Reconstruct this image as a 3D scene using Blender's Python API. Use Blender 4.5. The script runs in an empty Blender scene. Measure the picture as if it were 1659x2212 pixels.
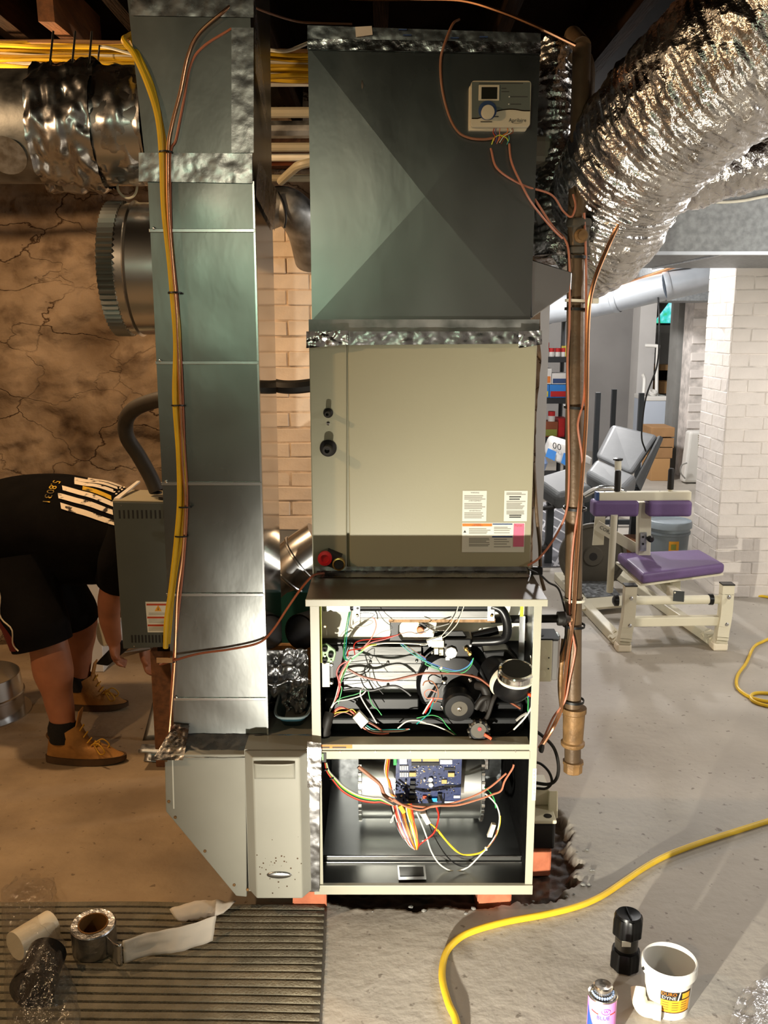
import bpy, bmesh, math, random
from mathutils import Vector, Matrix, noise
random.seed(7)
SC = bpy.context.scene
COL = SC.collection

# ------------------------------------------------------------------ camera
IW, IH = 1659.0, 2212.0
FPX, CX, CY = 2015.0, 829.5, 1106.0
PITCH = math.atan2(406.0, FPX)
CAMH = 1.72
cam_d = bpy.data.cameras.new('camera')
cam_d.sensor_fit = 'VERTICAL'; cam_d.sensor_height = 36.0
cam_d.lens = FPX / IH * 36.0
cam_d.clip_start = 0.05
cam = bpy.data.objects.new('camera', cam_d)
cam.location = (0, 0, CAMH)
cam.rotation_euler = (math.pi / 2 - PITCH, 0, 0)
COL.objects.link(cam); SC.camera = cam

# ------------------------------------------------------------------ colour management, world, lights
SC.view_settings.view_transform = 'Standard'
SC.view_settings.look = 'None'
SC.view_settings.gamma = 1.0
SC.view_settings.use_curve_mapping = False
SC.view_settings.exposure = 0.0
w = bpy.data.worlds.new('world'); SC.world = w; w.use_nodes = True
w.node_tree.nodes['Background'].inputs[0].default_value = (0.9, 0.95, 1.0, 1)
w.node_tree.nodes['Background'].inputs[1].default_value = 0.03

def aim(o, target):
    d = Vector(target) - o.location
    o.rotation_euler = d.to_track_quat('-Z', 'Y').to_euler()

def lamp(name, kind, loc, energy, color, size=0.05, target=None, spot=None, blend=0.3):
    l = bpy.data.lights.new(name, kind); l.energy = energy; l.color = color
    if kind == 'AREA': l.shape = 'DISK'; l.size = size
    else: l.shadow_soft_size = size
    if spot: l.spot_size = math.radians(spot); l.spot_blend = blend
    o = bpy.data.objects.new(name, l); o.location = loc; COL.objects.link(o)
    if target: aim(o, target)
    return o

# the low work light on the floor in front of the furnace
lamp('work_light', 'SPOT', (-0.23, 0.83, 0.26), 360, (1.0, 0.94, 0.80), 0.016, (0.82, 2.5, 0.36), 100, 1.0)
# warm bulb on the joists to the left
lamp('warm_bulb', 'POINT', (-1.62, 3.35, 2.52), 92, (1.0, 0.66, 0.36), 0.04)
lamp('warm_bulb_front', 'POINT', (-2.0, 1.3, 2.45), 90, (1.0, 0.66, 0.36), 0.04)
# white strip lamps of the rear basement
lamp('rear_lamp', 'POINT', (0.95, 6.4, 2.42), 110, (1.0, 0.97, 0.94), 0.10)
lamp('rear_lamp_far', 'POINT', (1.9, 9.3, 2.42), 230, (1.0, 0.97, 0.95), 0.10)
lamp('side_lamp', 'POINT', (3.0, 1.7, 2.15), 80, (1.0, 0.95, 0.88), 0.10)
lamp('side_lamp_rear', 'POINT', (3.1, 4.1, 2.15), 95, (1.0, 0.95, 0.90), 0.10)
# unseen green light added behind the camera for the glow on the plenum
wl_ = lamp('green_fill_light', 'AREA', (-0.90, -2.32, 2.12), 6.5, (0.62, 1.0, 0.66), 1.0, (-0.5, 3.0, 1.9)); wl_.data.shape = 'RECTANGLE'; wl_.data.size = .5; wl_.data.size_y = .34
lamp('fill_lamp', 'POINT', (-0.7, -0.9, 2.45), 14, (1.0, 0.80, 0.58), 0.06)  # unseen warm lamp added behind the camera as general fill

# ------------------------------------------------------------------ pixel to place
_c, _s = math.cos(PITCH), math.sin(PITCH)
def _ray(px, py):
    u = (px - CX) / FPX; v = (py - CY) / FPX
    return Vector((u, _c - v * _s, -_s - v * _c))
def YP(px, py, Y):
    r = _ray(px, py); t = Y / r.y
    return Vector((0, 0, CAMH)) + r * t
def ZP(px, py, z=0.0):
    r = _ray(px, py); t = (z - CAMH) / r.z
    return Vector((0, 0, CAMH)) + r * t
def XP(px, py, X):
    r = _ray(px, py); t = X / r.x
    return Vector((0, 0, CAMH)) + r * t
def path(pts, Y=None, z=None):
    out = []
    for p in pts:
        if z is not None: out.append(ZP(p[0], p[1], z))
        else: out.append(YP(p[0], p[1], p[2] if len(p) > 2 else Y))
    return out

# ------------------------------------------------------------------ materials
def lin(h):
    if isinstance(h, str):
        h = h.lstrip('#'); v = [int(h[i:i + 2], 16) / 255 for i in (0, 2, 4)]
        return tuple(x / 12.92 if x <= .04045 else ((x + .055) / 1.055) ** 2.4 for x in v)
    return tuple(h)
MATS = {}
def mat(name, col, rough=.5, metal=0., var=0., vs=6., bump=0., bs=40., spec=.5, trans=0., emit=None, estr=0.,
        coat=0., stretch=(1, 1, 1), col2=None, thr=(.35, .65), detail=4., alpha=1., ior=1.45, rvar=0., sss=0., bdist=.01, vor=False):
    m = bpy.data.materials.new(name); m.use_nodes = True
    nt = m.node_tree; b = nt.nodes['Principled BSDF']
    c = lin(col)
    b.inputs['Base Color'].default_value = (*c, 1)
    b.inputs['Roughness'].default_value = rough
    b.inputs['Metallic'].default_value = metal
    b.inputs['Specular IOR Level'].default_value = spec
    b.inputs['Transmission Weight'].default_value = trans
    b.inputs['IOR'].default_value = ior
    b.inputs['Coat Weight'].default_value = coat
    b.inputs['Alpha'].default_value = alpha
    if sss: b.inputs['Subsurface Weight'].default_value = sss; b.inputs['Subsurface Scale'].default_value = .01
    if emit is not None:
        b.inputs['Emission Color'].default_value = (*lin(emit), 1); b.inputs['Emission Strength'].default_value = estr
    if var or bump or col2 is not None or rvar:
        tc = nt.nodes.new('ShaderNodeTexCoord'); mp = nt.nodes.new('ShaderNodeMapping')
        mp.inputs['Scale'].default_value = stretch
        nt.links.new(tc.outputs['Object'], mp.inputs['Vector'])
        n = nt.nodes.new('ShaderNodeTexNoise'); n.inputs['Scale'].default_value = vs; n.inputs['Detail'].default_value = detail
        nt.links.new(mp.outputs[0], n.inputs['Vector'])
        if var or col2 is not None:
            r = nt.nodes.new('ShaderNodeValToRGB')
            r.color_ramp.elements[0].position = thr[0]; r.color_ramp.elements[1].position = thr[1]
            ca = lin(col2) if col2 is not None else tuple(x * (1 - var) for x in c)
            cb = c if col2 is not None else tuple(min(1, x * (1 + var)) for x in c)
            r.color_ramp.elements[0].color = (*ca, 1); r.color_ramp.elements[1].color = (*cb, 1)
            nt.links.new(n.outputs['Fac'], r.inputs[0]); nt.links.new(r.outputs[0], b.inputs['Base Color'])
        if rvar:
            mr = nt.nodes.new('ShaderNodeMapRange')
            mr.inputs['To Min'].default_value = max(.02, rough - rvar); mr.inputs['To Max'].default_value = min(1, rough + rvar)
            mr.inputs['From Min'].default_value = .3; mr.inputs['From Max'].default_value = .7
            nt.links.new(n.outputs['Fac'], mr.inputs['Value']); nt.links.new(mr.outputs[0], b.inputs['Roughness'])
        if bump:
            if vor:
                n2 = nt.nodes.new('ShaderNodeTexVoronoi'); n2.inputs['Scale'].default_value = bs
                out = n2.outputs['Distance']
            else:
                n2 = nt.nodes.new('ShaderNodeTexNoise'); n2.inputs['Scale'].default_value = bs; n2.inputs['Detail'].default_value = 5
                out = n2.outputs['Fac']
            nt.links.new(mp.outputs[0], n2.inputs['Vector'])
            bp = nt.nodes.new('ShaderNodeBump'); bp.inputs['Strength'].default_value = bump; bp.inputs['Distance'].default_value = bdist
            nt.links.new(out, bp.inputs['Height']); nt.links.new(bp.outputs[0], b.inputs['Normal'])
    MATS[name] = m
    return m

G = lambda n: MATS[n]
mat('galv', (.25, .258, .25), .30, 1., .08, 3., .10, 5., bdist=.02, rvar=.05, stretch=(1, 1, .6))
mat('galv_mirror', (.62, .62, .62), .09, 1., .03, 4., .02, 3., bdist=.01)
mat('galv_dull', (.42, .44, .46), .42, 1., .22, 45., .05, 12., bdist=.01, rvar=.1)
mat('galv_smooth', (.60, .61, .62), .24, 1., .06, 4., .05, 4., bdist=.02)
mat('old_galv', (.30, .30, .29), .5, 1., .30, 14., .1, 25., rvar=.12)
mat('spangle', '8c9092', .55, .35, .18, 38., .04, 30.)
mat('duct_light', 'c3cad2', .38, .45, .06, 8., .03, 10.)
mat('foil', (.68, .68, .69), .20, 1., .10, 12., .35, 34., bdist=.008, rvar=.1)
mat('foil_tape', (.46, .46, .47), .28, 1., .05, 26., .14, 22., bdist=.008, rvar=.05)
mat('flex', (.74, .73, .72), .22, 1., .16, 9., .75, 34., bdist=.014, rvar=.1)
mat('coil_paint', '9e9980', .42, 0., .02, 3., .02, 200.)
mat('cab_white', 'a29f8e', .40, 0., .03, 3.)
mat('boot_white', '8f8d82', .45, 0., .04, 5.)
mat('lid_grey', '4d463b', .35, .3, .08, 6.)
mat('black_metal', '0e0f10', .42, 0., .1, 10.)
mat('black_plastic', '101011', .34, 0., .1, 12.)
mat('black_rubber', '17130f', .6, 0., .15, 15.)
mat('dark_insul', '0a0a0a', .95, 0., .4, 20., .4, 60., spec=.08)
mat('inner_white', 'e9e4d2', .5)
mat('hx_steel', (.17, .17, .165), .40, 1., .12, 8., .08, 20., stretch=(.3, 1, 2))
mat('pan_steel', (.24, .24, .23), .36, 1., .12, 4., stretch=(.4, 1, 3))
mat('blower_steel', (.60, .61, .60), .28, 1., .06, 6.)
mat('chrome', (.8, .8, .78), .14, 1.)
mat('brass', (.75, .50, .16), .3, 1.)
mat('copper', (.83, .44, .24), .26, 1., .08, 20.)
mat('iron_brown', '5d4a35', .45, .25, .25, 9., .15, 60.)
mat('rust_brown', '80613c', .5, .25, .35, 20., .2, 60.)
mat('black_iron', '1d1a17', .5, .4, .25, 18., .2, 60.)
for n, c in dict(w_red='b02a1c', w_white='d9d6c6', w_green='2f9a4d', w_teal='1f8f86', w_black='111111', w_brown='7a3d20', w_orange='d9771c',
                 w_yellow='d8b52a', w_blue='2f63b0', w_pink='c7705a', w_purple='5b4a86', w_grey='8e8c86', w_copper='a9694e', w_tan='93644a',
                 nm_yellow='c9a31c', cord_yellow='e0b92c', lime='b5c22a', green_seal='7ea070').items():
    mat(n, c, .42, 0., .06, 20.)
mat('tie_black', '0d0d0d', .45)
mat('tie_white', 'd8d2bf', .45)
mat('label_white', 'd9d8cc', .5); mat('label_orange', 'e0761a', .5); mat('label_blue', '2f4673', .5); mat('label_pink', 'cf6a86', .5)
mat('label_red', 'b5431f', .5); mat('print_dark', '3a3a38', .6); mat('print_grey', '9a998f', .6); mat('label_black', '1c1a18', .5)
mat('label_yellow', 'e7a32a', .5)
mat('pcb', '0b2050', .35, 0., .2, 60., .05, 80.); mat('pcb_edge', '2a4fa8', .4)
mat('chip', '17181b', .4); mat('pin_tan', 'b49a63', .4); mat('relay_white', 'd6d6cf', .4); mat('led_blue', '2b9be6', .35)
mat('orange_plastic', 'e2481c', .45); mat('red_plastic', 'c01f26', .4); mat('orange_cap', 'e08a5e', .5)
mat('hum_grey', '4c514e', .45, .1, .04, 8.); mat('hum_tan', '9b927a', .5, 0., .06, 5.)
mat('ctrl_grey', '5f665f', .45); mat('ctrl_cream', 'cfc6ae', .42); mat('lcd', '23241f', .2)
mat('skin', 'a0674a', .5, 0., .12, 9., .05, 40., sss=.08)
mat('shirt', '0b0908', .95, 0., .25, 12., .2, 30., spec=.1); mat('shorts', '0a0807', .9, 0., .25, 9., .2, 20., spec=.15)
mat('shorts_red', '5a120e', .8); mat('piping', 'b3a58e', .7)
mat('print_white', 'dccbb2', .8, 0., .0, 30., col2='2a2018', thr=(.36, .44), detail=6.)
mat('print_yellow', 'c49a1e', .8, 0., .0, 25., col2='4a3a10', thr=(.38, .5), detail=6.)
mat('boot_tan', '9a6b33', .75, 0., .25, 14., .2, 60.); mat('boot_sole', '4a3520', .85, 0., .2, 20.); mat('boot_dark', '5a3d20', .8, 0., .2, 20.)
mat('sock', '14110f', .9, 0., .2, 40., .3, 150.); mat('lace', 'b8871f', .7); mat('hair', '1c120b', .8)
mat('cream_metal', 'd6d0ba', .4, 0., .03, 6.); mat('purple', '66507c', .5, 0., .05, 8., .08, 120.)
mat('grey_leather', '7d8083', .42, 0., .06, 5., .05, 40.); mat('dark_leather', '4d4f50', .5, 0., .08, 5.)
mat('plate_iron', '4b463c', .6, .1, .1, 10.); mat('bucket_grey', '7b858c', .4, 0., .05, 6.); mat('bucket_lid', '96a2ab', .4)
mat('shelf_black', '26282b', .5); mat('rack_dark', '2d3236', .5)
mat('white_paint', 'd9d5d0', .6, 0., .04, 4.); mat('white_plastic', 'dcdad4', .38, 0., .02, 6.); mat('pvc', 'e6dcc6', .38)
mat('grey_wall', '9b9895', .7, 0., .06, 2.); mat('white_wall', 'cfccc8', .7, 0., .05, 2., .1, 12.); mat('post_grey', '84837f', .7, 0., .1, 5., .2, 14.)
mat('brick_white', 'd8d1cb', .65, 0., .05, 6., .35, 22., bdist=.012); mat('brick_cream', 'e6d3bd', .7, 0., .10, 6., .35, 22., bdist=.012)
mat('mortar_white', 'ccc5bf', .8, 0., .25, 10., .4, 30.); mat('mortar_dark', 'cdb69d', .85, 0., .4, 12., .4, 30.)
mat('brick_red', 'b5694a', .8, 0., .15, 20., .3, 60.)
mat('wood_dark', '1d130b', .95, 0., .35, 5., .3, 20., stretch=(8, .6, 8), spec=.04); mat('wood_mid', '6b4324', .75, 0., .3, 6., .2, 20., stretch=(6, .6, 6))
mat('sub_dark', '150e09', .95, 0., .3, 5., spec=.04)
mat('stone', 'b39a7c', .9, 0., .0, 2.6, .6, 26., col2='77604a', thr=(.36, .58), detail=8., bdist=.02)
mat('cardboard', 'a07a52', .8, 0., .08, 8.); mat('tan_card', 'b98f5f', .8)
mat('tape_core', '6e4a1f', .8); mat('paper_white', 'd5cbbd', .7, 0., .03, 8., .1, 20.)
mat('tape_roll', (.42, .43, .46), .3, 1., .25, 14., .4, 40., bdist=.008)
mat('mat_grey', '77705f', .95, 0., .18, 16., .5, 140.)
mat('rug', '65666b', .95, 0., .12, 30., .3, 150.); mat('rug_line', 'b9b8bb', .95)
mat('clear_plastic', (.95, .95, .95), .08, 0., .0, 6., .35, 18., trans=1., ior=1.25, bdist=.01)
mat('clear_pvc', (.85, .85, .85), .05, 0., trans=1., ior=1.3)
def film_mat(name, tint, lo, hi, diff):
    m = bpy.data.materials.new(name); m.use_nodes = True; nt = m.node_tree; nt.nodes.clear(); N_ = nt.nodes.new; L_ = nt.links.new
    out = N_('ShaderNodeOutputMaterial'); tr = N_('ShaderNodeBsdfTransparent'); tr.inputs[0].default_value = (*tint, 1)
    gl = N_('ShaderNodeBsdfGlossy'); gl.inputs['Roughness'].default_value = .13; gl.inputs[0].default_value = (.9, .9, .9, 1)
    df = N_('ShaderNodeBsdfDiffuse'); df.inputs[0].default_value = (.6, .58, .55, 1)
    lw = N_('ShaderNodeLayerWeight'); lw.inputs[0].default_value = .35; mr = N_('ShaderNodeMapRange'); mr.inputs['To Min'].default_value = lo; mr.inputs['To Max'].default_value = hi
    L_(lw.outputs['Facing'], mr.inputs['Value']); tc = N_('ShaderNodeTexCoord'); no = N_('ShaderNodeTexNoise'); no.inputs['Scale'].default_value = 16.; no.inputs['Detail'].default_value = 5.
    L_(tc.outputs['Object'], no.inputs['Vector']); bp = N_('ShaderNodeBump'); bp.inputs['Strength'].default_value = .9; bp.inputs['Distance'].default_value = .03; L_(no.outputs['Fac'], bp.inputs['Height'])
    L_(bp.outputs[0], gl.inputs['Normal']); L_(bp.outputs[0], lw.inputs['Normal'])
    m0 = N_('ShaderNodeMixShader'); m0.inputs[0].default_value = diff; L_(tr.outputs[0], m0.inputs[1]); L_(df.outputs[0], m0.inputs[2])
    mx = N_('ShaderNodeMixShader'); L_(mr.outputs[0], mx.inputs[0]); L_(m0.outputs[0], mx.inputs[1]); L_(gl.outputs[0], mx.inputs[2]); L_(mx.outputs[0], out.inputs[0]); MATS[name] = m
film_mat('bag_film', (.95, .94, .92), .015, .22, .03); film_mat('bag_film2', (.80, .81, .84), .10, .7, .22)
mat('pump_cream', 'd9d0b4', .42, 0., .03, 6.)
mat('abs_black', '070707', .35, 0., .1, 20., spec=.3); mat('teal', '1f5a52', .5); mat('teal_blue', '1d3b44', .45); mat('teal_rim', '6f7d80', .45)
mat('can_pink', 'e08ad0', .35); mat('can_blue', '2b4fc0', .35); mat('can_metal', (.6, .55, .48), .25, 1.); mat('can_purple', '7a3aa0', .4)
mat('dark_foam', '0e0c0a', .8, 0., .2, 20.); mat('hose_dark', '2a241c', .6, 0., .15, 20.)
mat('food_red', 'b82020', .5); mat('food_white', 'd8d6d2', .5); mat('food_blue', '2f7fd0', .5); mat('food_yellow', 'd9c43a', .5)
mat('food_orange', 'd97a30', .5); mat('food_brown', '8a4a2c', .6); mat('food_green', '8a9040', .6); mat('food_lightblue', '9db8e8', .5)
mat('washer', 'b9c2cf', .4); mat('glass', (.9, .95, .95), .03, 0., trans=1.)

# floor material: painted concrete, bare dirt where the slab is broken (attribute 'dirt'), bare concrete to the left (attribute 'bare')
m = bpy.data.materials.new('floor_concrete'); m.use_nodes = True; nt = m.node_tree; b = nt.nodes['Principled BSDF']
N = nt.nodes.new; L = nt.links.new
tc = N('ShaderNodeTexCoord')
def _noise(sc, det=5):
    n = N('ShaderNodeTexNoise'); n.inputs['Scale'].default_value = sc; n.inputs['Detail'].default_value = det; L(tc.outputs['Object'], n.inputs['Vector']); return n
def _ramp(src, a, bb, ca, cb):
    r = N('ShaderNodeValToRGB'); r.color_ramp.elements[0].position = a; r.color_ramp.elements[1].position = bb
    r.color_ramp.elements[0].color = (*lin(ca), 1); r.color_ramp.elements[1].color = (*lin(cb), 1); L(src, r.inputs[0]); return r
def _mix(f, a, bb):
    x = N('ShaderNodeMix'); x.data_type = 'RGBA'; L(f, x.inputs['Factor']); L(a, x.inputs['A']); L(bb, x.inputs['B']); return x
paint = _ramp(_noise(1.7, 7).outputs['Fac'], .32, .68, '9b948a', 'b7b0a5')
bare = _ramp(_noise(2.6, 8).outputs['Fac'], .34, .66, '84715a', 'ae987b')
spots = _ramp(_noise(34, 3).outputs['Fac'], .66, .72, 'ffffff', '5c4630')
ab = N('ShaderNodeAttribute'); ab.attribute_name = 'bare'
ad = N('ShaderNodeAttribute'); ad.attribute_name = 'dirt'
x1 = _mix(ab.outputs['Fac'], paint.outputs[0], bare.outputs[0])
mul = N('ShaderNodeMix'); mul.data_type = 'RGBA'; mul.blend_type = 'MULTIPLY'; mul.inputs['Factor'].default_value = .55
L(x1.outputs['Result'], mul.inputs['A']); L(spots.outputs[0], mul.inputs['B'])
dirt = _ramp(_noise(22, 8).outputs['Fac'], .3, .75, '1d1610', '5a4736')
x2 = _mix(ad.outputs['Fac'], mul.outputs['Result'], dirt.outputs[0]); L(x2.outputs['Result'], b.inputs['Base Color'])
b.inputs['Roughness'].default_value = .62
bp = N('ShaderNodeBump'); bp.inputs['Strength'].default_value = .35; bp.inputs['Distance'].default_value = .01
L(_noise(26, 8).outputs['Fac'], bp.inputs['Height']); L(bp.outputs[0], b.inputs['Normal'])
MATS['floor_concrete'] = m

# rubble wall: plaster smears over brown stone, thin dark cracks
m = bpy.data.materials.new('stone'); m.use_nodes = True; nt = m.node_tree; b = nt.nodes['Principled BSDF']; N = nt.nodes.new; L = nt.links.new
tc = N('ShaderNodeTexCoord'); mp = N('ShaderNodeMapping'); mp.inputs['Scale'].default_value = (1, 1, 1.7); L(tc.outputs['Object'], mp.inputs['Vector'])
base = _ramp(_noise(2.3, 9).outputs['Fac'], .36, .62, '5c4a38', '94806a')
patch = _ramp(_noise(5.5, 9).outputs['Fac'], .30, .46, '5c4128', 'ffffff')
nz_ = N('ShaderNodeTexNoise'); nz_.inputs['Scale'].default_value = 3.; nz_.inputs['Detail'].default_value = 6; L(mp.outputs[0], nz_.inputs['Vector'])
ad_ = N('ShaderNodeMix'); ad_.data_type = 'RGBA'; ad_.blend_type = 'ADD'; ad_.inputs['Factor'].default_value = .55; L(mp.outputs[0], ad_.inputs['A']); L(nz_.outputs['Color'], ad_.inputs['B'])
vo = N('ShaderNodeTexVoronoi'); vo.feature = 'DISTANCE_TO_EDGE'; vo.inputs['Scale'].default_value = 2.3; L(ad_.outputs['Result'], vo.inputs['Vector'])
crack = _ramp(vo.outputs['Distance'], .0, .016, '6a543e', 'ffffff')
gate = _ramp(_noise(1.9, 3).outputs['Fac'], .46, .54, '000000', 'ffffff')
m1 = N('ShaderNodeMix'); m1.data_type = 'RGBA'; m1.blend_type = 'MULTIPLY'; m1.inputs['Factor'].default_value = .75; L(base.outputs[0], m1.inputs['A']); L(patch.outputs[0], m1.inputs['B'])
m2_ = N('ShaderNodeMix'); m2_.data_type = 'RGBA'; m2_.blend_type = 'MULTIPLY'; L(gate.outputs[0], m2_.inputs['Factor']); L(m1.outputs['Result'], m2_.inputs['A']); L(crack.outputs[0], m2_.inputs['B'])
L(m2_.outputs['Result'], b.inputs['Base Color']); b.inputs['Roughness'].default_value = .95; b.inputs['Specular IOR Level'].default_value = .1
hm = N('ShaderNodeMix'); hm.data_type = 'RGBA'; hm.inputs['Factor'].default_value = .16; L(_noise(11, 10).outputs['Fac'], hm.inputs['A']); L(crack.outputs[0], hm.inputs['B'])
bp = N('ShaderNodeBump'); bp.inputs['Strength'].default_value = .8; bp.inputs['Distance'].default_value = .035; L(hm.outputs['Result'], bp.inputs['Height']); L(bp.outputs[0], b.inputs['Normal'])
MATS['stone'] = m

# what is seen through the basement window: bright garden
m = bpy.data.materials.new('window_view'); m.use_nodes = True; nt = m.node_tree; nt.nodes.clear()
out = nt.nodes.new('ShaderNodeOutputMaterial'); em = nt.nodes.new('ShaderNodeEmission'); tc2 = nt.nodes.new('ShaderNodeTexCoord')
no = nt.nodes.new('ShaderNodeTexNoise'); no.inputs['Scale'].default_value = 9.; no.inputs['Detail'].default_value = 5
rr = nt.nodes.new('ShaderNodeValToRGB'); rr.color_ramp.elements[0].position = .3; rr.color_ramp.elements[0].color = (*lin('3fae3a'), 1)
rr.color_ramp.elements[1].position = .68; rr.color_ramp.elements[1].color = (*lin('bff0ff'), 1)
e = rr.color_ramp.elements.new(.5); e.color = (*lin('45c8c4'), 1)
nt.links.new(tc2.outputs['Object'], no.inputs['Vector']); nt.links.new(no.outputs['Fac'], rr.inputs[0]); nt.links.new(rr.outputs[0], em.inputs[0])
em.inputs[1].default_value = 1.3; nt.links.new(em.outputs[0], out.inputs[0]); MATS['window_view'] = m

# ------------------------------------------------------------------ object helpers
WL = {}
def thing(name, label, cat, loc, group=None):
    o = bpy.data.objects.new(name, None); o.location = Vector(loc); o.empty_display_size = .05
    COL.objects.link(o); WL[o.name] = Vector(loc)
    o['label'] = label; o['category'] = cat
    if group: o['group'] = group
    return o
def tag(o, label, cat, group=None):
    o['label'] = label; o['category'] = cat
    if group: o['group'] = group
    return o
def struct(o):
    o['kind'] = 'structure'; return o

def catmull(pts, n=8):
    pts = [Vector(p) for p in pts]
    if len(pts) < 3: return pts
    out = []
    P_ = [pts[0] * 2 - pts[1]] + pts + [pts[-1] * 2 - pts[-2]]
    for i in range(1, len(P_) - 2):
        a, b_, c, d = P_[i - 1:i + 3]
        for k in range(n):
            t = k / n; t2 = t * t; t3 = t2 * t
            out.append(.5 * ((2 * b_) + (c - a) * t + (2 * a - 5 * b_ + 4 * c - d) * t2 + (3 * b_ - a - 3 * c + d) * t3))
    out.append(pts[-1])
    return out

def frames(pts):
    T = []
    for i in range(len(pts)):
        a = pts[max(0, i - 1)]; b_ = pts[min(len(pts) - 1, i + 1)]
        d = (b_ - a); T.append(d.normalized() if d.length > 1e-9 else Vector((0, 0, 1)))
    up = Vector((0, 0, 1)) if abs(T[0].z) < .9 else Vector((0, -1, 0))
    n = (up - T[0] * up.dot(T[0])).normalized(); F = []
    for t in T:
        n = (n - t * n.dot(t)); n = n.normalized() if n.length > 1e-6 else t.orthogonal().normalized()
        F.append((t, n, t.cross(n)))
    return F

class MB:
    def __init__(s): s.v = []; s.f = []
    def add(s, vs, fs):
        o = len(s.v); s.v += [Vector(q) for q in vs]; s.f += [tuple(i + o for i in f) for f in fs]; return s
    def hexa(s, q):       # 8 corners: bottom ring 0-3, top ring 4-7
        return s.add(q, [(3, 2, 1, 0), (4, 5, 6, 7), (0, 1, 5, 4), (1, 2, 6, 5), (2, 3, 7, 6), (3, 0, 4, 7)])
    def box(s, x0, x1, y0, y1, z0, z1):
        return s.hexa([(x0, y0, z0), (x1, y0, z0), (x1, y1, z0), (x0, y1, z0), (x0, y0, z1), (x1, y0, z1), (x1, y1, z1), (x0, y1, z1)])
    def pbox(s, px0, px1, py0, py1, Y, depth):     # box whose front face covers a pixel rectangle on the plane Y (py0 top)
        a = YP((px0 + px1) / 2, py0, Y).z; b_ = YP((px0 + px1) / 2, py1, Y).z
        x0 = YP(px0, (py0 + py1) / 2, Y).x; x1 = YP(px1, (py0 + py1) / 2, Y).x
        return s.box(x0, x1, Y, Y + depth, b_, a)
    def slab(s, q4, th):  # four corners + thickness vector
        q4 = [Vector(p) for p in q4]; th = Vector(th)
        return s.hexa(q4 + [p + th for p in q4])
    def beam(s, p0, p1, w_, h_, up=(0, 0, 1)):
        p0 = Vector(p0); p1 = Vector(p1); t = (p1 - p0).normalized(); up = Vector(up)
        if abs(t.dot(up)) > .98: up = Vector((0, 1, 0))
        a = t.cross(up).normalized() * (w_ / 2); b_ = a.cross(t).normalized() * (h_ / 2)
        q = [p + sa * a + sb * b_ for p in (p0, p1) for sa, sb in ((-1, -1), (1, -1), (1, 1), (-1, 1))]
        return s.hexa(q)
    def tube(s, pts, r, n=8, caps=True, ey=1.):
        pts = [Vector(p) for p in pts]; F = frames(pts); o = len(s.v)
        R = r if isinstance(r, (list, tuple)) else [r] * len(pts)
        for p, (t, a, b_), rr_ in zip(pts, F, R):
            for k in range(n):
                an = 2 * math.pi * k / n; s.v.append(p + a * (math.cos(an) * rr_ * ey) + b_ * (math.sin(an) * rr_))
        for i in range(len(pts) - 1):
            for k in range(n):
                k2 = (k + 1) % n; s.f.append((o + i * n + k, o + i * n + k2, o + (i + 1) * n + k2, o + (i + 1) * n + k))
        if caps:
            s.f.append(tuple(o + k for k in reversed(range(n)))); e_ = o + (len(pts) - 1) * n; s.f.append(tuple(e_ + k for k in range(n)))
        return s
    def lathe(s, prof, org, axis=(0, 0, 1), n=32, caps=True):
        ax = Vector(axis).normalized(); a = ax.orthogonal().normalized(); b_ = ax.cross(a); org = Vector(org); o = len(s.v)
        for r, t in prof:
            for k in range(n):
                an = 2 * math.pi * k / n; s.v.append(org + ax * t + a * (math.cos(an) * r) + b_ * (math.sin(an) * r))
        for i in range(len(prof) - 1):
            for k in range(n):
                k2 = (k + 1) % n; s.f.append((o + i * n + k, o + i * n + k2, o + (i + 1) * n + k2, o + (i + 1) * n + k))
        if caps:
            if prof[0][0] > 1e-6: s.f.append(tuple(o + k for k in reversed(range(n))))
            if prof[-1][0] > 1e-6: e_ = o + (len(prof) - 1) * n; s.f.append(tuple(e_ + k for k in range(n)))
        return s
    def cyl(s, p0, p1, r, n=20):
        p0 = Vector(p0); p1 = Vector(p1); return s.lathe([(r, 0), (r, (p1 - p0).length)], p0, p1 - p0, n)
    def ring(s, p0, p1, r, t=.003, n=24):      # open pipe with wall thickness
        p0 = Vector(p0); p1 = Vector(p1); Ln = (p1 - p0).length
        return s.lathe([(r, 0), (r, Ln), (r - t, Ln), (r - t, 0), (r, 0)], p0, p1 - p0, n, caps=False)
    def prism(s, poly, th):
        poly = [Vector(p) for p in poly]; th = Vector(th); n = len(poly); o = len(s.v)
        s.v += poly + [p + th for p in poly]
        s.f.append(tuple(o + k for k in reversed(range(n)))); s.f.append(tuple(o + n + k for k in range(n)))
        for k in range(n): s.f.append((o + k, o + (k + 1) % n, o + n + (k + 1) % n, o + n + k))
        return s
    def grid(s, fn, nu, nv, closeu=False):
        o = len(s.v)
        for j in range(nv + 1):
            for i in range(nu + (0 if closeu else 1)): s.v.append(Vector(fn(i / nu, j / nv)))
        m_ = nu if closeu else nu + 1
        for j in range(nv):
            for i in range(nu):
                i2 = (i + 1) % m_; s.f.append((o + j * m_ + i, o + j * m_ + i2, o + (j + 1) * m_ + i2, o + (j + 1) * m_ + i))
        return s
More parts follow.
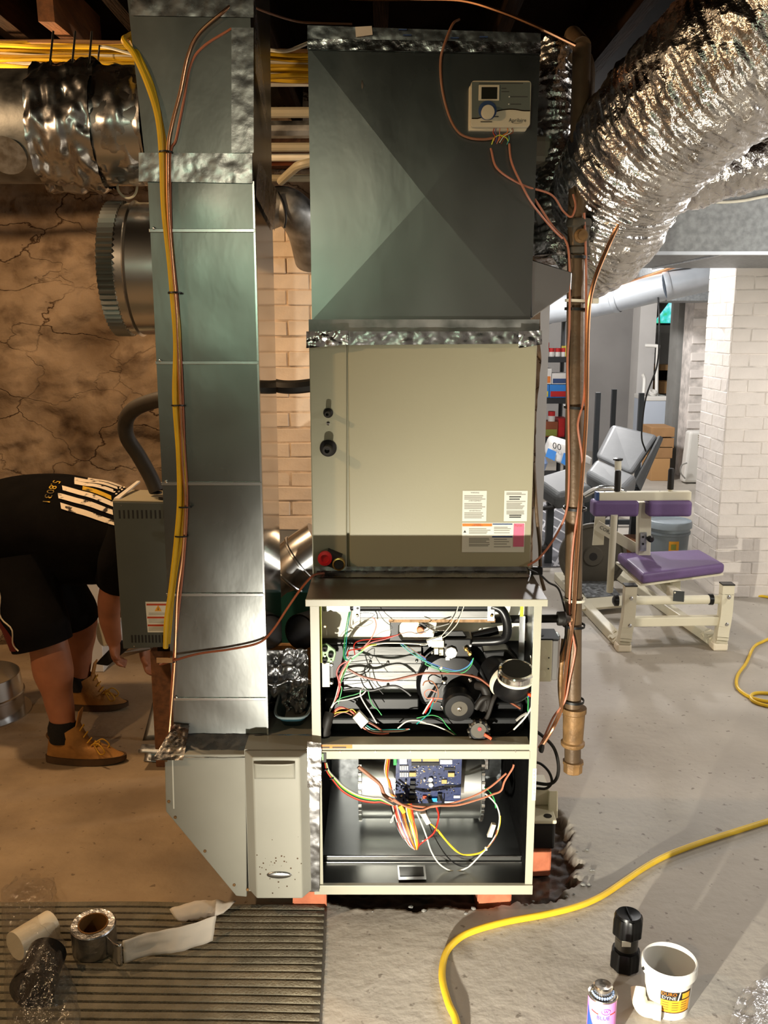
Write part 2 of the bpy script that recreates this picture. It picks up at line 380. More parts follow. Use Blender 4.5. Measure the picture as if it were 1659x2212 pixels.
    def build(s, name, material, parent=None, smooth=35., bevel=0., bseg=2, solid=0.):
        me = bpy.data.meshes.new(name)
        if parent is not None: org = WL[parent.name]
        else:
            xs = [v.x for v in s.v]; ys = [v.y for v in s.v]; zs = [v.z for v in s.v]
            org = Vector(((min(xs) + max(xs)) / 2, (min(ys) + max(ys)) / 2, min(zs)))
        me.from_pydata([tuple(v - org) for v in s.v], [], s.f); me.validate()
        bm = bmesh.new(); bm.from_mesh(me); bmesh.ops.recalc_face_normals(bm, faces=bm.faces); bm.to_mesh(me); bm.free()
        o = bpy.data.objects.new(name, me); COL.objects.link(o)
        if parent is not None: o.parent = parent
        else: o.location = org
        WL[o.name] = org
        if material is not None: me.materials.append(MATS[material] if isinstance(material, str) else material)
        if smooth:
            me.shade_smooth(); me.set_sharp_from_angle(angle=math.radians(smooth))
        if bevel:
            md = o.modifiers.new('bevel', 'BEVEL'); md.width = bevel; md.segments = bseg; md.limit_method = 'ANGLE'
        if solid:
            md = o.modifiers.new('solid', 'SOLIDIFY'); md.thickness = solid
        return o

def wire(parent, pts, r, material, name='wire', n=6, sm=6):
    return MB().tube(catmull(pts, sm), r, n).build(name, material, parent)

_TXT = {}
def text_verts(s, size=1.0):
    key = s
    if key not in _TXT:
        cu = bpy.data.curves.new('text', 'FONT'); cu.body = s; cu.size = 1.; cu.align_x = 'CENTER'; cu.align_y = 'CENTER'; cu.resolution_u = 2
        o = bpy.data.objects.new('text', cu); COL.objects.link(o)
        dg = bpy.context.evaluated_depsgraph_get(); me = o.evaluated_get(dg).to_mesh()
        _TXT[key] = ([v.co.copy() for v in me.vertices], [tuple(p.vertices) for p in me.polygons])
        o.evaluated_get(dg).to_mesh_clear(); bpy.data.objects.remove(o); bpy.data.curves.remove(cu)
    vs, fs = _TXT[key]
    return [v * size for v in vs], fs
def text(s, size, fn, material, parent, name='lettering'):
    vs, fs = text_verts(s, size)
    return MB().add([fn(v.x, v.y) for v in vs], fs).build(name, material, parent, smooth=0)
def ftext(s, size, px, py, Y, material, parent, name='lettering'):   # lettering on a plane facing the camera side (-Y)
    c = YP(px, py, Y); return text(s, size, lambda x, y: (c.x + x, Y, c.z + y), material, parent, name)

def strip(p00, p10, p11, p01, nu, nv, amp, nrm, seed=0., scale=30.):    # crumpled foil sheet
    p00, p10, p11, p01 = map(Vector, (p00, p10, p11, p01)); nrm = Vector(nrm)
    def fn(u, v):
        p = (p00 * (1 - u) + p10 * u) * (1 - v) + (p01 * (1 - u) + p11 * u) * v
        d = noise.noise(p * scale + Vector((seed, seed * 2, 0))) + .5 * noise.noise(p * scale * 2.7)
        return p + nrm * (amp * .20 * (d + 1.4))
    return MB().grid(fn, nu, nv)
def fstrip(px0, px1, py0l, py0r, py1l, py1r, Y, amp, nu, nv, seed=0.):  # foil on a face toward the camera, given in pixels
    return strip(YP(px0, py1l, Y), YP(px1, py1r, Y), YP(px1, py0r, Y), YP(px0, py0l, Y), nu, nv, amp, (0, -1, 0), seed)
# ================================================================== the setting
X0, X1, Y0, Y1, ZC = -3.0, 4.6, -2.4, 14.2, 2.92
# ---- floor with the broken slab around the furnace
pit_px = [(1165, 1700), (1215, 1765), (1240, 1800), (1225, 1825), (1258, 1868), (1240, 1890), (1255, 1905), (1215, 1925), (1225, 1940), (1160, 1952), (1110, 1950), (1040, 1962),
          (960, 1958), (900, 1966), (840, 1956), (770, 1962), (720, 1950), (690, 1935)]
pit = [ZP(*p) for p in pit_px]
pit = [(p.x, p.y) for p in pit] + [(-.19, 3.1), (.50, 3.1)]
def pit_d(x, y):   # signed distance, negative inside
    ins = False; best = 9.; n = len(pit)
    for i in range(n):
        (xa, ya), (xb, yb) = pit[i], pit[(i + 1) % n]
        if (ya > y) != (yb > y) and x < (xb - xa) * (y - ya) / (yb - ya) + xa: ins = not ins
        dx, dy = xb - xa, yb - ya; t = max(0, min(1, ((x - xa) * dx + (y - ya) * dy) / (dx * dx + dy * dy)))
        best = min(best, math.hypot(x - xa - t * dx, y - ya - t * dy))
    return -best if ins else best
def axis_pts(a, b_, fa, fb, fine, coarse):
    out = []; x = a
    while x < fa - 1e-6: out.append(x); x += coarse
    x = fa
    while x < fb - 1e-6: out.append(x); x += fine
    x = fb
    while x < b_ - 1e-6: out.append(x); x += coarse
    out.append(b_); return out
xs = axis_pts(X0, X1, -.7, .95, .0085, .12); ys = axis_pts(Y0, Y1, 2.02, 3.2, .0085, .16)
fv = []; bare_a = []; dirt_a = []
for y in ys:
    for x in xs:
        z = .003 * noise.noise(Vector((x * 3, y * 3, 0))); d = 9
        if -.4 < x < .9 and 2.3 < y < 3.25:
            d = pit_d(x, y) + .016 * noise.noise(Vector((x * 26, y * 26, 3))) + .010 * noise.noise(Vector((x * 70, y * 70, 9)))
        if d < .05:
            k = max(0, min(1, (.004 - d) / .022)); dp = .035 + .02 * min(1, max(0, -d) / .15)
            z -= dp * k - .010 * noise.noise(Vector((x * 30, y * 30, 5))) * k
            if d > -.002: z += .006 * max(0, noise.noise(Vector((x * 55, y * 55, 7)))) * max(0, 1 - d / .05)
            dirt_a.append(max(0, min(1, (.002 - d) / .012)))
        else: dirt_a.append(0.)
        sd_ = math.hypot(x - .214, (y - 2.335) * .8) + .022 * noise.noise(Vector((x * 40, y * 40, 2)))
        if sd_ < .05: dirt_a[-1] = max(dirt_a[-1], .65 * (1 - sd_ / .05))
        q = -x - .30 + .18 * noise.noise(Vector((x * 1.6, y * 1.6, 1))); bare_a.append(max(0, min(1, q / .35)))
        fv.append((x, y, z))
nx = len(xs); ff = [(j * nx + i, j * nx + i + 1, (j + 1) * nx + i + 1, (j + 1) * nx + i) for j in range(len(ys) - 1) for i in range(nx - 1)]
me = bpy.data.meshes.new('floor'); me.from_pydata(fv, [], ff); me.materials.append(G('floor_concrete')); me.shade_smooth()
for nm, arr in (('bare', bare_a), ('dirt', dirt_a)):
    at = me.attributes.new(nm, 'FLOAT', 'POINT'); at.data.foreach_set('value', arr)
fl = bpy.data.objects.new('floor', me); COL.objects.link(fl); struct(fl); WL['floor'] = Vector((0, 0, 0))

def wallobj(name, x0, x1, y0, y1, z0, z1, m_): return struct(MB().box(x0, x1, y0, y1, z0, z1).build(name, m_, smooth=0))
wallobj('wall_front', X0 - .1, X1 + .1, Y0 - .1, Y0, 0, ZC, 'grey_wall')
wallobj('wall_left', X0 - .1, X0, Y0, 5.0, 0, ZC, 'stone')
wallobj('wall_right', X1, X1 + .1, Y0, Y1, 0, ZC, 'white_wall')
wallobj('wall_inner', .78, .86, 4.95, 12.8, 0, ZC, 'white_wall')
w2 = struct(MB().box(-1.20, -.60, Y0, Y0 + .04, 1.90, 1.94).box(-1.20, -.60, Y0, Y0 + .04, 2.30, 2.34).box(-1.20, -1.16, Y0, Y0 + .04, 1.94, 2.30).box(-.64, -.60, Y0, Y0 + .04, 1.94, 2.30).build('added_window', 'white_paint', smooth=0))  # unseen window frame added around the green light behind the camera
MB().box(-1.16, -.64, Y0, Y0 + .01, 1.94, 2.30).build('pane', 'window_view', w2, smooth=0)  # glowing pane, part of the added window
# ---- rubble wall smeared with plaster behind the ducts
def stonefn(u, v):
    x = -3.0 + 3.8 * u; z = v * ZC
    p = Vector((x, z, 0))
    d = .060 * noise.noise(p * 1.4) + .035 * noise.noise(p * 3.7 + Vector((9, 2, 0))) + .014 * noise.noise(p * 11)
    led = noise.noise(Vector((x * 1.1, z * 5.5, 4)))
    d += .06 * max(0, led - .05) + .030 * abs(noise.noise(Vector((x * 4, z * 8, 8)))) + .018 * abs(noise.noise(Vector((x * 9, z * 15, 18))))
    crk = abs(noise.noise(Vector((x * 2.2, z * 3.4, 12))))
    if crk < .02: d -= .012 * (1 - crk / .02)
    return (x, 4.88 - d, z)
struct(MB().grid(stonefn, 300, 230).build('wall_stone', 'stone', smooth=80))
# ---- ceiling: dark subfloor boards, joists
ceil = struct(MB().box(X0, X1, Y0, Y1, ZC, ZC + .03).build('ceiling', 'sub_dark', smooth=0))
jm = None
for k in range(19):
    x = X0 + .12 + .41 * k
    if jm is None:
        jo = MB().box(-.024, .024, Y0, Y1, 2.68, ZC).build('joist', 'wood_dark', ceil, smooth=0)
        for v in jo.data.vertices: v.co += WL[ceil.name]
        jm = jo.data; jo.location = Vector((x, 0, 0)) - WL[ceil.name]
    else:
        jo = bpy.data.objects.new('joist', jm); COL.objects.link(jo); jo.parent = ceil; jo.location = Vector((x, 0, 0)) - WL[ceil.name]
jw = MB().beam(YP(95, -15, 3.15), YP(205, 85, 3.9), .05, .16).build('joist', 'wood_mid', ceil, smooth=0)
jw['label'] = 'lighter brown joist over the left cables'
tr1 = struct(MB().box(-3.0, .2, 4.60, 4.78, 2.46, 2.58).build('trim_1', 'wood_mid', smooth=0, bevel=.004))
tr1['label'] = 'timber sill on top of the stone wall'
tr2 = struct(MB().box(.6, 2.2, 2.62, 2.72, 2.60, 2.68).build('trim_2', 'wood_mid', smooth=0, bevel=.004))
tr2['label'] = 'wooden batten under the joists'

# ---- brick maker
def brick_meshes(L_, D_, H_, m_, nvar=4, rough=.0025):
    out = []
    for i in range(nvar):
        bm = bmesh.new(); bmesh.ops.create_cube(bm, size=1.)
        for v in bm.verts: v.co = Vector((v.co.x * L_, v.co.y * D_, v.co.z * H_)) + Vector([random.uniform(-rough, rough) for _ in range(3)])
        bmesh.ops.bevel(bm, geom=list(bm.edges), offset=.004, segments=1, affect='EDGES')
        me_ = bpy.data.meshes.new('brick'); bm.to_mesh(me_); bm.free(); me_.materials.append(G(m_)); out.append(me_)
    return out
def lay(parent, meshes, loc, rz=0.):
    o = bpy.data.objects.new('brick', random.choice(meshes)); COL.objects.link(o); o.parent = parent
    o.location = Vector(loc) - WL[parent.name]; o.rotation_euler = (0, 0, rz); return o
# ---- white painted brick pier on the right
px_, py_ = 2.113, 5.766; pw, pd, ph = .46, .46, 2.10; CH = .077
pier = struct(MB().box(px_ - .0015, px_ + pw - .006, py_ - .0015, py_ + pd - .006, -.01, ph).build('wall_pier', 'mortar_white', smooth=0))
pier['label'] = 'white painted brick pier to the right of the purple exercise bench'
BL = .227; full = brick_meshes(BL, .02, CH - .003, 'brick_white', 5, .0012); half = brick_meshes(.112, .02, CH - .003, 'brick_white', 4, .0012)
nrow = int(ph / CH)
for r in range(nrow):
    z = CH * (r + .5)
    if r % 2 == 0: front = [(full, .115), (full, .345)]; side = [(full, .115), (full, .345)]
    else: front = [(half, .057), (full, .23), (half, .403)]; side = [(half, .057), (full, .23), (half, .403)]
    for ms, t in front: lay(pier, ms, (px_ + t, py_ + .006 + random.uniform(-.002, .002), z))
    for ms, t in side: lay(pier, ms, (px_ + .006 + random.uniform(-.002, .002), py_ + t, z), math.pi / 2)
# ---- cream painted chimney behind the coil
cy_ = 4.52; cx0, cx1 = -.78, .30; CHH = .0725
chim = struct(MB().box(cx0 + .01, cx1 - .01, cy_ - .002, cy_ + .30, .72, 2.17).build('wall_chimney', 'mortar_dark', smooth=0))
chim['label'] = 'cream painted brick chimney between the two ducts'
cf = brick_meshes(.208, .024, CHH - .004, 'brick_cream', 5, .0025); chf = brick_meshes(.100, .024, CHH - .004, 'brick_cream', 4, .0025)
for r in range(20):
    z = .72 + CHH * (r + .5); x = cx0
    if r % 2: lay(chim, chf, (x + .052, cy_ + .006, z)); x += .108
    while x < cx1 - .1:
        lay(chim, cf, (x + .106, cy_ + .006 + random.uniform(-.003, .003), z + random.uniform(-.002, .002))); x += .216
plinth = struct(MB().box(cx0, cx1, cy_, cy_ + .30, 0, .72).build('trim_3', 'post_grey', smooth=0)); plinth['label'] = 'grey chimney plinth'

# ---- rear walls, posts, window
wallobj('wall_back', .86, YP(1378, 800, 12.8).x, 12.8, 12.9, 0, ZC, 'grey_wall')
def column(name, pxa, pxb, Y, d, m_, label, lean=0):
    o = struct(MB().box(YP(pxa, 800, Y).x, YP(pxb, 800, Y).x, Y, Y + d, 0, ZC).build(name, m_, smooth=0)); o['label'] = label; return o
column('wall_column', 1377, 1412, 12.0, .35, 'white_wall', 'pale column beside the far opening')
column('wall_post', 1459, 1494, 10.9, .30, 'post_grey', 'grey painted post right of the window')
wb = column('wall_brick', 1490, 1700, 10.5, .30, 'mortar_white', 'white painted brick wall behind the pier')
wf = brick_meshes(.30, .02, .088, 'brick_white', 4, .003)
bx0 = YP(1490, 800, 10.5).x
for r in range(22):
    for k in range(3): lay(wb, wf, (bx0 + .155 * (1 + r % 2) + .308 * k, 10.5 - .004, .047 + .094 * r))
struct(MB().box(YP(1395, 800, 14).x, X1, 14.0, 14.1, 0, ZC).build('wall_window', 'white_wall', smooth=0))
winx0, winx1 = YP(1403, 680, 13.95).x, YP(1472, 680, 13.95).x; wz0, wz1 = YP(1440, 698, 13.95).z, YP(1440, 645, 13.95).z
win = struct(MB().box(winx0, winx1, 13.90, 13.99, wz0 - .03, wz0).box(winx0, winx1, 13.90, 13.99, wz1, wz1 + .05).box(winx0, winx0 + .03, 13.90, 13.99, wz0, wz1)
             .box(winx1 - .03, winx1, 13.90, 13.99, wz0, wz1).build('window_1', 'black_metal', smooth=0))
win['label'] = 'small basement window with green garden outside'
MB().box(winx0 + .03, winx1 - .03, 13.93, 13.94, wz0, wz1).build('pane', 'window_view', win, smooth=0)
MB().box(winx0 - .05, winx1 + .05, 13.84, 13.99, wz0 - .14, wz0 - .03).build('sill', 'white_paint', win, smooth=0)
# ================================================================== return air duct (left)
RY = 2.56; RX0, RX1, RD = -.617, -.342, .42
zr = lambda py: YP(450, py, RY).z
rd = thing('return_duct', 'tall galvanised return air duct with cross seams left of the furnace', 'duct', ((RX0 + RX1) / 2, RY + RD / 2, .53))
seam = [1592, 1508, 1283, 1043, 782, 497, 352]
for i in range(len(seam) - 1):
    za, zb = zr(seam[i]), zr(seam[i + 1]); e = .0012 * (i % 2)
    def face(u, v, za=za, zb=zb, e=e):     # front sheet with a little oil-canning
        x = RX0 + (RX1 - RX0) * u; z = za + (zb - za) * v
        return (x, RY - e - .004 * math.sin(math.pi * u) * math.sin(math.pi * v) * noise.noise(Vector((x * 5, z * 5, i))), z)
    m_ = MB().grid(face, 14, 14)
    m_.add([(RX0, RY - e, za), (RX0, RY + RD, za), (RX0, RY + RD, zb), (RX0, RY - e, zb), (RX1, RY - e, za), (RX1, RY + RD, za), (RX1, RY + RD, zb), (RX1, RY - e, zb)],
           [(0, 1, 2, 3), (1, 5, 6, 2)])
    m_.build('duct_section', 'galv', rd, smooth=30)
    MB().add([(RX1, RY - e, za), (RX1, RY + RD, za), (RX1, RY + RD, zb), (RX1, RY - e, zb)], [(0, 1, 2, 3)]).build('side_sheet', 'galv_mirror', rd, smooth=0)
for py in seam[1:-1]:
    z = zr(py)
    MB().box(RX0 - .002, RX1 + .002, RY - .0055, RY - .001, z - .006, z + .003).build('seam_cleat', 'galv_smooth', rd, smooth=0, bevel=.001)
    MB().lathe([(.004, 0), (.004, .003), (.002, .004)], (RX0 + .012, RY - .003, z + .004), (0, -1, 0), 8).build('screw', 'chrome', rd)
MB().box(RX1 - .002, RX1 + .003, RY - .004, RY + .012, zr(1590), zr(392)).build('corner_seam', 'galv_smooth', rd, smooth=0)
# upper offset section with taped joints
zt = 2.66; ztape = zr(390)
UX0, UX1 = -.655, -.335
MB().hexa([(RX0, RY - .004, ztape), (RX1, RY - .004, ztape), (RX1, RY + RD, ztape), (RX0, RY + RD, ztape),
           (UX0, RY - .004, zt), (UX1, RY - .004, zt), (UX1, RY + RD, zt), (UX0, RY + RD, zt)]).build('upper_section', 'galv', rd, smooth=0)
for sd, (a, b_, c, d) in enumerate(((300, 545, 330, 392), (282, 548, -40, 34))):
    fstrip(a, b_, c, c + 2, d, d + 4, RY - .008, .006, 60, 14, sd * 3.).build('foil_tape', 'foil_tape', rd, smooth=60)
fstrip(500, 548, 60, 60, 330, 330, RY - .008, .004, 12, 50, 5.).build('foil_tape', 'foil_tape', rd, smooth=60)
strip((RX1 + .004, RY, 2.05), (RX1 + .004, RY + RD, 2.0), (UX1 + .006, RY + RD, 2.12), (UX1 + .006, RY, 2.14), 40, 14, .006, (1, 0, 0), 2.).build('foil_tape', 'foil_tape', rd, smooth=60)
strip((UX1 + .005, RY, 2.35), (UX1 + .005, RY + .22, 2.25), (UX1 + .006, RY + .22, 2.30), (UX1 + .006, RY, 2.56), 20, 20, .006, (1, 0, 0), 8.).build('foil_tape', 'foil_tape', rd, smooth=60)
# big round take-off with crimped end on its left side
tz = YP(250, 583, 2.80).z; ty = 2.79; tr_ = .185
MB().lathe([(tr_, 0), (tr_, .085), (tr_ + .006, .09), (tr_, .095), (tr_ - .002, .12), (tr_ - .012, .125), (tr_ - .012, 0)], (RX0, ty, tz), (-1, 0, 0), 64, caps=False).build('round_collar', 'galv_smooth', rd)
cr = MB(); o0 = Vector((RX0 - .118, ty, tz)); nc = 72
for j, (t) in enumerate((0, .045)):
    for k in range(nc * 2):
        an = math.pi * k / nc; r = tr_ + (.005 if k % 2 else -.003); cr.v.append(o0 + Vector((-t, math.cos(an) * r, math.sin(an) * r)))
for k in range(nc * 2): cr.f.append((k, (k + 1) % (nc * 2), nc * 2 + (k + 1) % (nc * 2), nc * 2 + k))
cr.build('crimped_ring', 'galv', rd, smooth=0, solid=.002)

# ---- round return pipe entering from the left, taped where it meets the duct
pz, pyy, pr = YP(60, 275, 2.78).z, 2.78, .150
rp = thing('round_return_pipe', 'old round galvanised pipe entering the return duct from the left', 'pipe', (-1.3, pyy, pz - pr))
def rpipe(xa, xb, r, name, m_, nu=8, amp=0., seed=0.):
    def fn(u, v):
        x = xa + (xb - xa) * v; an = 2 * math.pi * u; rr_ = r
        p = Vector((x, math.cos(an) * r, math.sin(an) * r))
        if amp: rr_ = r + amp * (noise.noise(p * 22 + Vector((seed, 0, 0))) + .6 * noise.noise(p * 48))
        return (x, pyy + math.cos(an) * rr_, pz + math.sin(an) * rr_)
    return MB().grid(fn, 72, nu, closeu=True).build(name, m_, rp, smooth=70)
rpipe(-2.9, -.80, pr, 'pipe_shell', 'old_galv')
rpipe(-.84, -.655, pr + .006, 'pipe_end', 'galv_smooth')
rpipe(-.95, -.78, pr + .018, 'foil_tape', 'foil_tape', 44, .016, 3.)
rpipe(-.80, -.648, pr + .006, 'foil_tape', 'foil_tape', 30, .008, 6.)
MB().lathe([(0, 0), (.05, .001), (.055, .004), (0, .006)], (-1.02, pyy - pr * .80, pz - pr * .62), (0, -.8, -.6), 24).build('patch_plate', 'galv_dull', rp)
for x in (-.905, -.845, -.8):
    wire(rp, [(x, pyy - .05, pz + pr + .01), (x + .01, pyy - .10, pz + pr * .85), (x + .004, pyy - .03, pz + pr + .09)], .003, 'w_black', 'hanger_strap')

# ================================================================== return boot and filter cabinet
BY = 2.46
bt = thing('return_boot', 'off white return boot with slanted lower corner below the return duct', 'duct', (-.5, BY + .25, .064))
poly = [YP(*p, BY) for p in ((355, 1630), (531, 1630), (533, 1938), (510, 1936), (358, 1753))]
MB().prism(poly, (0, .56, 0)).build('boot_body', 'boot_white', bt, smooth=0, bevel=.003)
for q in ((359, 1642), (365, 1731), (379, 1765), (443, 1838), (506, 1911), (535, 1921)):
    MB().lathe([(.0045, 0), (.0045, .003), (.002, .005)], YP(*q, BY), (0, -1, 0), 8).build('screw', 'rust_brown', bt)
MB().add([YP(371, 1634, BY - .001), YP(374, 1634, BY - .001), YP(377, 1747, BY - .001), YP(374, 1747, BY - .001)], [(0, 1, 2, 3)]).build('fold_line', 'label_white', bt, smooth=0)
ztop = YP(450, 1630, BY).z
strip((RX0 - .03, BY - .004, ztop - .010), (-.20, BY - .004, ztop - .010), (-.20, RY - .002, ztop + .014), (RX0 - .005, RY - .002, ztop + .016), 90, 18, .008, (0, -.3, 1), 4.).build('foil_tape', 'foil_tape', bt, smooth=60)
strip((RX0 - .036, BY - .012, ztop - .012), (RX0 + .05, BY - .012, ztop - .012), (RX0 + .05, RY - .006, ztop + .045), (RX0 + .004, RY - .006, ztop + .05), 30, 30, .014, (-.3, -.7, .5), 14.).build('foil_tape', 'foil', bt, smooth=60)
MB().box(RX0 - .004, -.20, RY - .02, 3.02, ztop - .02, ztop + .004).build('top_panel', 'galv_dull', bt, smooth=0)
fc = thing('filter_cabinet', 'pale grey filter cabinet door with oval badge between boot and furnace', 'cabinet', (YP(600, 1800, BY).x, BY, .06))
xx = lambda px, Y=BY: YP(px, 1790, Y).x
zf0, zf1 = YP(600, 1944, BY - .045).z, YP(600, 1636, BY - .045).z
prof = [(xx(533), BY), (xx(550, BY - .045), BY - .045), (xx(650, BY - .045), BY - .045), (xx(674), BY)]
zbv = .03
m_ = MB()
for z, k in ((zf0, 0), (zf0, 1), (zf1, 1), (zf1, 0)): pass
ring_ = lambda z, s_: [(prof[0][0], prof[0][1], z), (prof[1][0], BY + (prof[1][1] - BY) * s_, z), (prof[2][0], BY + (prof[2][1] - BY) * s_, z), (prof[3][0], prof[3][1], z)]
A, B_ = ring_(zf0 + .004, 1), ring_(zf1, 1)
m_.v = [Vector(p) for p in A + B_]; m_.f = [(0, 1, 5, 4), (1, 2, 6, 5), (2, 3, 7, 6), (3, 2, 1, 0), (4, 5, 6, 7), (0, 4, 7, 3)]
m_.build('filter_door', 'boot_white', fc, smooth=0, bevel=.004)
MB().box(xx(533), xx(674), BY + .001, BY + .50, zf0 - .002, zf1 + .002).build('cabinet_body', 'boot_white', fc, smooth=0)
def scoop(u, v):
    x = xx(553, BY - .045) + (xx(640, BY - .045) - xx(553, BY - .045)) * u; z = YP(600, 1682, BY - .046).z + (YP(600, 1645, BY - .046).z - YP(600, 1682, BY - .046).z) * v
    return (x, BY - .0455 - .016 * v * v * (1 - (2 * u - 1) ** 4 * .4), z)
MB().grid(scoop, 14, 8).build('door_grip', 'boot_white', fc, smooth=60, solid=.002)
bc = YP(603, 1890, BY - .046)
MB().grid(lambda u, v: (bc.x + .036 * math.cos(2 * math.pi * u) * math.sin(math.pi * v / 2), bc.y - .006 * math.cos(math.pi * v / 2), bc.z + .0115 * math.sin(2 * math.pi * u) * math.sin(math.pi * v / 2)), 36, 8, closeu=True).build('oval_badge', 'galv_smooth', fc, smooth=60)
random.seed(3)
for k in range(38):
    q = YP(random.gauss(600, 24), random.gauss(1880, 30), BY - .0456)
    MB().lathe([(random.uniform(.0006, .0026), 0), (.0004, .0006)], q, (0, -1, 0), 6).build('dirt_speck', 'boot_sole', fc)
fstrip(666, 690, 1610, 1610, 1925, 1925, BY - .006, .008, 10, 90, 9.).build('foil_tape', 'foil_tape', fc, smooth=60)
fstrip(664, 694, 1600, 1604, 1700, 1700, BY - .012, .014, 14, 40, 19.).build('foil_tape', 'foil', fc, smooth=60)

# ================================================================== supply plenum
PY = 2.71; PD = .52
pl = thing('supply_plenum', 'large galvanised supply plenum with crossed creases above the coil cabinet', 'duct', (.11, PY + PD / 2, 1.70))
a, b_, c, d = YP(665, 100, PY), YP(1167, 108, PY), YP(1146, 694, PY), YP(674, 692, PY)
ctr = YP(918, 424, PY - .010)
fr = MB().add([a, b_, c, d, ctr], [(0, 4, 1), (1, 4, 2), (2, 4, 3), (3, 4, 0)])
fr.build('front_panel', 'galv', pl, smooth=0)
MB().add([a, b_, c, d] + [p + Vector((0, PD, 0)) for p in (a, b_, c, d)], [(0, 4, 5, 1), (1, 5, 6, 2), (2, 6, 7, 3), (3, 7, 4, 0), (4, 7, 6, 5)]).build('side_panels', 'galv', pl, smooth=0)
ta, tb = YP(665, 56, PY - .004), YP(1167, 72, PY - .004)
MB().hexa([a, b_, b_ + Vector((0, PD, 0)), a + Vector((0, PD, 0)), ta, tb, tb + Vector((0, PD, 0)), ta + Vector((0, PD, 0))]).build('top_collar', 'galv_dull', pl, smooth=0)
fstrip(664, 1168, 55, 72, 108, 118, PY - .006, .006, 110, 16, 1.).build('foil_tape', 'foil_tape', pl, smooth=60)
fstrip(664, 1168, 84, 92, 106, 116, PY - .012, .010, 110, 8, 31.).build('foil_tape', 'foil', pl, smooth=60)
for q in ((793, 70), (870, 66), (1045, 82), (880, 78), (982, 84)):
    MB().pbox(q[0] - 9, q[0] + 9, q[1] - 4, q[1] - 1, PY - .016, .001).build('tape_print', 'label_blue', pl, smooth=0)
MB().add([YP(767, 58, PY - .017), YP(803, 56, PY - .017), YP(805, 75, PY - .017), YP(769, 80, PY - .017)], [(0, 1, 2, 3)]).build('masking_patch', 'paper_white', pl, smooth=0)
def slit(u, v):
    q = YP(781 + 4 * math.sin(math.pi * v) * (2 * u - 1), 170 + 28 * v, PY); return (q.x, PY - .001 - .004 * math.sin(math.pi * v) * u, q.z)
MB().grid(slit, 4, 8).build('punched_slit', 'label_black', pl, smooth=60)
# side take-off the big flex duct grows from
tk = [YP(1147, 560, PY + .05), YP(1236, 588, PY + .05), YP(1234, 628, PY + .05), YP(1147, 688, PY + .05)]
MB().prism(tk, (0, .40, 0)).build('side_takeoff', 'galv_smooth', pl, smooth=0, bevel=.003)
# tape joint between plenum and coil
fstrip(668, 1160, 694, 692, 724, 722, PY - .005, .008, 110, 10, 41.).build('foil_tape', 'foil_tape', pl, smooth=60)
fstrip(664, 1166, 716, 716, 746, 742, PY - .022, .016, 120, 12, 51.).build('foil_tape', 'foil_tape', pl, smooth=60)
for xa, xb, sd in ((662, 752, 61.), (1120, 1170, 71.)):
    fstrip(xa, xb, 716, 714, 752, 744, PY - .032, .026, 30, 14, sd).build('foil_tape', 'foil', pl, smooth=60)
MB().box(YP(668, 735, PY).x, YP(1163, 735, PY).x, PY - .012, PY + PD, YP(900, 738, PY).z, YP(900, 690, PY).z).build('joint_flange', 'old_galv', pl, smooth=0)

# ================================================================== evaporator coil cabinet
CYY = 2.71; CD = .53
cl = thing('coil_cabinet', 'beige evaporator coil cabinet with capped pipe stubs on top of the furnace', 'cabinet', (.11, CYY + CD / 2, 1.0))
zc1, zc0 = YP(900, 741, CYY).z, YP(900, 1240, CYY).z
MB().box(-.214, .4385, CYY + .004, CYY + CD, zc0, zc1).build('cabinet_body', 'coil_paint', cl, smooth=0)
MB().hexa([(-.2120, CYY - .006, zc0), (YP(749, 1222, CYY).x, CYY - .006, zc0), (YP(749, 1222, CYY).x, CYY + .006, zc0), (-.2120, CYY + .006, zc0),
           (-.2140, CYY - .006, zc1), (YP(749, 741, CYY).x, CYY - .006, zc1), (YP(749, 741, CYY).x, CYY + .006, zc1), (-.2140, CYY + .006, zc1)]).build('pipe_panel', 'coil_paint', cl, smooth=0, bevel=.003)
xg = YP(752, 980, CYY).x
MB().box(xg + .002, .4375, CYY - .006, CYY + .006, zc0, zc1).build('access_panel', 'coil_paint', cl, smooth=0, bevel=.003)
def stub(px, py, r, Ln, nm='pipe_stub'):
    q = YP(px, py, CYY - .006)
    MB().lathe([(r * 1.9, 0), (r * 1.9, .004), (r * 1.5, .008), (r, .010), (r, Ln), (r * .55, Ln), (r * .55, Ln - .012)], q, (0, -1, 0), 28).build(nm, 'black_rubber', cl)
stub(709, 892, .0075, .05); stub(709, 968, .013, .06)
q = YP(709, 915, CYY - .006); MB().lathe([(.005, 0), (.005, .004), (.002, .006)], q, (0, -1, 0), 10).build('screw', 'chrome', cl)
q1, q2 = YP(703, 1201, CYY - .010), YP(733, 1213, CYY - .010)
MB().tube([q1, q2], .026, 20).build('drain_gasket', 'black_rubber', cl, bevel=0)
MB().lathe([(.021, 0), (.021, .016), (.013, .018), (.011, .012)], q1 + Vector((0, -.020, 0)), (0, -1, 0), 24).build('drain_plug', 'red_plastic', cl)
MB().lathe([(.019, 0), (.019, .016), (.015, .017), (.014, .004)], q2 + Vector((0, -.020, 0)), (0, -1, 0), 24).build('drain_port', 'brass', cl)
MB().lathe([(.0135, 0), (.0135, .0172)], q2 + Vector((0, -.020, 0)), (0, -1, 0), 24).build('drain_hole', 'label_black', cl)
